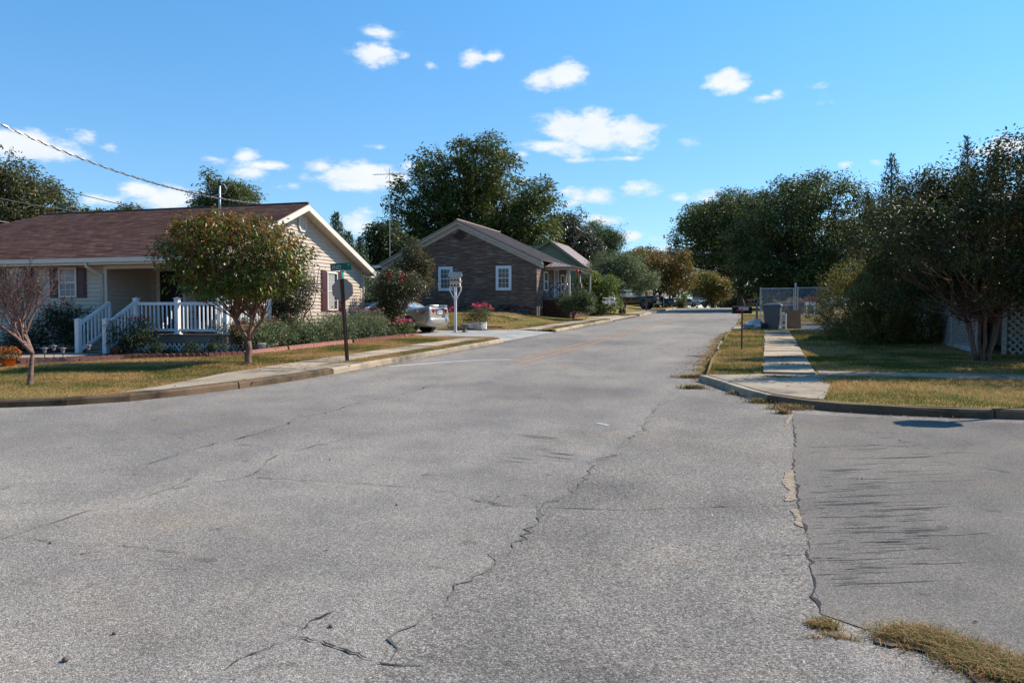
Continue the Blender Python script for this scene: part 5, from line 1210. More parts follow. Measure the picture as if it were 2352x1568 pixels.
for (px, py, r, lab) in [(220, 489, 14, 'small leafy treetop left of the others over the cream roof'), (300, 483, 20, 'small orange-tinged treetop over the middle of the cream roof')]:
    s_ = 54; bs = base_of(px, s_, .1)
    tree('small_tree', lab, bs, lobes_at(bs, s_, [(px, py, r), (px - r, py + 8, r * .8), (px + r, py + 6, r * .8), (px, py + 30, r * 1.3)], .8, px, 2), 3500, .22, [(.10, .13, .04), (.16, .14, .05), (.07, .09, .03)], None, .15, 3.4, cr=.2, per=20, group='treetops over the cream roof')
s_ = 60; bs = base_of(890, s_, .6)
tree('dark_tree', 'dark bushy tree left of the huge pecan, behind the side annex', bs, lobes_at(bs, s_, [(880, 538, 26), (920, 562, 32), (862, 572, 22), (898, 518, 16), (872, 600, 30), (930, 600, 30)], 1.8, 10, 3), 13000, .26, [(.045, .07, .02), (.07, .095, .03), (.03, .045, .015)], None, .3, 2.5, cr=.3, per=26, barkm=bark_dk)
s_ = 86; bs = base_of(1310, s_, .5)
tree('magnolia_tree', 'grey-green glossy magnolia right of the huge pecan', bs, lobes_at(bs, s_, [(1295, 520, 30), (1330, 545, 34), (1290, 560, 34), (1352, 572, 28), (1312, 500, 16), (1330, 590, 34)], 2.4, 11, 3), 16000, .32, [(.09, .10, .07), (.13, .14, .10), (.05, .06, .035)], None, .3, 3, cr=.34, per=26, barkm=bark_dk, lm=waxM)
s_ = 95; bs = base_of(1390, s_, .2)
tree('pine_tree', 'flat-topped green pine behind the magnolia', bs, lobes_at(bs, s_, [(1385, 545, 30), (1402, 532, 22), (1370, 524, 18), (1412, 560, 20), (1390, 575, 26)], 2.4, 12, 3), 14000, .3, [(.07, .12, .035), (.10, .16, .05), (.05, .08, .025)], None, .3, 5, cr=.34, per=28, aspect=.2, barkm=bark_dk)
s_ = 63; bs = base_of(1428, s_, .35)
tree('willow_shrub', 'tall feathery pale green shrub by the far driveway', bs, lobes_at(bs, s_, [(1358, 622, 22), (1400, 620, 36), (1440, 612, 32), (1378, 592, 16), (1468, 640, 28), (1420, 592, 26), (1455, 655, 18), (1410, 640, 30), (1480, 648, 18), (1362, 650, 24)], 1.6, 13, 3), 23000, .26, [(.12, .16, .07), (.17, .21, .10), (.08, .11, .04)], None, .2, .9, cr=.22, per=22, aspect=.18, stems=3, droop=.1, cat='shrub')
s_ = 59; bs = base_of(1362, s_, .35)
tree('green_shrub', 'bright green leafy shrub right of the brown house porch', bs, lobes_at(bs, s_, [(1352, 640, 26), (1368, 676, 32), (1338, 668, 20), (1392, 652, 22), (1398, 690, 22), (1345, 695, 18)], 1.3, 14, 3), 15000, .17, [(.12, .17, .03), (.18, .23, .05), (.07, .10, .02)], None, .15, .5, cr=.2, per=22, stems=3, cat='shrub')
s_ = 48.6; bs = base_of(1312, s_, .4)
tree('crepe_myrtle', 'dark small-leaved shrub with a bare pale stem in front of the bicycle porch', bs, lobes_at(bs, s_, [(1300, 682, 13), (1320, 688, 18), (1336, 672, 16), (1292, 690, 9), (1312, 700, 15), (1342, 696, 18), (1350, 680, 14)], .6, 15, 2), 8500, .10, [(.05, .075, .02), (.09, .12, .04)], None, .1, .35, cr=.12, per=16, stems=2, barkm=bark_myrtle, cat='shrub')
s_ = 93; bs = base_of(1508, s_, .2)
tree('dogwood_tree', 'spreading tree turning orange and red, left of the street beyond the pickup', bs, lobes_at(bs, s_, [(1470, 588, 22), (1510, 600, 32), (1550, 612, 28), (1530, 638, 30), (1572, 645, 16), (1495, 640, 20), (1590, 632, 10), (1560, 590, 14)], 2.2, 16, 3), 17000, .26, [(.16, .17, .035), (.22, .14, .03), (.26, .09, .02), (.10, .12, .03)], None, .2, 1.6, cr=.3, per=24, stems=2, barkm=bark_dk)
s_ = 104; bs = base_of(1636, s_, .1)
tree('dogwood_tree', 'low flat tree of yellow-orange leaves in front of the parked black vehicle', bs, lobes_at(bs, s_, [(1618, 640, 20), (1650, 652, 20), (1600, 662, 14), (1640, 668, 18), (1664, 672, 10), (1630, 655, 20)], 1.8, 17, 3), 12000, .26, [(.22, .19, .03), (.28, .17, .03), (.13, .14, .03)], None, .16, 1.4, cr=.26, per=22, stems=3, barkm=bark_dk)
s_ = 97; bs = base_of(1567, s_, .1)
tree('young_tree', 'small yellow-green sapling wrapping the pole by the far kerb', bs, lobes_at(bs, s_, [(1566, 690, 9), (1568, 700, 9), (1570, 678, 7)], .3, 18, 2), 1800, .16, [(.16, .20, .04), (.10, .13, .03)], None, .08, .4, cr=.14, per=16, cat='shrub')
for i, (px, py, r, s_, c) in enumerate([(1450, 590, 22, 140, [(.14, .10, .04), (.10, .11, .04)]), (1490, 582, 20, 150, [(.17, .10, .04), (.12, .12, .04)]), (1545, 585, 24, 150, [(.10, .12, .05), (.14, .13, .05)]), (1740, 660, 34, 140, [(.06, .08, .025)]), (1690, 680, 18, 135, [(.10, .12, .04), (.22, .16, .04)]), (1660, 640, 24, 165, [(.06, .08, .03)]), (1790, 680, 26, 120, [(.07, .09, .03)]), (1880, 690, 24, 110, [(.09, .11, .04)])]):
    bs = base_of(px, s_, .1); lab = ['rusty-leaved tree in the distance, leftmost behind the feathery shrub', 'distant reddish tree behind the orange dogwood', 'distant green-brown tree above the far roofs', 'dark understorey tree under the big rounded tree, left part', 'small yellowing tree at the far bend of the street', 'distant dark tree behind the yellow-orange dogwood', 'dark tree seen above the gate of the fence', 'dark tree low behind the right part of the fence'][i]
    tree('distant_tree', lab, bs, lobes_at(bs, s_, [(px, py, r), (px - r, py + r * .5, r * .8), (px + r, py + r * .4, r * .8), (px, py + r * 1.2, r)], 2, i + 20, 2), 7000, .42, c, None, .25, 2, cr=.45, per=24, group='distant trees along the street', barkm=bark_dk)
# crepe myrtles at the right edge
s_ = 18.3; bs = (4.57, 20.38, T(20.38) + .1)
CM = [(2130, 430, 42), (2185, 400, 44), (2245, 392, 36), (2305, 400, 44), (2352, 400, 50), (2100, 500, 50), (2160, 500, 66), (2250, 480, 70), (2340, 490, 74), (2430, 480, 84), (2130, 590, 52), (2205, 585, 66), (2290, 590, 66), (2380, 600, 74), (2228, 350, 14), (2205, 362, 16), (2150, 385, 18), (2292, 362, 15), (2250, 640, 44), (2330, 660, 44), (2170, 650, 40), (2450, 560, 90), (2345, 352, 16), (2200, 668, 26), (2270, 672, 24), (2340, 690, 28), (2400, 690, 40)]
tree('crepe_myrtle', 'large multi-stemmed crepe myrtle with brownish leaves in front of the lattice porch', bs, lobes_at(bs, s_, CM, 2.0, 30, 3) + lobes_at(bs, 16.6, [(2000, 505, 30), (2045, 465, 34), (1982, 550, 24), (2035, 545, 42), (2095, 575, 42), (2100, 500, 42)], .9, 33, 2), 72000, .085, [(.048, .064, .014), (.065, .052, .02), (.034, .042, .013), (.12, .05, .02), (.065, .095, .02)], [.34, .14, .25, .04, .23], .105, 1.1, cr=.14, per=20, barkm=bark_myrtle, stems=6, splay=.36, droop=.2, hollow=.35, seed=9, thin=.55)
tree('crepe_myrtle', 'crepe myrtle just outside the right edge, shading the lattice porch', (8.4, 19.2, T(19) + .1), [(a * 1.2, b * 1.2, 2.6 + c, .9) for a in (-1, 0, 1) for b in (-1, 0, 1) for c in (0, 1.2)], 16000, .1, [(.07, .085, .02), (.10, .12, .03)], None, .1, 1.1, stems=4, barkm=bark_myrtle, thin=.6, cr=.18)
s_ = 33; bs = base_of(2075, s_ + .8, .1)
tree('crepe_myrtle', 'brown-tinged crepe myrtle behind the round bush, left of the large one', bs, lobes_at(bs, s_, [(2000, 505, 30), (2040, 470, 38), (2090, 450, 36), (1985, 550, 26), (2050, 530, 50), (2110, 530, 50), (2060, 580, 40)], 1.3, 31, 3), 24000, .085, [(.06, .06, .018), (.085, .055, .022), (.12, .06, .02), (.042, .043, .014)], None, .12, 1.2, cr=.15, per=20, barkm=bark_myrtle, stems=4, splay=.4, lm=waxM, seed=12)
# the big round evergreen bush, tips pointing up and out
def cypress(name, label, base, lobes, n, leaf, cols, group=None, cat='shrub', cr=.14, up=1.1, per=26, taper=None, trunk=None):
    t = thing(name, label, cat, base, 0, group)
    L = np.array(lobes, float); m = n // per; C, d = lumpy((0, 0, 0), lobes, m, 1.0, .55)
    D0 = unit(d + np.array([0, 0, up])); i = rng.integers(0, m, n); tt = rng.random(n)[:, None]
    P = C[i] + D0[i] * (tt - .3) * cr * 3.0 + rng.normal(0, 1, (n, 3)) * cr * (.55 * (1.1 - tt))
    V, Fc = leaves_at(P, d[i] * .8 + np.array([0, 0, .4]), leaf, .3, D=D0[i] * 1.4 + rng.normal(0, .4, (n, 3))); c = tints(n, cols)
    fast_obj('crown', fast_mesh('crown', V, Fc, leafM, np.repeat(c, 4, axis=0)), t, 'stuff')
    zt = max(l[2] for l in lobes); MB().tube([(0, 0, -.2), (.03, 0, zt * .4), (0, .02, zt * .9)], [.12, .08, .03], 7).build('trunk', bark_dk, t, smooth=True)
    return t
s_ = 25.6; bs = base_of(2030, s_ + .5, .1)
cypress('evergreen_bush', 'big rounded yellow-green evergreen bush beside the broken sidewalk slabs', bs, lobes_at(bs, s_, [(1925, 695, 34), (1945, 655, 34), (1985, 625, 40), (2030, 605, 44), (2080, 602, 50), (1935, 735, 36), (1990, 695, 60), (2060, 680, 70), (2125, 665, 56), (2005, 745, 46), (2075, 740, 54), (2135, 735, 46), (2100, 575, 34), (1960, 770, 20), (2050, 765, 30)], 1.2, 40, 3), 60000, .085,
        [(.17, .16, .026), (.25, .22, .045), (.08, .078, .018), (.27, .20, .05)])
def conifer(label, base, h, r, n, cols, group, leaf=.16, seed=1):
    t = thing('cedar_tree', label, 'tree', base, 0, group); z = h * (1 - rng.random(n) ** .62) ; z = np.clip(z, .15 * h, h * .985)
    fr = (1 - z / h) ** .8 * r; a = rng.random(n) * 2 * PI; 
    k = 46; ba = rng.random(k) * 2 * PI; bz = rng.random(k); j = rng.integers(0, k, n)      # fronds
    a = ba[j] + rng.normal(0, .22, n); rr = fr * (.35 + .75 * rng.random(n) * (.75 + .5 * bz[j]))
    zz = z + rr * .35
    P = np.column_stack([np.cos(a) * rr, np.sin(a) * rr, zz]); D = np.column_stack([np.cos(a), np.sin(a), np.full(n, 1.3)])
    V, Fc = leaves_at(P, np.column_stack([np.cos(a), np.sin(a), np.full(n, .3)]), leaf, .28, D=D * 1.5); fast_obj('crown', fast_mesh('crown', V, Fc, leafM, np.repeat(tints(n, cols), 4, axis=0)), t, 'stuff')
    MB().tube([(0, 0, -.2), (0, 0, h * .5), (0, 0, h * .97)], [.16, .1, .02], 7).build('trunk', bark_dk, t, smooth=True)
CED = [(.055, .085, .04), (.08, .115, .055), (.035, .055, .03)]
for i, (px, py, s_, r, lab) in enumerate([(2042, 355, 38, 1.7, 'slim cedar spire left of the crepe myrtles'), (1990, 440, 40, 1.1, 'short leaning cedar tip beside the slim cedar spire'), (2215, 318, 36, 1.5, 'cedar spire behind the middle of the large crepe myrtle'), (2285, 330, 36, 1.4, 'cedar spire right of the middle one behind the crepe myrtle'), (2352, 322, 36, 1.5, 'cedar spire at the right edge of the view'), (2120, 420, 37, 1.6, 'lower cedar between the two tall spires')]):
    b_ = base_of(px, s_, .1); conifer(lab, b_, EYE + (HZP - py) / F_PX * s_ - b_[2], r, 5200, CED, 'cedars behind the crepe myrtles', .17, i)
for i, (px, py, s_, r, lab) in enumerate([(773, 490, 46, 1.6, 'pointed cedar right of the cream gable roof'), (803, 535, 47, 1.5, 'second cedar, lower and right of the pointed one'), (828, 548, 50, 1.5, 'third cedar, rightmost and lowest by the dark tree')]):
    b_ = base_of(px, s_, .3); conifer(lab, b_, EYE + (HZP - py) / F_PX * s_ - b_[2], r, 5200, [(.06, .10, .045), (.09, .13, .06), (.035, .06, .03)], 'cedars beside the cream gable', .2, i)
# woods that close the view, and an added row behind the camera
def woods(name, pts, n, cols, leaf=1.0):
    L = []
    R = random.Random(9)
    for (x, y, h) in pts:
        g = T(y)
        for k in range(5): L.append((x + R.uniform(-6, 6), y + R.uniform(-5, 5), g + h * R.uniform(.15, .85), R.uniform(2.2, 4.2)))
    P, N, d = clumped((0, 0, 0), L, n, 24, 1.0, .9, .5); V, Fc = leaves_at(P, N, leaf, .6, D=d)
    fast_obj(name, fast_mesh(name, V, Fc, leafM, np.repeat(tints(n, cols), 4, axis=0)), None, 'stuff')
wp = [(-150 + i * 9, 215 + 25 * math.sin(i), 9 + 3 * math.sin(i * 2.1)) for i in range(30)] + [(20 + i * 7, 150 + 14 * math.sin(i * 1.7), 8 + 2 * math.sin(i)) for i in range(14)] + [(14 + i * 7, 70 + i * 3, 7) for i in range(8)]
woods('distant_or_added_woods', wp, 42000, [(.06, .085, .025), (.09, .11, .035), (.13, .11, .04), (.045, .06, .02)], .8)
woods('distant_or_added_woods', [(-62 + i * 6.5, -20 - 3 * math.sin(i * 1.9), 11 + 2 * math.sin(i * 1.1)) for i in range(17)], 22000, [(.05, .075, .022), (.08, .10, .03)], .75)  # unseen tree row behind the camera, added to darken the shaded house fronts
woods('distant_or_added_woods', [(-70 + i * 7, 78 + 8 * math.sin(i * 1.3), 6) for i in range(6)], 9000, [(.05, .075, .022), (.08, .10, .03)], .5)

# bare twiggy tree on the left lawn
def twiggy(base):
    t = thing('bare_tree', 'small nearly bare tree with banded bark and a few yellow leaves on the left lawn', 'tree', base); R = random.Random(21); paths = []; tips = []
    def grow(p, d, l, r, lev):
        n = 4; pts = [p]
        for i in range(n):
            d = (d + Vector((R.gauss(0, .12), R.gauss(0, .12), R.gauss(0.05, .08)))).normalized(); p = p + d * (l / n); pts.append(p)
        rad = [r * (1 - .45 * i / n) for i in range(n + 1)]; paths.append((pts, rad, lev))
        if lev >= 6: tips.append(p); return
        k = [5, 4, 3, 3, 3, 3][lev]
        for i in range(k):
            a = R.uniform(0, 2 * PI); sp = [.75, .55, .55, .6, .7, .8][lev]
            nd = (d + Vector((math.cos(a), math.sin(a), R.uniform(-.1, .5))) * sp).normalized(); q = pts[-1] if i < 2 or lev == 0 else pts[R.choice([2, 3])]
            grow(q, nd, l * R.uniform(.66, .84), max(.003, r * (.62 if lev < 2 else .55)), lev + 1)
    grow(Vector((0, 0, -.1)), Vector((.0, 0, 1)), .68, .055, 0)
    b = MB(); c = MB()
    for pts, rad, lev in paths: (b if lev < 3 else c).tube(pts, rad, 8 if lev < 2 else 5 if lev < 3 else 3, False)
    b.build('trunk', bark_cherry, t, smooth=True); c.build('twigs', bark_cherry, t, kind='stuff')
    T_ = np.array([tuple(p) for p in tips]); k = rng.choice(len(T_), 150); V, Fc = leaves_at(T_[k], np.tile((0, 0, 1.), (150, 1)), .035, .5)
    fast_obj('leaves', fast_mesh('leaves', V, Fc, leafM, np.repeat(tints(150, [(.5, .3, .04), (.4, .12, .05), (.35, .35, .08)]), 4, axis=0)), t, 'stuff')
twiggy((-12.35, 11.35, T(11.35) + .10))

# ================================================================== SHRUBS AND FLOWERS
def shrub(name, label, x, y, wx, wy, h, n, leaf, cols, fl=None, group=None, z0=None, trunk=True, cat='shrub', cr=.09, z_lo=.12, lm=None, rot=0.0, aspect=.5):
    z0 = lawn(x, y) if z0 is None else z0; t = thing(name, label, cat, (x, y, z0), rot, group)
    lob = []; R = random.Random(int(abs(x * 100) + abs(y * 10)))
    k = max(5, int(wx * wy * h * 18 + 4)); 
    for i in range(min(k, 40)):
        lob.append((R.uniform(-.5, .5) * wx * .8, R.uniform(-.5, .5) * wy * .8, h * R.uniform(z_lo + .1, .82), min(wx, wy, h) * R.uniform(.22, .4)))
    P, N, d = clumped((0, 0, 0), lob, n, 16, cr, .9, .45); P[:, 2] = np.clip(P[:, 2], .03, None)
    V, Fc = leaves_at(P, N, leaf, aspect, D=d * .8 + np.array([0, 0, .3])); fast_obj('foliage', fast_mesh('foliage', V, Fc, lm or leafM, np.repeat(tints(n, cols), 4, axis=0)), t, 'stuff')
    if trunk:
        b = MB()
        for i in range(6):
            l = R.choice(lob); b.tube(wiggle((R.uniform(-.1, .1) * wx, R.uniform(-.1, .1) * wy, -.05), l[:3], 3, .03, i), [.014, .011, .008, .004], 5)
        b.build('stem', bark, t, smooth=True)
    if fl:
        m, fc, fs = fl; idx = rng.choice(n, m); tops = np.argsort(-P[:, 2] - rng.random(n) * h * .6)[:m * 3]; idx = rng.choice(tops, m)
        Q = np.repeat(P[idx] + np.array([0, 0, .02]) + d[idx] * .04, 7, axis=0) + rng.normal(0, fs * .22, (m * 7, 3)); V, Fc = leaves_at(Q, rng.normal(0, 1, (m * 7, 3)) + np.array([0, 0, .5]), fs * .8, .9, .2)
        c = np.repeat(tints(m, fc, var=.15), 7, axis=0); fast_obj('blooms', fast_mesh('blooms', V, Fc, flowers, np.repeat(c, 4, axis=0)), t, 'stuff')
    return t
ROSE = [(.09, .13, .055), (.15, .20, .085), (.22, .26, .13), (.06, .085, .035)]; PINK = [(.65, .16, .28), (.75, .28, .38), (.55, .08, .18)]; RED = [(.55, .01, .03), (.65, .03, .08)]
for i, (x, y, h) in enumerate([(-13.7, 20.0, .78), (-13.65, 20.95, .85), (-13.6, 21.9, .92), (-13.6, 22.85, .90), (-13.5, 23.8, .95), (-13.5, 24.8, .92), (-13.4, 25.8, .98), (-13.35, 26.8, 1.0)]):
    shrub('rose_bush', ['pink rose bush at the porch end of the hedge along the cream gable wall', 'second rose bush of the hedge from the porch', 'third rose bush of the hedge from the porch', 'fourth rose bush, left of the gable window', 'fifth rose bush, under the left shutter of the gable window', 'sixth rose bush, behind the stop sign post', 'seventh rose bush, right of the stop sign post', 'last and tallest rose bush at the driveway end of the hedge'][i], x, y, .95, 1.1, h, 4600, .055, ROSE, (11, PINK, .042), 'rose hedge along the cream gable wall')
DKG = [(.030, .045, .014), (.05, .07, .02), (.022, .032, .012)]
for i, (x, y, w_, h) in enumerate([(-15.5, 18.45, .7, .33), (-14.6, 18.55, .75, .40), (-13.95, 18.7, .55, .30)]):
    shrub('boxwood', ['clipped round boxwood under the porch lattice, leftmost', 'clipped round boxwood under the porch lattice, middle and largest', 'clipped round boxwood under the porch lattice, nearest the pear tree'][i], x, y, w_, .5, h, 3600, .024, [(.05, .075, .02), (.03, .05, .015), (.075, .11, .03)], None, 'boxwoods along the porch lattice', cr=.03, z_lo=.0)
shrub('rose_bush', 'dark bush of small red roses beside the porch steps', -16.35, 18.35, 1.1, .9, 1.05, 5200, .05, DKG + [(.08, .11, .04)], (16, RED, .045))
shrub('rose_bush', 'tall dark red rose bush against the cream front wall, left of the steps', -19.2, 18.9, 1.5, .9, 1.5, 6500, .06, DKG, (8, RED, .055))
shrub('evergreen_shrub', 'dark low evergreen shrub left of the tall red rose bush', -20.4, 18.6, 1.2, .9, .8, 4500, .05, DKG, None)
shrub('evergreen_shrub', 'dark clump of leaves in the far left flower bed behind the white post', -22.6, 18.3, 1.8, 1.0, .8, 5500, .06, DKG + [(.07, .10, .03)], None)
shrub('rose_bush', 'weedy sprig climbing at the porch corner post', -14.0, 19.1, .45, .3, 1.0, 900, .04, DKG + [(.08, .12, .05)], None)
bs = (-14.05, 22.9, T(22.9) + .1)
tree('crepe_myrtle', 'dark arching crepe myrtle between the cream gable wall and the rose hedge', bs, lobes_at(bs, 25.5, [(640, 660, 24), (665, 640, 22), (690, 640, 20), (700, 660, 18), (640, 700, 26), (670, 690, 28), (620, 690, 16), (715, 625, 8), (725, 612, 7), (655, 720, 24), (700, 690, 14), (690, 620, 10)], .5, 50, 2), 9500, .075, [(.035, .05, .016), (.055, .075, .022), (.10, .09, .05)], None, .07, .5, cr=.10, per=14, barkm=bark_myrtle, stems=4, splay=.25, lm=waxM)
bs = (-13.9, 29.3, T(29.3) + .1)
tree('crepe_myrtle', 'bushy crepe myrtle with red blooms in front of the silver car', bs, lobes_at(bs, 31.5, [(875, 650, 16), (900, 640, 20), (925, 645, 22), (952, 652, 15), (880, 675, 20), (912, 675, 24), (940, 675, 15), (968, 660, 8), (890, 705, 20), (912, 715, 13), (900, 738, 13), (880, 625, 9), (945, 632, 9), (910, 620, 9)], .8, 51, 3), 17000, .075, [(.045, .062, .018), (.075, .095, .028), (.15, .09, .04), (.03, .045, .015)], [.4, .3, .1, .2], .09, .6, cr=.11, per=16, barkm=bark_myrtle, stems=5, splay=.2, lm=waxM)
fl_t = [o for o in bpy.data.objects if o.get('label') == 'bushy crepe myrtle with red blooms in front of the silver car'][0]
def bloom(parent, c, m, cols, fs, spread):
    Q = np.array(c) + rng.normal(0, spread, (m, 3)); V, Fc = leaves_at(Q, rng.normal(0, 1, (m, 3)), fs, .9, .2); fast_obj('blooms', fast_mesh('blooms', V, Fc, flowers, np.repeat(tints(m, cols), 4, axis=0)), parent, 'stuff')
for (px, py, k) in [(892, 632, 60), (921, 642, 90), (925, 636, 60), (897, 638, 30)]:
    c = spot(px, 30.9); c.z = EYE + (HZP - py) / F_PX * 30.9; c -= Vector(bs); bloom(fl_t, tuple(c), k, RED, .05, .07)
for (px, py, k) in [(965, 655, 60), (972, 668, 50), (868, 655, 50), (958, 690, 50), (950, 628, 50), (880, 640, 40)]:
    c = spot(px, 31.0); c.z = EYE + (HZP - py) / F_PX * 31.0; c -= Vector(bs); bloom(fl_t, tuple(c), k, [(.22, .12, .07), (.16, .09, .05)], .045, .10)
bs = base_of(945, 41, .3)
tree('crepe_myrtle', 'tall shaded crepe myrtle with orange-tipped top before the brown house wall', bs, lobes_at(bs, 41, [(945, 575, 16), (965, 590, 20), (930, 600, 18), (975, 612, 16), (950, 625, 26), (980, 640, 14), (930, 640, 18), (960, 560, 9)], .9, 52, 2), 9500, .11, [(.04, .052, .018), (.06, .07, .025), (.18, .09, .035)], [.5, .3, .2], .1, .8, cr=.16, per=16, barkm=bark_myrtle, stems=4, splay=.3)
shrub('rose_bush', 'low pink rose bush with bronze leaves behind the brick edging, under the red crepe myrtle', -13.1, 27.4, .9, .8, .5, 2300, .05, [(.10, .12, .05), (.16, .18, .08), (.07, .08, .03)], (10, PINK, .06), 'low roses beside the driveway')
shrub('rose_bush', 'broad bright green rose bush with pink blooms nearest the silver car bumper', -12.85, 28.3, .8, .8, .58, 2800, .055, [(.12, .16, .05), (.18, .22, .08), (.07, .10, .03)], (22, PINK, .075), 'low roses beside the driveway')
shrub('rose_bush', 'lowest pink rose bush at the left end of the driveway bed', -13.5, 26.9, .8, .7, .6, 2300, .05, [(.11, .14, .05), (.15, .19, .08)], (10, PINK, .06), 'low roses beside the driveway')
# rose in a round white lattice collar
lp = (-12.1, 34.4)
lc = thing('lattice_planter', 'round white lattice collar round the pink rose by the driveway', 'planter', (lp[0], lp[1], lawn(*lp)))
b = MB(); N_ = 40
for k in range(20):
    for sg in (1, -1):
        a0 = 2 * PI * k / 20; pts = [((.39 + .004 * sg) * math.cos(a0 + sg * t * .62), (.39 + .004 * sg) * math.sin(a0 + sg * t * .62), .02 + t * .31) for t in np.linspace(0, 1, 5)]
        b.tube(pts, .014, 4)
b.build('lattice', white, lc, kind='stuff')
shrub('rose_bush', 'upright rose bush with pinkish-red blooms growing inside the white lattice collar', lp[0], lp[1], .95, .95, 1.05, 4200, .05, [(.10, .13, .04), (.15, .18, .06), (.06, .08, .02), (.18, .13, .05)], (30, [(.7, .05, .12), (.75, .12, .22)], .075), z_lo=.35)

# ================================================================== FLOWER BEDS AND EDGING
sheet('flower_bed', [(-30, 14.35), (-16.45, 14.4), (-16.15, 14.85), (-15.7, 15.8), (-15.15, 16.65), (-14.45, 17.25), (-13.45, 17.75), (-13.0, 18.5), (-13.05, 19.6), (-13.05, 21.6), (-12.9, 24.0), (-12.62, 27.8), (-12.4, 28.7), (-14.7, 29.2), (-14.75, 19.5), (-30, 19.6)], lambda x, y: lawn(x, y) + .012, mulch, 1.0)
sheet('flower_bed', [(-30, 13.9), (-17.0, 14.0), (-16.6, 14.5), (-17.0, 15.2), (-30, 15.2)], lambda x, y: lawn(x, y) + .02, redmulch, 1.0)
sheet('path', [(-30, 15.6), (-18.4, 15.9), (-17.1, 16.6), (-16.7, 17.9), (-18.3, 18.0), (-18.6, 16.9), (-30, 16.6)], lambda x, y: lawn(x, y) + .026, conc_p, 1.0)
def edging(label, line, lab_m, group='scalloped brick edging round the flower beds', step=.155, high=.11):
    P = resample(line, step); a = P[0]; t = thing('garden_edging', label, 'edging', (a.x, a.y, lawn(a.x, a.y)), 0, group); me = None
    for i in range(len(P) - 1):
        p = P[i].lerp(P[i + 1], .5); d = P[i + 1] - P[i]; L = d.length
        if me is None:
            b = MB(); prof = [(-.5 * L + .004, -.06), (.5 * L - .004, -.06), (.5 * L - .004, high * .72)] + [(.5 * L * math.cos(q) * .94, high * .72 + high * .34 * math.sin(q)) for q in np.linspace(.25, PI - .25, 5)] + [(-.5 * L + .004, high * .72)]
            n = len(prof); b.add([(x, -.03, z) for x, z in prof] + [(x, .03, z) for x, z in prof], [tuple(range(n)), tuple(range(n, 2 * n))[::-1]] + [(i2, (i2 + 1) % n + 0, n + (i2 + 1) % n, n + i2)[::-1] for i2 in range(n)])
            me = b.mesh('brick', lab_m)
        o = bpy.data.objects.new('brick', me); o.location = (p.x - a.x, p.y - a.y, lawn(p.x, p.y) - lawn(a.x, a.y)); o.rotation_euler = (random.uniform(-.05, .05), random.uniform(-.04, .04), math.atan2(d.y, d.x) + random.uniform(-.05, .05)); link(o, t)
scd = mat('dull_red_edging', (.22, .08, .06), .85, var=.3, nscale=8, bmp=.4)
edging('sunlit pink scalloped edging at the corner of the front bed, left of the steps', [(-16.42, 15.35), (-15.95, 15.75), (-15.15, 16.6)], scallop)
edging('darker plum scalloped edging beside the orange mum pot', [(-16.9, 14.75), (-16.55, 15.0), (-16.42, 15.25)], scd)
edging('dull red scalloped edging along the bed under the porch lattice', [(-15.1, 16.65), (-14.45, 17.22), (-13.45, 17.72), (-12.98, 18.5)], scd)
edging('pink scalloped edging round the near end of the rose hedge', [(-12.97, 18.55), (-12.98, 19.5), (-13.0, 20.6)], scallop)
edging('pink scalloped edging along the middle of the rose hedge', [(-13.0, 20.7), (-12.95, 22.6), (-12.87, 24.2)], scallop)
edging('dull red scalloped edging along the low roses toward the driveway', [(-12.85, 24.3), (-12.72, 26.2), (-12.6, 27.7)], scd)
edging('short sunlit pink scalloped edging ending at the driveway', [(-12.58, 27.75), (-12.4, 28.65)], scallop)
edging('red brick border round the mulch by the birdhouse pole', [(-11.55, 33.4), (-13.6, 35.1), (-14.2, 36.2), (-11.6, 36.4)], scd, step=.2, high=.07)
sheet('flower_bed', [(-11.4, 33.5), (-13.7, 33.4), (-14.2, 36.1), (-11.6, 36.3)], lambda x, y: lawn(x, y) + .012, mulch, .8)

# ================================================================== SIGNS
def text_mesh(body, size, m, parent, M, name='lettering', align='LEFT', narrow=1.0):
    cu = bpy.data.curves.new(name, 'FONT'); cu.body = body; cu.size = size; cu.align_x = align; cu.extrude = .0015; cu.resolution_u = 3
    o = bpy.data.objects.new(name + '_tmp', cu); COL.objects.link(o); me = bpy.data.meshes.new_from_object(o.evaluated_get(bpy.context.evaluated_depsgraph_get())); bpy.data.objects.remove(o)
    me.name = name; me.materials.clear(); me.materials.append(m); r = bpy.data.objects.new(name, me); link(r, parent)
    r.matrix_local = M @ Matrix(((narrow, 0, 0, 0), (0, 0, -1, 0), (0, 1, 0, 0), (0, 0, 0, 1))) if True else M
    return r
signw = mat('sign_back_aluminium', (.34, .31, .27), .6, .1, var=.12, nscale=3); signg = mat('sign_green', (.0, .10, .052), .45, var=.08); signg2 = mat('bright_sign_green', (.0, .24, .17), .4, var=.05); lett = mat('sign_lettering', (.62, .66, .62), .5)
def octagon(r): return [(r * math.cos(PI / 8 + i * PI / 4), r * math.sin(PI / 8 + i * PI / 4)) for i in range(8)]
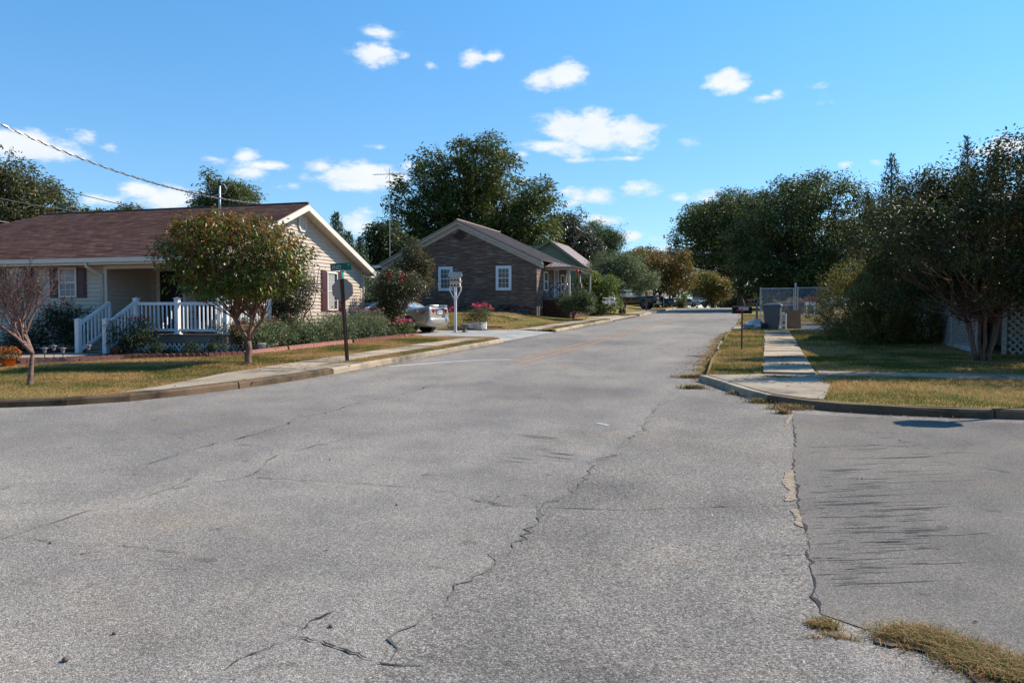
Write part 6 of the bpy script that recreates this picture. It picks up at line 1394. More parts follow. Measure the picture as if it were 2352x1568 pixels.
def stop_sign(label, x, y, rz, r=.285, zc=2.16, lean=.045, full=True):
    t = thing('stop_sign', label, 'sign', (x, y, lawn(x, y)), rz, None); t.rotation_euler = (0, -lean, rz)
    b = MB(); b.add([(-.045, 0, -.3), (-.02, 0, -.3), (-.02, -.03, -.3), (.02, -.03, -.3), (.02, 0, -.3), (.045, 0, -.3), (.045, .006, -.3), (.014, .006, -.3), (.014, -.024, -.3), (-.014, -.024, -.3), (-.014, .006, -.3), (-.045, .006, -.3)] + [(p[0], p[1], zc + (.27 if full else .36)) for p in [(-.045, 0), (-.02, 0), (-.02, -.03), (.02, -.03), (.02, 0), (.045, 0), (.045, .006), (.014, .006), (.014, -.024), (-.014, -.024), (-.014, .006), (-.045, .006)]],
        [(i, (i + 1) % 12, 12 + (i + 1) % 12, 12 + i) for i in range(12)] + [tuple(range(12, 24))])
    post_ = b.build('post', rust, t)
    hb = MB(); z = .12
    while z < zc - .3: hb.box(.03, -.004, z, .038, -.0005, z + .014); z += .05
    hb.build('post_holes', black, post_, kind='stuff')
    oc = octagon(r / math.cos(PI / 8)); MB().add([(x_, .008, z_ + zc) for x_, z_ in oc] + [(x_, .011, z_ + zc) for x_, z_ in oc], [tuple(range(8)), tuple(range(8, 16))[::-1]] + [(i, 8 + i, 8 + (i + 1) % 8, (i + 1) % 8) for i in range(8)]).build('sign_plate', signw, t)
    oc2 = octagon(r / math.cos(PI / 8) - .012); face = MB().add([(x_, .0125, z_ + zc) for x_, z_ in oc2], [tuple(range(8))[::-1]]).build('sign_face', mat('sign_red', (.42, .01, .015), .4), t)
    text_mesh('STOP', .23, white, t, Matrix.Translation((.26, .014, zc - .08)) @ Matrix.Rotation(PI, 4, 'Z'), narrow=.82)
    if full:
        MB().box(-.05, -.035, zc + .25, .06, .02, zc + .275).build('bracket', steel, t)
        zt = zc + .27; u = Matrix.Rotation(math.radians(-76), 4, 'Z'); s2 = MB().box(-.30, -.002, zt, .30, .002, zt + .14).xf(Matrix.Translation((.03, 0, 0)) @ u).build('street_name_plate', signg2, t)
        MB().box(-.02, -.02, zt + .14, .07, .02, zt + .20).build('bracket', steel, t)
        zt2 = zt + .18; w2 = Matrix.Translation((.0, 0, 0)) @ Matrix.Rotation(math.radians(18), 4, 'Z'); MB().box(-.24, -.002, zt2, .24, .002, zt2 + .17).xf(w2).build('street_name_plate', signg, t)
        text_mesh('2ND', .13, lett, t, w2 @ Matrix.Translation((-.22, -.005, zt2 + .035)), narrow=.85); text_mesh('ST', .065, lett, t, w2 @ Matrix.Translation((.15, -.005, zt2 + .10)), narrow=.9)
        text_mesh('ST', .06, lett, t, Matrix.Translation((.03, 0, 0)) @ u @ Matrix.Translation((.2, -.005, zt + .08)), narrow=.9)
    return t
stop_sign('back of an octagonal stop sign on a leaning rusty post under two green street-name plates', -9.3, 17.28, math.radians(10), r=.25, zc=1.67, lean=.062)
stop_sign('stop sign just beyond the right edge whose shadow falls on the asphalt', 3.95, 12.95, math.radians(-35), r=.33, zc=2.15, lean=.0, full=False)

# ================================================================== BIRDHOUSE, FEEDERS, BIRDBATH
bh = thing('birdhouse', 'two-storey cream birdhouse with grey roof on a white braced post by the driveway', 'birdhouse', (-12.19, 31.9, lawn(-12.19, 31.9)), math.radians(12))
MB().box(-.05, -.05, -.2, .05, .05, 1.86).build('post', white, bh, bevel=.006)
for a in range(4):
    c, s_n = math.cos(a * PI / 2), math.sin(a * PI / 2); MB().beam((c * .04, s_n * .04, 1.35), (c * .23, s_n * .23, 1.72), .05, .04).beam((c * .23, s_n * .23, 1.70), (c * .23, s_n * .23, 1.86), .05, .04).build('brace', white, bh)
cream = mat('cream_paint', (.62, .57, .46), .55)
for k in range(2):
    z = 1.86 + k * .215; st = MB().box(-.25, -.18, z, .25, .18, z + .015).box(-.21, -.14, z + .015, .21, .14, z + .215).build('storey', cream, bh)
    for i in range(3): x = -.13 + i * .13; MB().lathe([(.0, 0), (.036, 0), (.036, .004), (0, .004)], 12).xf(Matrix.Translation((x, -.1405, z + .075)) @ Matrix.Rotation(PI / 2, 4, 'X')).build('entrance_hole', dark, st)
    MB().box(-.25, -.2, z + .012, .25, -.14, z + .024).build('ledge', redm, st); MB().box(-.25, .14, z + .012, .25, .2, z + .024).build('ledge', cream, st)
rz_ = 2.29; MB().add([(-.27, -.22, rz_), (.27, -.22, rz_), (.27, .22, rz_), (-.27, .22, rz_), (-.27, 0, rz_ + .19), (.27, 0, rz_ + .19), (-.27, -.25, rz_ - .015), (.27, -.25, rz_ - .015)], [(0, 1, 5, 4), (2, 3, 4, 5), (0, 4, 3), (1, 2, 5), (0, 3, 2, 1), (6, 7, 1, 0)]).build('roof', mat('slate_blue_metal', (.12, .16, .18), .45, .2), bh)
fd = thing('bird_feeder', 'little red house-shaped lantern feeder hanging on the birdhouse post', 'bird feeder', (-12.36, 31.78, lawn(-12.19, 31.9) + .84))
MB().box(-.09, -.09, 0, .09, .09, .02).box(-.08, -.08, .02, -.055, -.055, .15).box(.055, -.08, .02, .08, -.055, .15).box(-.08, .055, .02, -.055, .08, .15).box(.055, .055, .02, .08, .08, .15).build('frame', redm, fd)
MB().box(-.05, -.05, .02, .05, .05, .14).build('seed_tube', glass_c, fd); MB().add([(-.12, -.11, .15), (.12, -.11, .15), (.12, .11, .15), (-.12, .11, .15), (-.1, 0, .25), (.1, 0, .25)], [(0, 1, 5, 4), (2, 3, 4, 5), (0, 4, 3), (1, 2, 5), (0, 3, 2, 1)]).build('roof', redm, fd)
MB().tube([(0, 0, .25), (0, 0, .40), (.04, .02, .52), (.13, .07, .54)], .006, 4).build('hanger', black, fd)
hf = thing('bird_feeder', 'pink hummingbird feeder hanging from the rear corner of the cream house', 'bird feeder', (-14.62, 29.2, 1.5))
MB().lathe([(.05, 0), (.09, .02), (.04, .06), (.055, .1), (.055, .22), (.03, .27)], 12).build('bottle', mat('pink_plastic', (.75, .05, .14), .3), hf, smooth=True); MB().tube([(0, 0, .27), (0, 0, .36), (-.02, -.06, 1.6)], .004, 4).build('hanger', black, hf)
bb_ = thing('birdbath', 'low grey concrete birdbath at the foot of the birdhouse post', 'birdbath', (-11.72, 31.75, lawn(-11.72, 31.75)))
MB().lathe([(.16, -.03), (.14, .03), (.07, .08), (.06, .22), (.1, .27)], 14).build('pedestal', mat('grey_stone', (.16, .16, .15), .85, bmp=.4), bb_, smooth=True); MB().lathe([(.1, .27), (.22, .30), (.24, .34), (.22, .345), (.1, .305)], 16).build('bowl', mat('grey_stone', (.16, .16, .15), .85), bb_, smooth=True)

# ================================================================== LEFT GARDEN THINGS
def path_light(x, y, lab):
    t = thing('path_light', lab, 'garden light', (x, y, lawn(x, y)), 0, 'solar path lights along the front walk')
    MB().tube([(0, 0, -.05), (0, 0, .22)], .010, 6).build('stake', black, t); MB().lathe([(.028, .2), (.055, .30), (.055, .305), (.02, .305)], 8).build('lens', mat('frosted_lens', (.32, .28, .24), .3), t); MB().lathe([(.085, .305), (.08, .32), (.02, .335)], 10).build('cap', mat('pewter', (.2, .2, .2), .4, .6), t)
for x, y, l in [(-16.95, 14.7, 'small solar path light at the far left, left of the orange mum'), (-16.6, 15.75, 'small solar path light just right of the bare tree trunk'), (-16.15, 15.85, 'small solar path light behind the sunlit pink edging'), (-17.2, 16.6, 'dim solar path light back by the shaded bed'), (-16.4, 16.9, 'dim solar path light near the foot of the step newel')]: path_light(x, y, l)
mp = thing('flower_pot', 'bright orange pot of orange chrysanthemums behind the bare tree', 'flower pot', (-16.15, 14.35, lawn(-16.15, 14.35)))
MB().lathe([(.11, 0), (.15, .17), (.16, .18), (.12, .18)], 14).build('pot', mat('orange_plastic', (.75, .14, .02), .45), mp, smooth=True)
P = lumpy((0, 0, .26), [(0, 0, 0, .24)], 900, .7, .6)[0]; V, Fc = leaves_at(P, P - np.array([0, 0, .1]), .04, .6); fast_obj('foliage', fast_mesh('foliage', V, Fc, leafM, np.repeat(tints(900, [(.06, .09, .02), (.09, .12, .03)]), 4, axis=0)), mp, 'stuff'); P = lumpy((0, 0, .28), [(0, 0, 0, .25)], 260, .7, .9)[0]; V, Fc = leaves_at(P, P, .035, .9); fast_obj('blooms', fast_mesh('blooms', V, Fc, flowers, np.repeat(tints(260, [(.7, .16, .02), (.6, .10, .02)]), 4, axis=0)), mp, 'stuff')
wpst = thing('garden_post', 'white square wooden post with a hanging basket at the far left, partly sunlit', 'post', (-20.9, 17.4, lawn(-20.9, 17.4)))
MB().box(-.06, -.06, -.2, .06, .06, 1.62).build('post', white, wpst); MB().box(-.075, -.075, 1.62, .075, .075, 1.66).build('cap', white, wpst); MB().beam((0, 0, 1.4), (-.32, -.08, 1.42), .03, .03).build('arm', black, wpst)
hk = thing('hanging_basket', 'small dark hanging basket on the white garden post', 'hanging basket', (-21.2, 17.3, lawn(-20.9, 17.4) + .95)); MB().lathe([(.05, 0), (.13, .1), (.14, .12), (.1, .12)], 12).build('basket', mat('dark_wicker', (.09, .05, .03), .8), hk, smooth=True); MB().tube([(.1, 0, .12), (0, 0, .46), (-.1, 0, .12)], .004, 4).build('hanger', black, hk)
P = lumpy((0, 0, .14), [(0, 0, 0, .16)], 300, .6, .4)[0]; V, Fc = leaves_at(P, P, .05, .5); fast_obj('foliage', fast_mesh('foliage', V, Fc, leafM, np.repeat(tints(300, DKG), 4, axis=0)), hk, 'stuff')
cbk = MB().box(0, 0, -.05, 1.3, .16, .09).build('concrete_kerb_block', conc_l, None); cbk.location = (-17.75, 13.85, lawn(-17, 13.9)); cbk.rotation_euler = (0, 0, .12); tag(cbk, 'pale concrete border strip in front of the red mulch at the left edge', 'border block')
for i, (x, y, r, c, lb) in enumerate([(-13.15, 19.6, .12, white, 'small white pot beside the porch corner by the rose hedge'), (-16.55, 18.0, .09, terra, 'small dark pot at the foot of the porch steps')]):
    t = thing('garden_pot', lb, 'flower pot', (x, y, lawn(x, y))); MB().lathe([(r * .7, 0), (r, r * 2.0), (r * 1.1, r * 2.05), (r * .8, r * 2.05)], 12).build('pot', c, t, smooth=True); MB().lathe([(r * .78, r * 1.9), (r * .1, r * 1.92)], 10).build('soil', mulch, t)

# ================================================================== CABLES
def cable(label, a, b_, sag, r, m, twist=False, name='power_line'):
    a = Vector(a); b_ = Vector(b_); n = 70; pts = []
    for i in range(n + 1): t = i / n; p = a.lerp(b_, t); p.z -= sag * 4 * t * (1 - t); pts.append(p - a)
    t_ = thing(name, label, 'cable', tuple(a)); MB().tube(pts, r, 6).build('wire', m, t_, smooth=True)
    if twist:
        for ph in (0, PI):
            q = [p + Vector((0, math.sin(i * 1.9 + ph), math.cos(i * 1.9 + ph))) * r * 1.1 for i, p in enumerate([pts[0].lerp(pts[-1], 0)] + []) ]
            k = 260; q = []
            for i in range(k + 1):
                t = i / k; p = (b_ - a) * t; p.z -= sag * 4 * t * (1 - t); q.append(p + Vector((math.sin(i * .8 + ph) * .3, 0, math.cos(i * .8 + ph))) * r * 1.2)
            MB().tube(q, r * .8, 4).build('strand', m if ph else steel, t_)
def at_px(px, py, s): p = spot(px, s); p.z = EYE + (HZP - py) / F_PX * s; return p
wire = mat('cable_sheath', (.06, .06, .06), .5)
cable('thick twisted service cable drooping from the upper left to the roof mast', at_px(-260, 150, 17), at_px(604, 470, 25.9), .55, .016, wire, True)
cable('thin dark cable crossing the oak and the cream roof, middle of the left wires', at_px(-60, 378, 40), at_px(560, 522, 46), .3, .018, wire)
cable('thin pale cable low in the oak at the left edge, upper of the two', at_px(-60, 443, 42), at_px(330, 500, 46), .2, .014, steel)
cable('thin pale cable lowest at the left edge above the roof hip', at_px(-60, 498, 42), at_px(190, 528, 46), .1, .014, steel)
cable('faint overhead cable above the far end of the street', at_px(1560, 575, 100), at_px(2050, 560, 60), .6, .012, wire)

# ================================================================== MAILBOXES
def mailbox(label, x, y, rz, z=.98, L=.50, kind=0, stripes=True, col=None):
    t = thing('mailbox', label, 'mailbox', (x, y, lawn(x, y)), rz); m = col or mat('matt_black_enamel', (.010, .010, .011), .6, spec=.2)
    if kind == 0: MB().tube([(0, 0, -.2), (0, 0, z)], .022, 8).build('post', rust, t)
    else: MB().box(-.055 + .30 * (kind == 1), -.055, -.2, .055 + .30 * (kind == 1), .055, z + .34 if kind == 1 else z + .5).build('post', woodg if kind == 1 else wood, t)
    if kind: MB().beam((.3 if kind == 1 else 0, 0, z - .05), (-.28 if kind == 1 else .4, 0, z - .05), .09, .05).build('arm', woodg if kind == 1 else wood, t)
    if kind == 2: MB().beam((0, 0, z - .45), (.3, 0, z - .07), .06, .06).build('brace', wood, t)
    x0 = -L / 2 if kind != 2 else .02; x1 = x0 + L; w = .085; n = 10; prof = [(w, 0), (w, .12)] + [(w * math.cos(a), .12 + w * math.sin(a)) for a in np.linspace(0, PI, n)[1:-1]] + [(-w, .12), (-w, 0)]
    k = len(prof); b = MB().add([(x0, p, z + q) for p, q in prof] + [(x1, p, z + q) for p, q in prof], [tuple(range(k)), tuple(range(k, 2 * k))[::-1]] + [(i, k + i, k + (i + 1) % k, (i + 1) % k) for i in range(k)])
    body = b.build('box', m, t, smooth=False); dr = MB().add([(x0 - .008, p * 1.06, z + q * 1.03 - .002) for p, q in prof] + [(x0 + .015, p * 1.06, z + q * 1.03 - .002) for p, q in prof], [tuple(range(k)), tuple(range(k, 2 * k))[::-1]] + [(i, k + i, k + (i + 1) % k, (i + 1) % k) for i in range(k)]).build('door', m, t)
    fl = MB().box(x0 + L * .16, -w - .012, z + .075, x0 + L * .52, -w - .006, z + .105).box(x0 + L * .42, -w - .012, z + .03, x0 + L * .54, -w - .006, z + .10).build('flag', redm, t)
    return t, x0, w, z
t, x0, w_, z_ = mailbox('black mailbox with a red flag and taped white letters on a thin rusty post', -.59, 23.21, math.radians(8))
labm = mat('label_tape', (.46, .48, .50), .5); 
for i in range(5): MB().box(x0 + .15 + i * .052, -w_ - .006, z_ + .09, x0 + .198 + i * .052, -w_ - .002, z_ + .175).build('label_tile', labm, t)
text_mesh('E', .08, black, t, Matrix.Translation((x0 + .215, -w_ - .0075, z_ + .10))); 
for (cx, cz, r, a0, a1) in ((-.045, .92, .04, -.3, 3.6), (-.045, .80, .045, 2.0, 6.2)): MB().tube([(cx + r * math.cos(a), 0, cz + r * math.sin(a)) for a in np.linspace(a0, a1, 12)], .005, 4).build('scroll', rust, t)
t, x0, w_, z_ = mailbox('second black mailbox with white marks on an arm of a tall grey wooden post', -.72, 46.9, math.radians(5), 1.0, .55, 1)
for i in range(3): MB().box(x0 + .10 + i * .09, -w_ - .006, z_ + .12, x0 + .13 + i * .09, -w_ - .002, z_ + .16).build('label_tile', labm, t)
MB().box(x0 + .38, -w_ - .006, z_ + .12, x0 + .46, -w_ - .002, z_ + .16).build('label_tile', labm, t)
mailbox('dark mailbox braced on a brown wooden post behind the black pickup', -10.32, 75.42, 0, 1.15, .62, 2)
mailbox('distant white-post mailbox beside the black sport utility vehicle', *spot(1659, 118)[:2], 0, 1.0, .5, 2)

# ================================================================== BIN, BOXES, BAG, FENCE
binm = mat('grey_bin_plastic', (.085, .095, .105), .5, var=.1); bn = thing('wheelie_bin', 'tall dark grey wheeled rubbish bin standing at the end of the sidewalk', 'bin', (.30, 36.3, lawn(.3, 36.3)), math.radians(-8))
b = MB(); sec = [(0.02, .26, .24), (.98, .36, .31)]; vs = []
for z, a, c in sec: vs += [(-a, -c, z), (a, -c, z), (a, c, z), (-a, c, z)]
b.add(vs, [(0, 3, 2, 1), (4, 5, 6, 7), (0, 1, 5, 4), (1, 2, 6, 5), (2, 3, 7, 6), (3, 0, 4, 7)]); b.build('body', binm, bn, bevel=.03)
MB().box(-.38, -.33, .95, .38, .33, 1.0).build('rim', binm, bn, bevel=.01); b = MB(); b.add([(-.46, -.34, 1.0), (.40, -.34, 1.0), (.40, .34, 1.0), (-.46, .34, 1.0), (-.42, -.30, 1.04), (.36, -.3, 1.06), (.36, .3, 1.06), (-.42, .3, 1.04), (-.1, -.2, 1.11), (.25, -.2, 1.1), (.25, .2, 1.1), (-.1, .2, 1.11)], [(0, 3, 2, 1), (0, 1, 5, 4), (1, 2, 6, 5), (2, 3, 7, 6), (3, 0, 4, 7), (4, 5, 9, 8), (5, 6, 10, 9), (6, 7, 11, 10), (7, 4, 8, 11), (8, 9, 10, 11)]); b.build('lid', binm, bn, bevel=.01)
MB().tube([(-.44, -.26, .93), (-.44, .26, .93)], .02, 8).build('handle', binm, bn)
for sy in (-.31, .27):
    MB().tube([(-.27, sy, .14), (-.27, sy + .05, .14)], .145, 18).build('wheel', rubber, bn)
    MB().tube([(-.27, sy - .004, .14), (-.27, sy + .054, .14)], .07, 12).build('hub', redm if False else dark, bn)
cardm = mat('cardboard', (.30, .165, .085), .85, var=.08); wcard = mat('white_cardboard', (.62, .58, .55), .7, var=.06)
cb_ = thing('cardboard_box', 'flattened brown cardboard sheet leaning against the gate behind the bin', 'cardboard', (1.12, 37.2, lawn(1.1, 37.2)), math.radians(4)); MB().add([(-.33, 0, 0), (.36, 0, 0), (.33, .12, .80), (-.30, .12, .76), (-.33, .035, 0), (.36, .035, 0), (.33, .155, .80), (-.30, .155, .76)], [(0, 1, 2, 3), (7, 6, 5, 4), (0, 4, 5, 1), (1, 5, 6, 2), (2, 6, 7, 3), (3, 7, 4, 0)]).build('panel', cardm, cb_); MB().add([(-.30, -.006, .03), (.30, -.006, .03), (.28, .105, .70), (-.27, .105, .68)], [(0, 1, 2, 3)]).build('flap', cardm, cb_)
wb = thing('cardboard_box', 'narrow white carton with printed marks standing right beside the bin', 'carton', (.76, 36.15, lawn(.76, 36.15)), math.radians(-4)); MB().box(-.09, -.12, 0, .09, .12, .68).build('carton', wcard, wb, bevel=.004)
for z, w2, h2, m_ in ((.06, .09, .07, black), (.26, .08, .10, mat('dark_red_print', (.16, .03, .03), .6)), (.45, .05, .13, mat('grey_print', (.3, .3, .3), .6))): MB().box(-w2 / 2, -.1225, z, w2 / 2, -.1205, z + h2).build('print', m_, wb)
bg = bmesh.new(); bmesh.ops.create_icosphere(bg, subdivisions=4, radius=1)
for v in bg.verts:
    n = mnoise.noise(v.co * 1.6) * .45 + abs(mnoise.noise(v.co * 4.2)) * .35 + mnoise.noise(v.co * 9) * .08; v.co = v.co * (1 + n); v.co.x *= .42; v.co.y *= .28; v.co.z = max(-.02, v.co.z * .20 + .13 + .12 * max(0, 1 - abs(v.co.x) * 3))
me = bpy.data.meshes.new('plastic_bag'); bg.to_mesh(me); bg.free(); me.materials.append(mat('crumpled_white_plastic', (.62, .58, .55), .45, var=.15, nscale=12)); o = bpy.data.objects.new('plastic_bag', me); o.location = (-.42, 36.4, lawn(-.4, 36.4)); COL.objects.link(o); tag(o, 'crumpled whitish plastic bag lying on the ground left of the bin', 'bag')

def chainlink(parent, L, H, M, sp=.075, r=.0032):
    b = MB(); k = -H
    def bar(p, q):
        a = Vector((p[0], 0, p[1])); c = Vector((q[0], 0, q[1])); d = (c - a).normalized(); n = Vector((-d.z, 0, d.x)) * r; y_ = Vector((0, r, 0))
        b.add([a + n, a - n * .5 + y_, a - n * .5 - y_, c + n, c - n * .5 + y_, c - n * .5 - y_], [(0, 1, 4, 3), (1, 2, 5, 4), (2, 0, 3, 5)])
    while k < L:
        for sg in (0, 1):
            x0_, x1_ = max(0, k), min(L, k + H)
            if x1_ > x0_: bar((x0_, x0_ - k if not sg else H - (x0_ - k)), (x1_, x1_ - k if not sg else H - (x1_ - k)))
        k += sp
    b.xf(M).build('chain_link_mesh', steel, parent, kind='stuff')
gx0, gx1, gy = -.22, 1.36, 40.9; gz_ = lawn(0, gy)
gt = thing('fence_gate', 'open-mesh galvanised chain-link gate behind the bin', 'gate', (gx0, gy, gz_)); Lg = gx1 - gx0 - .08
fr = MB()
for z in (.12, .95, 1.74): fr.tube([(0, 0, z), (Lg, 0, z)], .021, 8)
for x in (0, .05, Lg): fr.tube([(x, 0, .05), (x, 0, 1.76)], .02 if x != .05 else .012, 8)
fr.build('frame', steel, gt); chainlink(gt, Lg, 1.62, Matrix.Translation((0, 0, .12))); MB().tube([(0, .0, 1.76), (0, 0, 1.80)], .03, 8).build('cap', steel, gt)
fe = thing('chain_link_fence', 'chain-link fence running right from the gate post into the evergreen bush', 'fence', (gx1, gy, gz_))
MB().tube([(0, 0, -.2), (0, 0, 1.92)], .042, 10).build('post', steel, fe); MB().lathe([(.05, 1.9), (.05, 1.95), (.02, 2.0)], 10).build('cap', steel, fe)
MB().tube([(.10, .02, -.1), (.10, .02, 1.82)], .03, 8).build('post', steel, fe)
for x in (2.9, 5.8, 8.7): MB().tube([(x, 0, -.2), (x, 0, 1.80)], .03, 8).build('post', steel, fe)
MB().tube([(.1, 0, 1.76), (9, 0, 1.80)], .021, 8).build('top_rail', steel, fe); chainlink(fe, 8.9, 1.72, Matrix.Translation((.1, 0, .04)))
for z in (.3, .55, .8, 1.05, 1.3): MB().tube([(.04, 0, z), (.12, 0, z + .01)], .014, 5).build('tie', steel, fe)
# red and white sign and bits seen through the mesh
rs = thing('yard_sign', 'small red and white sign beyond the chain-link fence', 'sign', (*spot(1862, 56)[:2], T(54))); MB().box(-.35, 0, 1.15, .35, .03, 1.5).build('red_panel', redm, rs); MB().box(-.36, .0, .95, .30, .03, 1.148).build('white_panel', white, rs); MB().box(-.3, .0, 0, -.25, .04, .95).box(.2, 0, 0, .25, .04, .95).build('leg', white, rs)
for i, (px, s0_, w2, h2) in enumerate([(1838, 60, 1.4, 1.1), (1880, 58, 1.8, .7), (1800, 66, 1.6, .9)]):
    q = spot(px, s0_); shrub('bush', ['dry brownish bush beyond the gate right of its post', 'low grassy clump beyond the fence near the evergreen bush', 'dry bush straight behind the gate'][i], q.x, q.y, w2, w2, h2, 2600, .12, [(.22, .15, .06), (.12, .12, .04), (.30, .2, .1)])
bk = MB().box(0, 0, 0, 1.2, .25, .14).build('timber_block', mat('pinkish_timber', (.38, .25, .2), .8), None); bk.location = (2.9, 39.0, lawn(3, 39)); tag(bk, 'short pale timber lying on the gravel at the foot of the fence', 'timber')

# ================================================================== VEHICLES
def loft(st, closed=True):
    """body of revolution-like sections along x; st = list of (x, [(y,z)...]) for the half section, mirrored"""
    b = MB(); n = len(st[0][1])
    for x, sec in st:
        for (y, z) in sec: b.v.append((x, y, z))
        for (y, z) in reversed(sec): b.v.append((x, -y, z))
    m = 2 * n
    for i in range(len(st) - 1):
        for j in range(m): j2 = (j + 1) % m; b.f.append((i * m + j, (i + 1) * m + j, (i + 1) * m + j2, i * m + j2))
    b.f.append(tuple(range(m))); b.f.append(tuple((len(st) - 1) * m + j for j in range(m))[::-1]); return b
def car(name, label, loc, rz, paint, L=4.7, W=1.78, H=1.42, hood=.92, deck=1.0, belt=.88, kind='sedan', wheel_r=.32, group=None, detail=True, cat='car', rim=None):
    """front at -x, rear at +x, origin on the ground under the middle"""
    t = thing(name, label, cat, loc, rz, group); hl = L / 2; hw = W / 2; rim = rim or chrome
    prof = {'sedan': [(-hl, .50, .60, .62), (-hl + .12, .22, .72, .90), (-hl + .9, .2, hood - .06, .98), (-hl + 1.35, .2, hood, 1), (-.3, .2, belt + .04, 1), (.6, .2, belt + .06, 1), (hl - 1.05, .2, deck - .05, 1), (hl - .45, .2, deck + .02, .985), (hl - .15, .22, deck + .05, .95), (hl - .07, .24, deck + .045, .93), (hl - .04, .25, deck + .0, .915), (hl - .02, .27, deck - .06, .90), (hl - .015, .28, deck - .07, .895)],
            'pickup': [(-hl, .55, .75, .8), (-hl + .1, .4, 1.08, .94), (-hl + 1.3, .38, 1.16, 1), (-hl + 1.6, .38, 1.18, 1), (0, .38, 1.2, 1), (.6, .4, 1.22, 1), (1.4, .42, 1.24, 1), (hl - .1, .45, 1.26, 1), (hl, .5, 1.24, .98)],
            'suv': [(-hl, .5, .7, .8), (-hl + .1, .35, .98, .92), (-hl + 1.1, .3, 1.06, 1), (-.4, .3, 1.06, 1), (.8, .3, 1.08, 1), (hl - .3, .32, 1.08, 1), (hl - .05, .35, 1.06, .97), (hl, .45, .8, .93)]}[kind]
    st = []
    for x, z0, z1, wk in prof:
        w = hw * wk; h = z1 - z0; st.append((x, [(w * .80, z0), (w * .965, z0 + .10 * h), (w, z0 + .45 * h), (w * .985, z0 + .68 * h), (w * .94, z1 - .05), (w * .82, z1 - .005), (w * .4, z1 + .015)]))
    body = loft(st).build('body', paint, t, smooth=True); sm = body.modifiers.new('s', 'SUBSURF'); sm.levels = 1; sm.render_levels = 1
    cab = {'sedan': [(-hl + 1.25, 0), (-hl + 1.95, .72), (-hl + 2.35, .97), (-.0, 1.0), (.55, .97), (hl - 1.35, .70), (hl - .72, .02)], 'pickup': [(-hl + 1.5, 0), (-hl + 2.1, .82), (-hl + 2.4, 1), (.3, 1), (.95, .96), (1.15, .1)], 'suv': [(-hl + 1.1, 0), (-hl + 1.75, .85), (-hl + 2.1, 1), (0, 1), (hl - .55, .97), (hl - .2, .75), (hl - .06, .05)]}[kind]
    bz = (belt if kind == 'sedan' else 1.12 if kind == 'pickup' else 1.02) - .04; top = H
    def cs(x, k): z = bz + (top - bz) * k; wk = .90 - .20 * k; return (x, [(hw * .90, bz - .05), (hw * .90, bz), (hw * (.90 - .10 * k), bz + (z - bz) * .5), (hw * wk, max(bz, z - .06)), (hw * (wk - .12), z), (hw * .3, z + .02)])
    c = loft([cs(x, k) for x, k in cab]).build('roof', paint, t, smooth=True); sm = c.modifiers.new('s', 'SUBSURF'); sm.levels = 1; sm.render_levels = 1
    gl = glass_mat('car_glass', (.035, .05, .06), .04)
    xs = [cab[0][0] + .42, cab[1][0] + .1, cab[2][0] + .05]; xr = [cab[-3][0] if kind != 'pickup' else .85, cab[-2][0] if kind == 'sedan' else (hl - .5 if kind == 'suv' else .95)]
    for sy in (-1, 1):
        P_ = lambda x, k: (x, sy * (hw * (.90 - .17 * k) + .012), bz + .05 + (top - bz - .12) * k)
        if kind == 'sedan': panes = [[P_(xs[0] + .05, .02), P_(.12, .02), P_(.10, .90), P_(xs[2] + .05, .88)], [P_(.2, .02), P_(hl - 1.32, .02), P_(hl - 1.5, .5), P_(.62, .86), P_(.18, .90)]]
        elif kind == 'pickup': panes = [[P_(xs[0], .02), P_(-.25, .02), P_(-.27, .9), P_(xs[2], .88)], [P_(-.17, .02), P_(.9, .02), P_(.82, .88), P_(-.19, .9)]]
        else: panes = [[P_(xs[0], .02), P_(-.2, .02), P_(-.22, .9), P_(xs[2], .88)], [P_(-.12, .02), P_(.8, .02), P_(.8, .9), P_(-.14, .9)], [P_(.9, .02), P_(hl - .3, .02), P_(hl - .5, .86), P_(.9, .9)]]
        for p in panes:
            n = len(p); q = [(a, b_ + sy * .006, c_) for a, b_, c_ in p]; MB().add(p + q, [tuple(range(n)), tuple(range(n, 2 * n))[::-1]] + [(i, (i + 1) % n, n + (i + 1) % n, n + i) for i in range(n)]).build('side_window', gl, t)
        if detail:
            mx = xs[0] + .1; MB().box(mx - .06, sy * (hw * .9) - .0, bz + .06, mx + .1, sy * (hw * .9 + .16), bz + .20).build('mirror', paint if kind == 'sedan' else black, t, bevel=.03)
            for dx in (.15, -1.0 if kind == 'sedan' else -.9):
                MB().box(dx - .006, sy * (hw + .004) - .004, .34, dx + .006, sy * (hw + .004) + .004, bz - .02).build('door_seam', dark, t); MB().box(dx - .35, sy * (hw * .985) - .01, bz - .12, dx - .18, sy * (hw * .985) + sy * .03, bz - .09).build('door_handle', paint, t, bevel=.008)
        for wx in (-hl + .92, hl - (1.0 if kind == 'sedan' else 1.15)):
            MB().tube([(wx, sy * (hw - .30), wheel_r), (wx, sy * (hw - .004), wheel_r)], wheel_r + .045, 22).build('wheel_arch', dark, t)
            wh = MB().tube([(wx, sy * (hw - .2), wheel_r), (wx, sy * (hw - .19), wheel_r), (wx, sy * (hw - .02), wheel_r), (wx, sy * (hw + .002), wheel_r)], [wheel_r - .02, wheel_r, wheel_r, wheel_r - .03], 26).build('wheel', rubber, t, smooth=False)
            rm = MB().tube([(wx, sy * (hw + .001), wheel_r), (wx, sy * (hw + .006), wheel_r)], wheel_r * .66, 22).build('rim', dark, wh); sp = MB()
            for k in range(5): a = k * 2 * PI / 5 + .3; sp.beam((wx, sy * (hw + .012), wheel_r), (wx + math.cos(a) * wheel_r * .64, sy * (hw + .012), wheel_r + math.sin(a) * wheel_r * .64), .014, wheel_r * .22, (0, sy, 0))
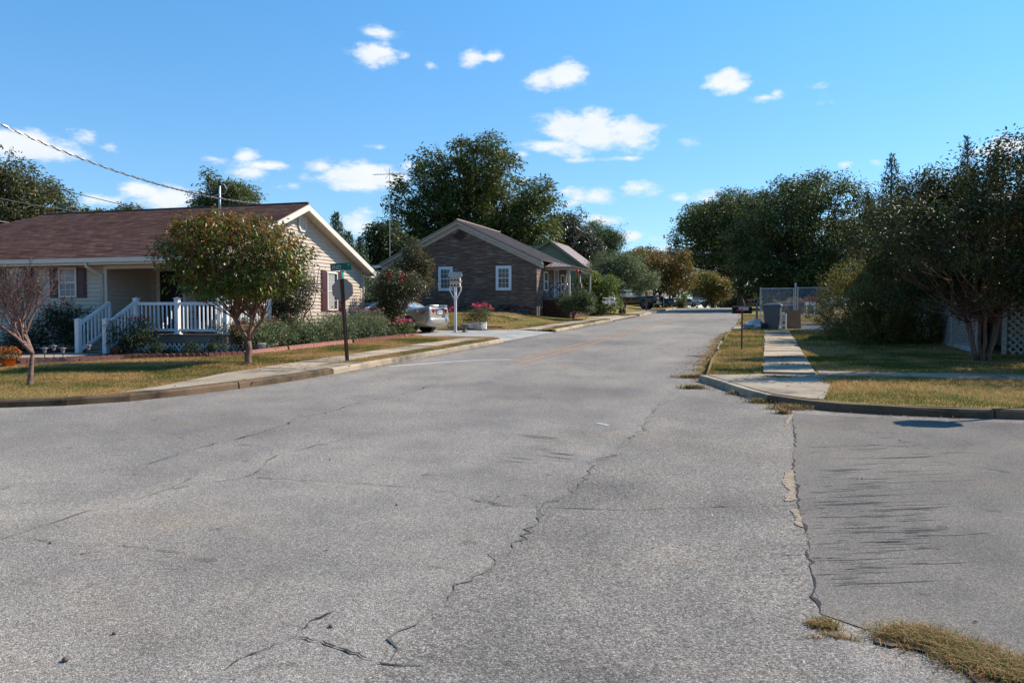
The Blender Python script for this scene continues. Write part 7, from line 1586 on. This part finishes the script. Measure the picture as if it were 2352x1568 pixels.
            sp.tube([(wx + wheel_r * .66 * math.cos(a), sy * (hw + .01), wheel_r + wheel_r * .66 * math.sin(a)) for a in np.linspace(0, 2 * PI, 22)], .012, 4, False); sp.build('rim', rim, wh)
    # windscreens
    def screen(x0, k0, x1, k1, nm):
        dz = .016; P_ = lambda x, k, s: (x, s * hw * (.80 - .17 * k), bz + (top - bz) * k); n = [(P_(x0, k0, -1)), (P_(x0, k0, 1)), (P_(x1, k1, 1)), (P_(x1, k1, -1))]; sx = 1 if x0 > 0 else -1
        n = [(a + sx * .022, b_, c_ + dz) for a, b_, c_ in n]; m_ = [(a - sx * .01, b_, c_ - .01) for a, b_, c_ in n]; MB().add(n + m_, [(0, 1, 2, 3), (7, 6, 5, 4), (0, 4, 5, 1), (1, 5, 6, 2), (2, 6, 7, 3), (3, 7, 4, 0)]).build(nm, gl, t)
    screen(cab[0][0] + .12, .10, cab[2][0] - .12, .90, 'windscreen')
    if kind == 'sedan': screen(hl - .82, .10, .62, .90, 'rear_window')
    elif kind == 'suv': screen(hl - .08, .12, hl - .4, .88, 'rear_window')
    else: screen(1.14, .16, 1.0, .85, 'rear_window')
    tl = mat('tail_light_red', (.42, .008, .012), .18, coat=.5)
    zt = deck - .26 if kind == 'sedan' else 1.0
    for sy in (-1, 1):
        if kind == 'sedan':
            b = MB(); y0, y1, y2 = sy * hw * .50, sy * hw * .83, sy * hw * .93
            vs = [(hl - .015, y0, zt + .06), (hl - .07, y1, zt - .03), (hl - .44, y2, zt - .03), (hl - .36, y2 * .985, zt + .08), (hl - .09, y1 * .98, zt + .17), (hl - .02, y0, zt + .17)]
            q = [(v[0] + .045, v[1] + sy * .05, v[2]) for v in vs]; b.add(vs + q, [tuple(range(6)), tuple(range(6, 12))[::-1]] + [(i, (i + 1) % 6, 6 + (i + 1) % 6, 6 + i) for i in range(6)]); b.build('tail_light', tl, t)
        else: MB().box(hl - .06, sy * hw * .84 - .05, .85, hl + .02, sy * hw * .84 + .07, 1.2).build('tail_light', tl, t)
        MB().box(-hl + .02, sy * hw * .6 - .16, .62, -hl + .10, sy * hw * .6 + .16, .76).build('headlight', glass_c, t, bevel=.03)
    if kind != 'sedan': MB().box(hl - .02, -hw * .95, .52, hl + .14, hw * .95, .68).build('bumper', chrome, t, bevel=.03)
    pl = MB().box(hl + .005, -.15, zt - .02 if kind == 'sedan' else .7, hl + .02, .15, zt + .13 if kind == 'sedan' else .85).build('license_plate', mat('plate_white', (.6, .62, .64), .4), t)
    return t
silver = mat('silver_gold_paint', (.52, .47, .41), .30, .5, var=.03, coat=.8)
sc_ = car('parked_car', 'silver-beige sedan with red tail lights parked in the near driveway', (-14.95, 31.55, lawn(-15.0, 31.6) + .015), math.radians(-7), silver, 4.7, 1.76, 1.42, deck=1.02)
hl = 2.35
b = loft([(hl - .34, [(.70, 1.03), (.70, 1.04), (.3, 1.05)]), (hl - .12, [(.70, 1.05), (.70, 1.105), (.3, 1.115)]), (hl - .03, [(.68, 1.03), (.68, 1.10), (.3, 1.11)])]); b.build('spoiler', silver, sc_, smooth=True)
MB().box(hl + .0, -.36, .90, hl + .03, .36, .935).build('garnish', mat('dark_garnish', (.10, .10, .10), .3, .4), sc_); MB().box(hl + .003, -.27, .72, hl + .006, .27, .90).build('plate_recess', silver, sc_)
b = loft([(hl - .45, [(.90, .30), (.90, .50), (.87, .60), (.5, .61)]), (hl - .02, [(.86, .28), (.88, .48), (.85, .60), (.5, .61)]), (hl + .09, [(.72, .30), (.76, .48), (.70, .58), (.4, .60)])]); bo = b.build('bumper', silver, sc_, smooth=True); m_ = bo.modifiers.new('s', 'SUBSURF'); m_.levels = 1; m_.render_levels = 1
for a in (PI / 2, PI / 2 + 2 * PI / 3, PI / 2 + 4 * PI / 3):
    c_, s__ = math.cos(a) * .028, math.sin(a) * .028; MB().add([(hl + .012, c_ * 0, 1.0 + 0), (hl + .012, c_ * 1 - s__ * .55, 1.0 + s__ + c_ * .55), (hl + .012, c_ * 2, 1.0 + s__ * 2), (hl + .012, c_ + s__ * .55, 1.0 + s__ - c_ * .55), (hl - .02, c_, 1.0 + s__)], [(0, 1, 2, 3), (0, 1, 4), (1, 2, 4), (2, 3, 4), (3, 0, 4)]).build('emblem', mat('dark_garnish', (.10, .10, .10), .3), sc_)
b = MB()
for i in range(4): b.box(hl + .0205, -.11 + i * .06, .80, hl + .022, -.07 + i * .06, .86)
b.build('plate_marks', mat('plate_ink', (.10, .11, .18), .6), sc_)
MB().box(hl - .7, -.895, .80, hl - .55, -.889, .94).build('fuel_flap', silver, sc_)
bp = mat('black_car_paint', (.008, .009, .011), .16, .0, var=.05, coat=1.0)
q = spot(1468, 81)
car('pickup_truck', 'big black pickup with five-spoke chrome wheels beyond the feathery shrubs', (q.x - 1.0, q.y, lawn(q.x, q.y) + .02), math.radians(-4), bp, 5.8, 2.0, 1.92, kind='pickup', wheel_r=.43, cat='pickup')
def far_car(px, s, *a, **k):
    q = spot(px, s); return car(*a[:2], (q.x, q.y, T(q.y) + .12), *a[2:], **k)
far_car(1502, 96, 'parked_car', 'dark blue sedan behind the kerb, next beyond the pickup', math.radians(12), mat('navy_paint', (.012, .03, .07), .2, coat=1.0), 4.5, 1.75, 1.4, detail=False, group='cars parked down the street')
far_car(1572, 132, 'parked_car', 'tan sedan half hidden by the sapling on the far kerb', math.radians(10), mat('tan_paint', (.26, .25, .21), .3, .5, coat=.6), 4.7, 1.78, 1.42, detail=False, group='cars parked down the street')
far_car(1640, 140, 'parked_car', 'black sport utility vehicle beyond the yellow-orange tree', math.radians(8), bp, 4.9, 1.9, 1.85, kind='suv', wheel_r=.38, detail=False, group='cars parked down the street')
far_car(1672, 155, 'pickup_truck', 'white pickup truck right of the black sport utility vehicle', math.radians(60), mat('white_car_paint', (.7, .7, .7), .3, coat=.8), 5.4, 1.9, 1.8, kind='pickup', wheel_r=.38, detail=False, group='cars parked down the street')
far_car(1700, 165, 'parked_car', 'dark green car farthest right of the parked row', math.radians(40), mat('dark_green_paint', (.012, .03, .035), .3, coat=.8), 4.5, 1.8, 1.6, kind='suv', wheel_r=.34, detail=False, group='cars parked down the street')

# ================================================================== FAR STREET THINGS
up = thing('utility_pole', 'brown wooden street-lamp pole beside the far kerb', 'utility pole', (*spot(1538, 97)[:2], T(95))); MB().tube([(0, 0, -.3), (0, 0, 7.2)], [.14, .10], 10).build('pole', wood, up); MB().tube([(0, 0, 6.6), (1.2, 0, 7.2), (2.0, 0, 7.25)], .035, 6).build('arm', steel, up); MB().lathe([(.02, 0), (.16, .05), (.2, .16), (.12, .24)], 10).xf(Matrix.Translation((2.1, 0, 7.05))).build('lamp_head', mat('lamp_grey', (.45, .48, .5), .4), up)
p2 = thing('sign_post', 'thin grey metal post standing left of the brown pole', 'post', (*spot(1524, 92)[:2], T(90))); MB().tube([(0, 0, -.2), (0, 0, 2.6)], .035, 6).build('post', steel, p2)
bbd = thing('yard_board', 'pale blue-grey board on posts in front of the white bungalow', 'board', (*spot(1604, 128)[:2], T(125))); MB().box(-.9, 0, 1.2, .9, .05, 2.8).build('panel', mat('pale_blue_board', (.25, .33, .45), .6), bbd); MB().box(-.85, 0, -.1, -.78, .05, 1.2).box(.78, 0, -.1, .85, .05, 1.2).build('leg', woodg, bbd)
wp2 = thing('flower_pot', 'white planter of dry flowers near the toy tractor', 'planter', (*spot(1366, 70)[:2], lawn(*spot(1366, 70)[:2]))); MB().lathe([(.2, 0), (.3, .5), (.33, .55), (.25, .55)], 12).build('pot', white, wp2, smooth=True)
P = lumpy((0, 0, .68), [(0, 0, 0, .3)], 500, .7, .4)[0]; V, Fc = leaves_at(P, P, .07, .5); fast_obj('foliage', fast_mesh('foliage', V, Fc, leafM, np.repeat(tints(500, [(.2, .14, .04), (.12, .12, .03)]), 4, axis=0)), wp2, 'stuff')
tr = thing('toy_tractor', 'green toy tractor with yellow wheels pulling a cart near the far driveway', 'toy tractor', (*spot(1402, 73)[:2], lawn(*spot(1402, 73)[:2]))); gm = mat('tractor_green', (.02, .10, .03), .4); ym = mat('wheel_yellow', (.6, .42, .03), .5)
MB().box(.1, -.22, .28, .85, .22, .52).box(-.3, -.25, .25, .1, .25, .40).build('body', gm, tr, bevel=.03); MB().box(-.28, -.15, .40, -.1, .15, .75).build('seat', ym, tr, bevel=.03); MB().box(-1.3, -.3, .3, -.45, .3, .55).build('cart', gm, tr, bevel=.02); MB().tube([(.1, 0, .52), (0, 0, .72)], .02, 5).build('steering_column', black, tr)
for x, r in ((.7, .17), (-.15, .24), (-.9, .2)):
    for sy in (-.33, .28): wh = MB().tube([(x, sy, r), (x, sy + .1, r)], r, 14).build('wheel', rubber, tr); MB().tube([(x, sy - .01, r), (x, sy + .11, r)], r * .55, 10).build('rim', ym, wh)
for i, (px, py, s, lab) in enumerate([(1398, 690, 56.5, 'white stretched cobweb decoration hanging low on the shrubs'), (1440, 674, 60, 'white stretched cobweb decoration across the feathery shrub, right of the first')]):
    c = spot(px, s); c.z = EYE + (HZP - py) / F_PX * s; t = thing('cobweb_decoration', lab, 'decoration', tuple(c), 0, 'cobweb decorations on the shrubs'); b = MB(); R = random.Random(i + 3)
    for k in range(26):
        a = R.uniform(0, 2 * PI); l = R.uniform(.25, .75 if i == 0 else 1.1); e = Vector((math.cos(a) * l, R.uniform(-.3, .1), math.sin(a) * l * (.8 if i == 0 else .35))); st_ = Vector((R.uniform(-.5, .5), -.1, R.uniform(-.3, .3))); md = (st_ + e) / 2 + Vector((0, 0, -.08)); b.tube([st_, md, e], [.022, .010, .005], 4)
    b.build('web', white, t)
for (px, py, c, lab) in [(1326, 624, (.6, .10, .02), 'orange paper ball hanging at the porch corner'), (1333, 625, (.06, .04, .16), 'purple paper ball hanging right of the orange one')]:
    c0 = spot(px, 51.5); c0.z = EYE + (HZP - py) / F_PX * 51.5; t = thing('paper_ball', lab, 'decoration', tuple(c0), 0, 'paper balls on the brown house porch'); MB().lathe([(.01, -.13), (.09, -.1), (.13, 0), (.09, .1), (.01, .13)], 12).build('ball', mat(lab[:10], c, .7), t, smooth=True); MB().tube([(0, 0, .13), (0, 0, .35)], .005, 4).build('string', black, t)
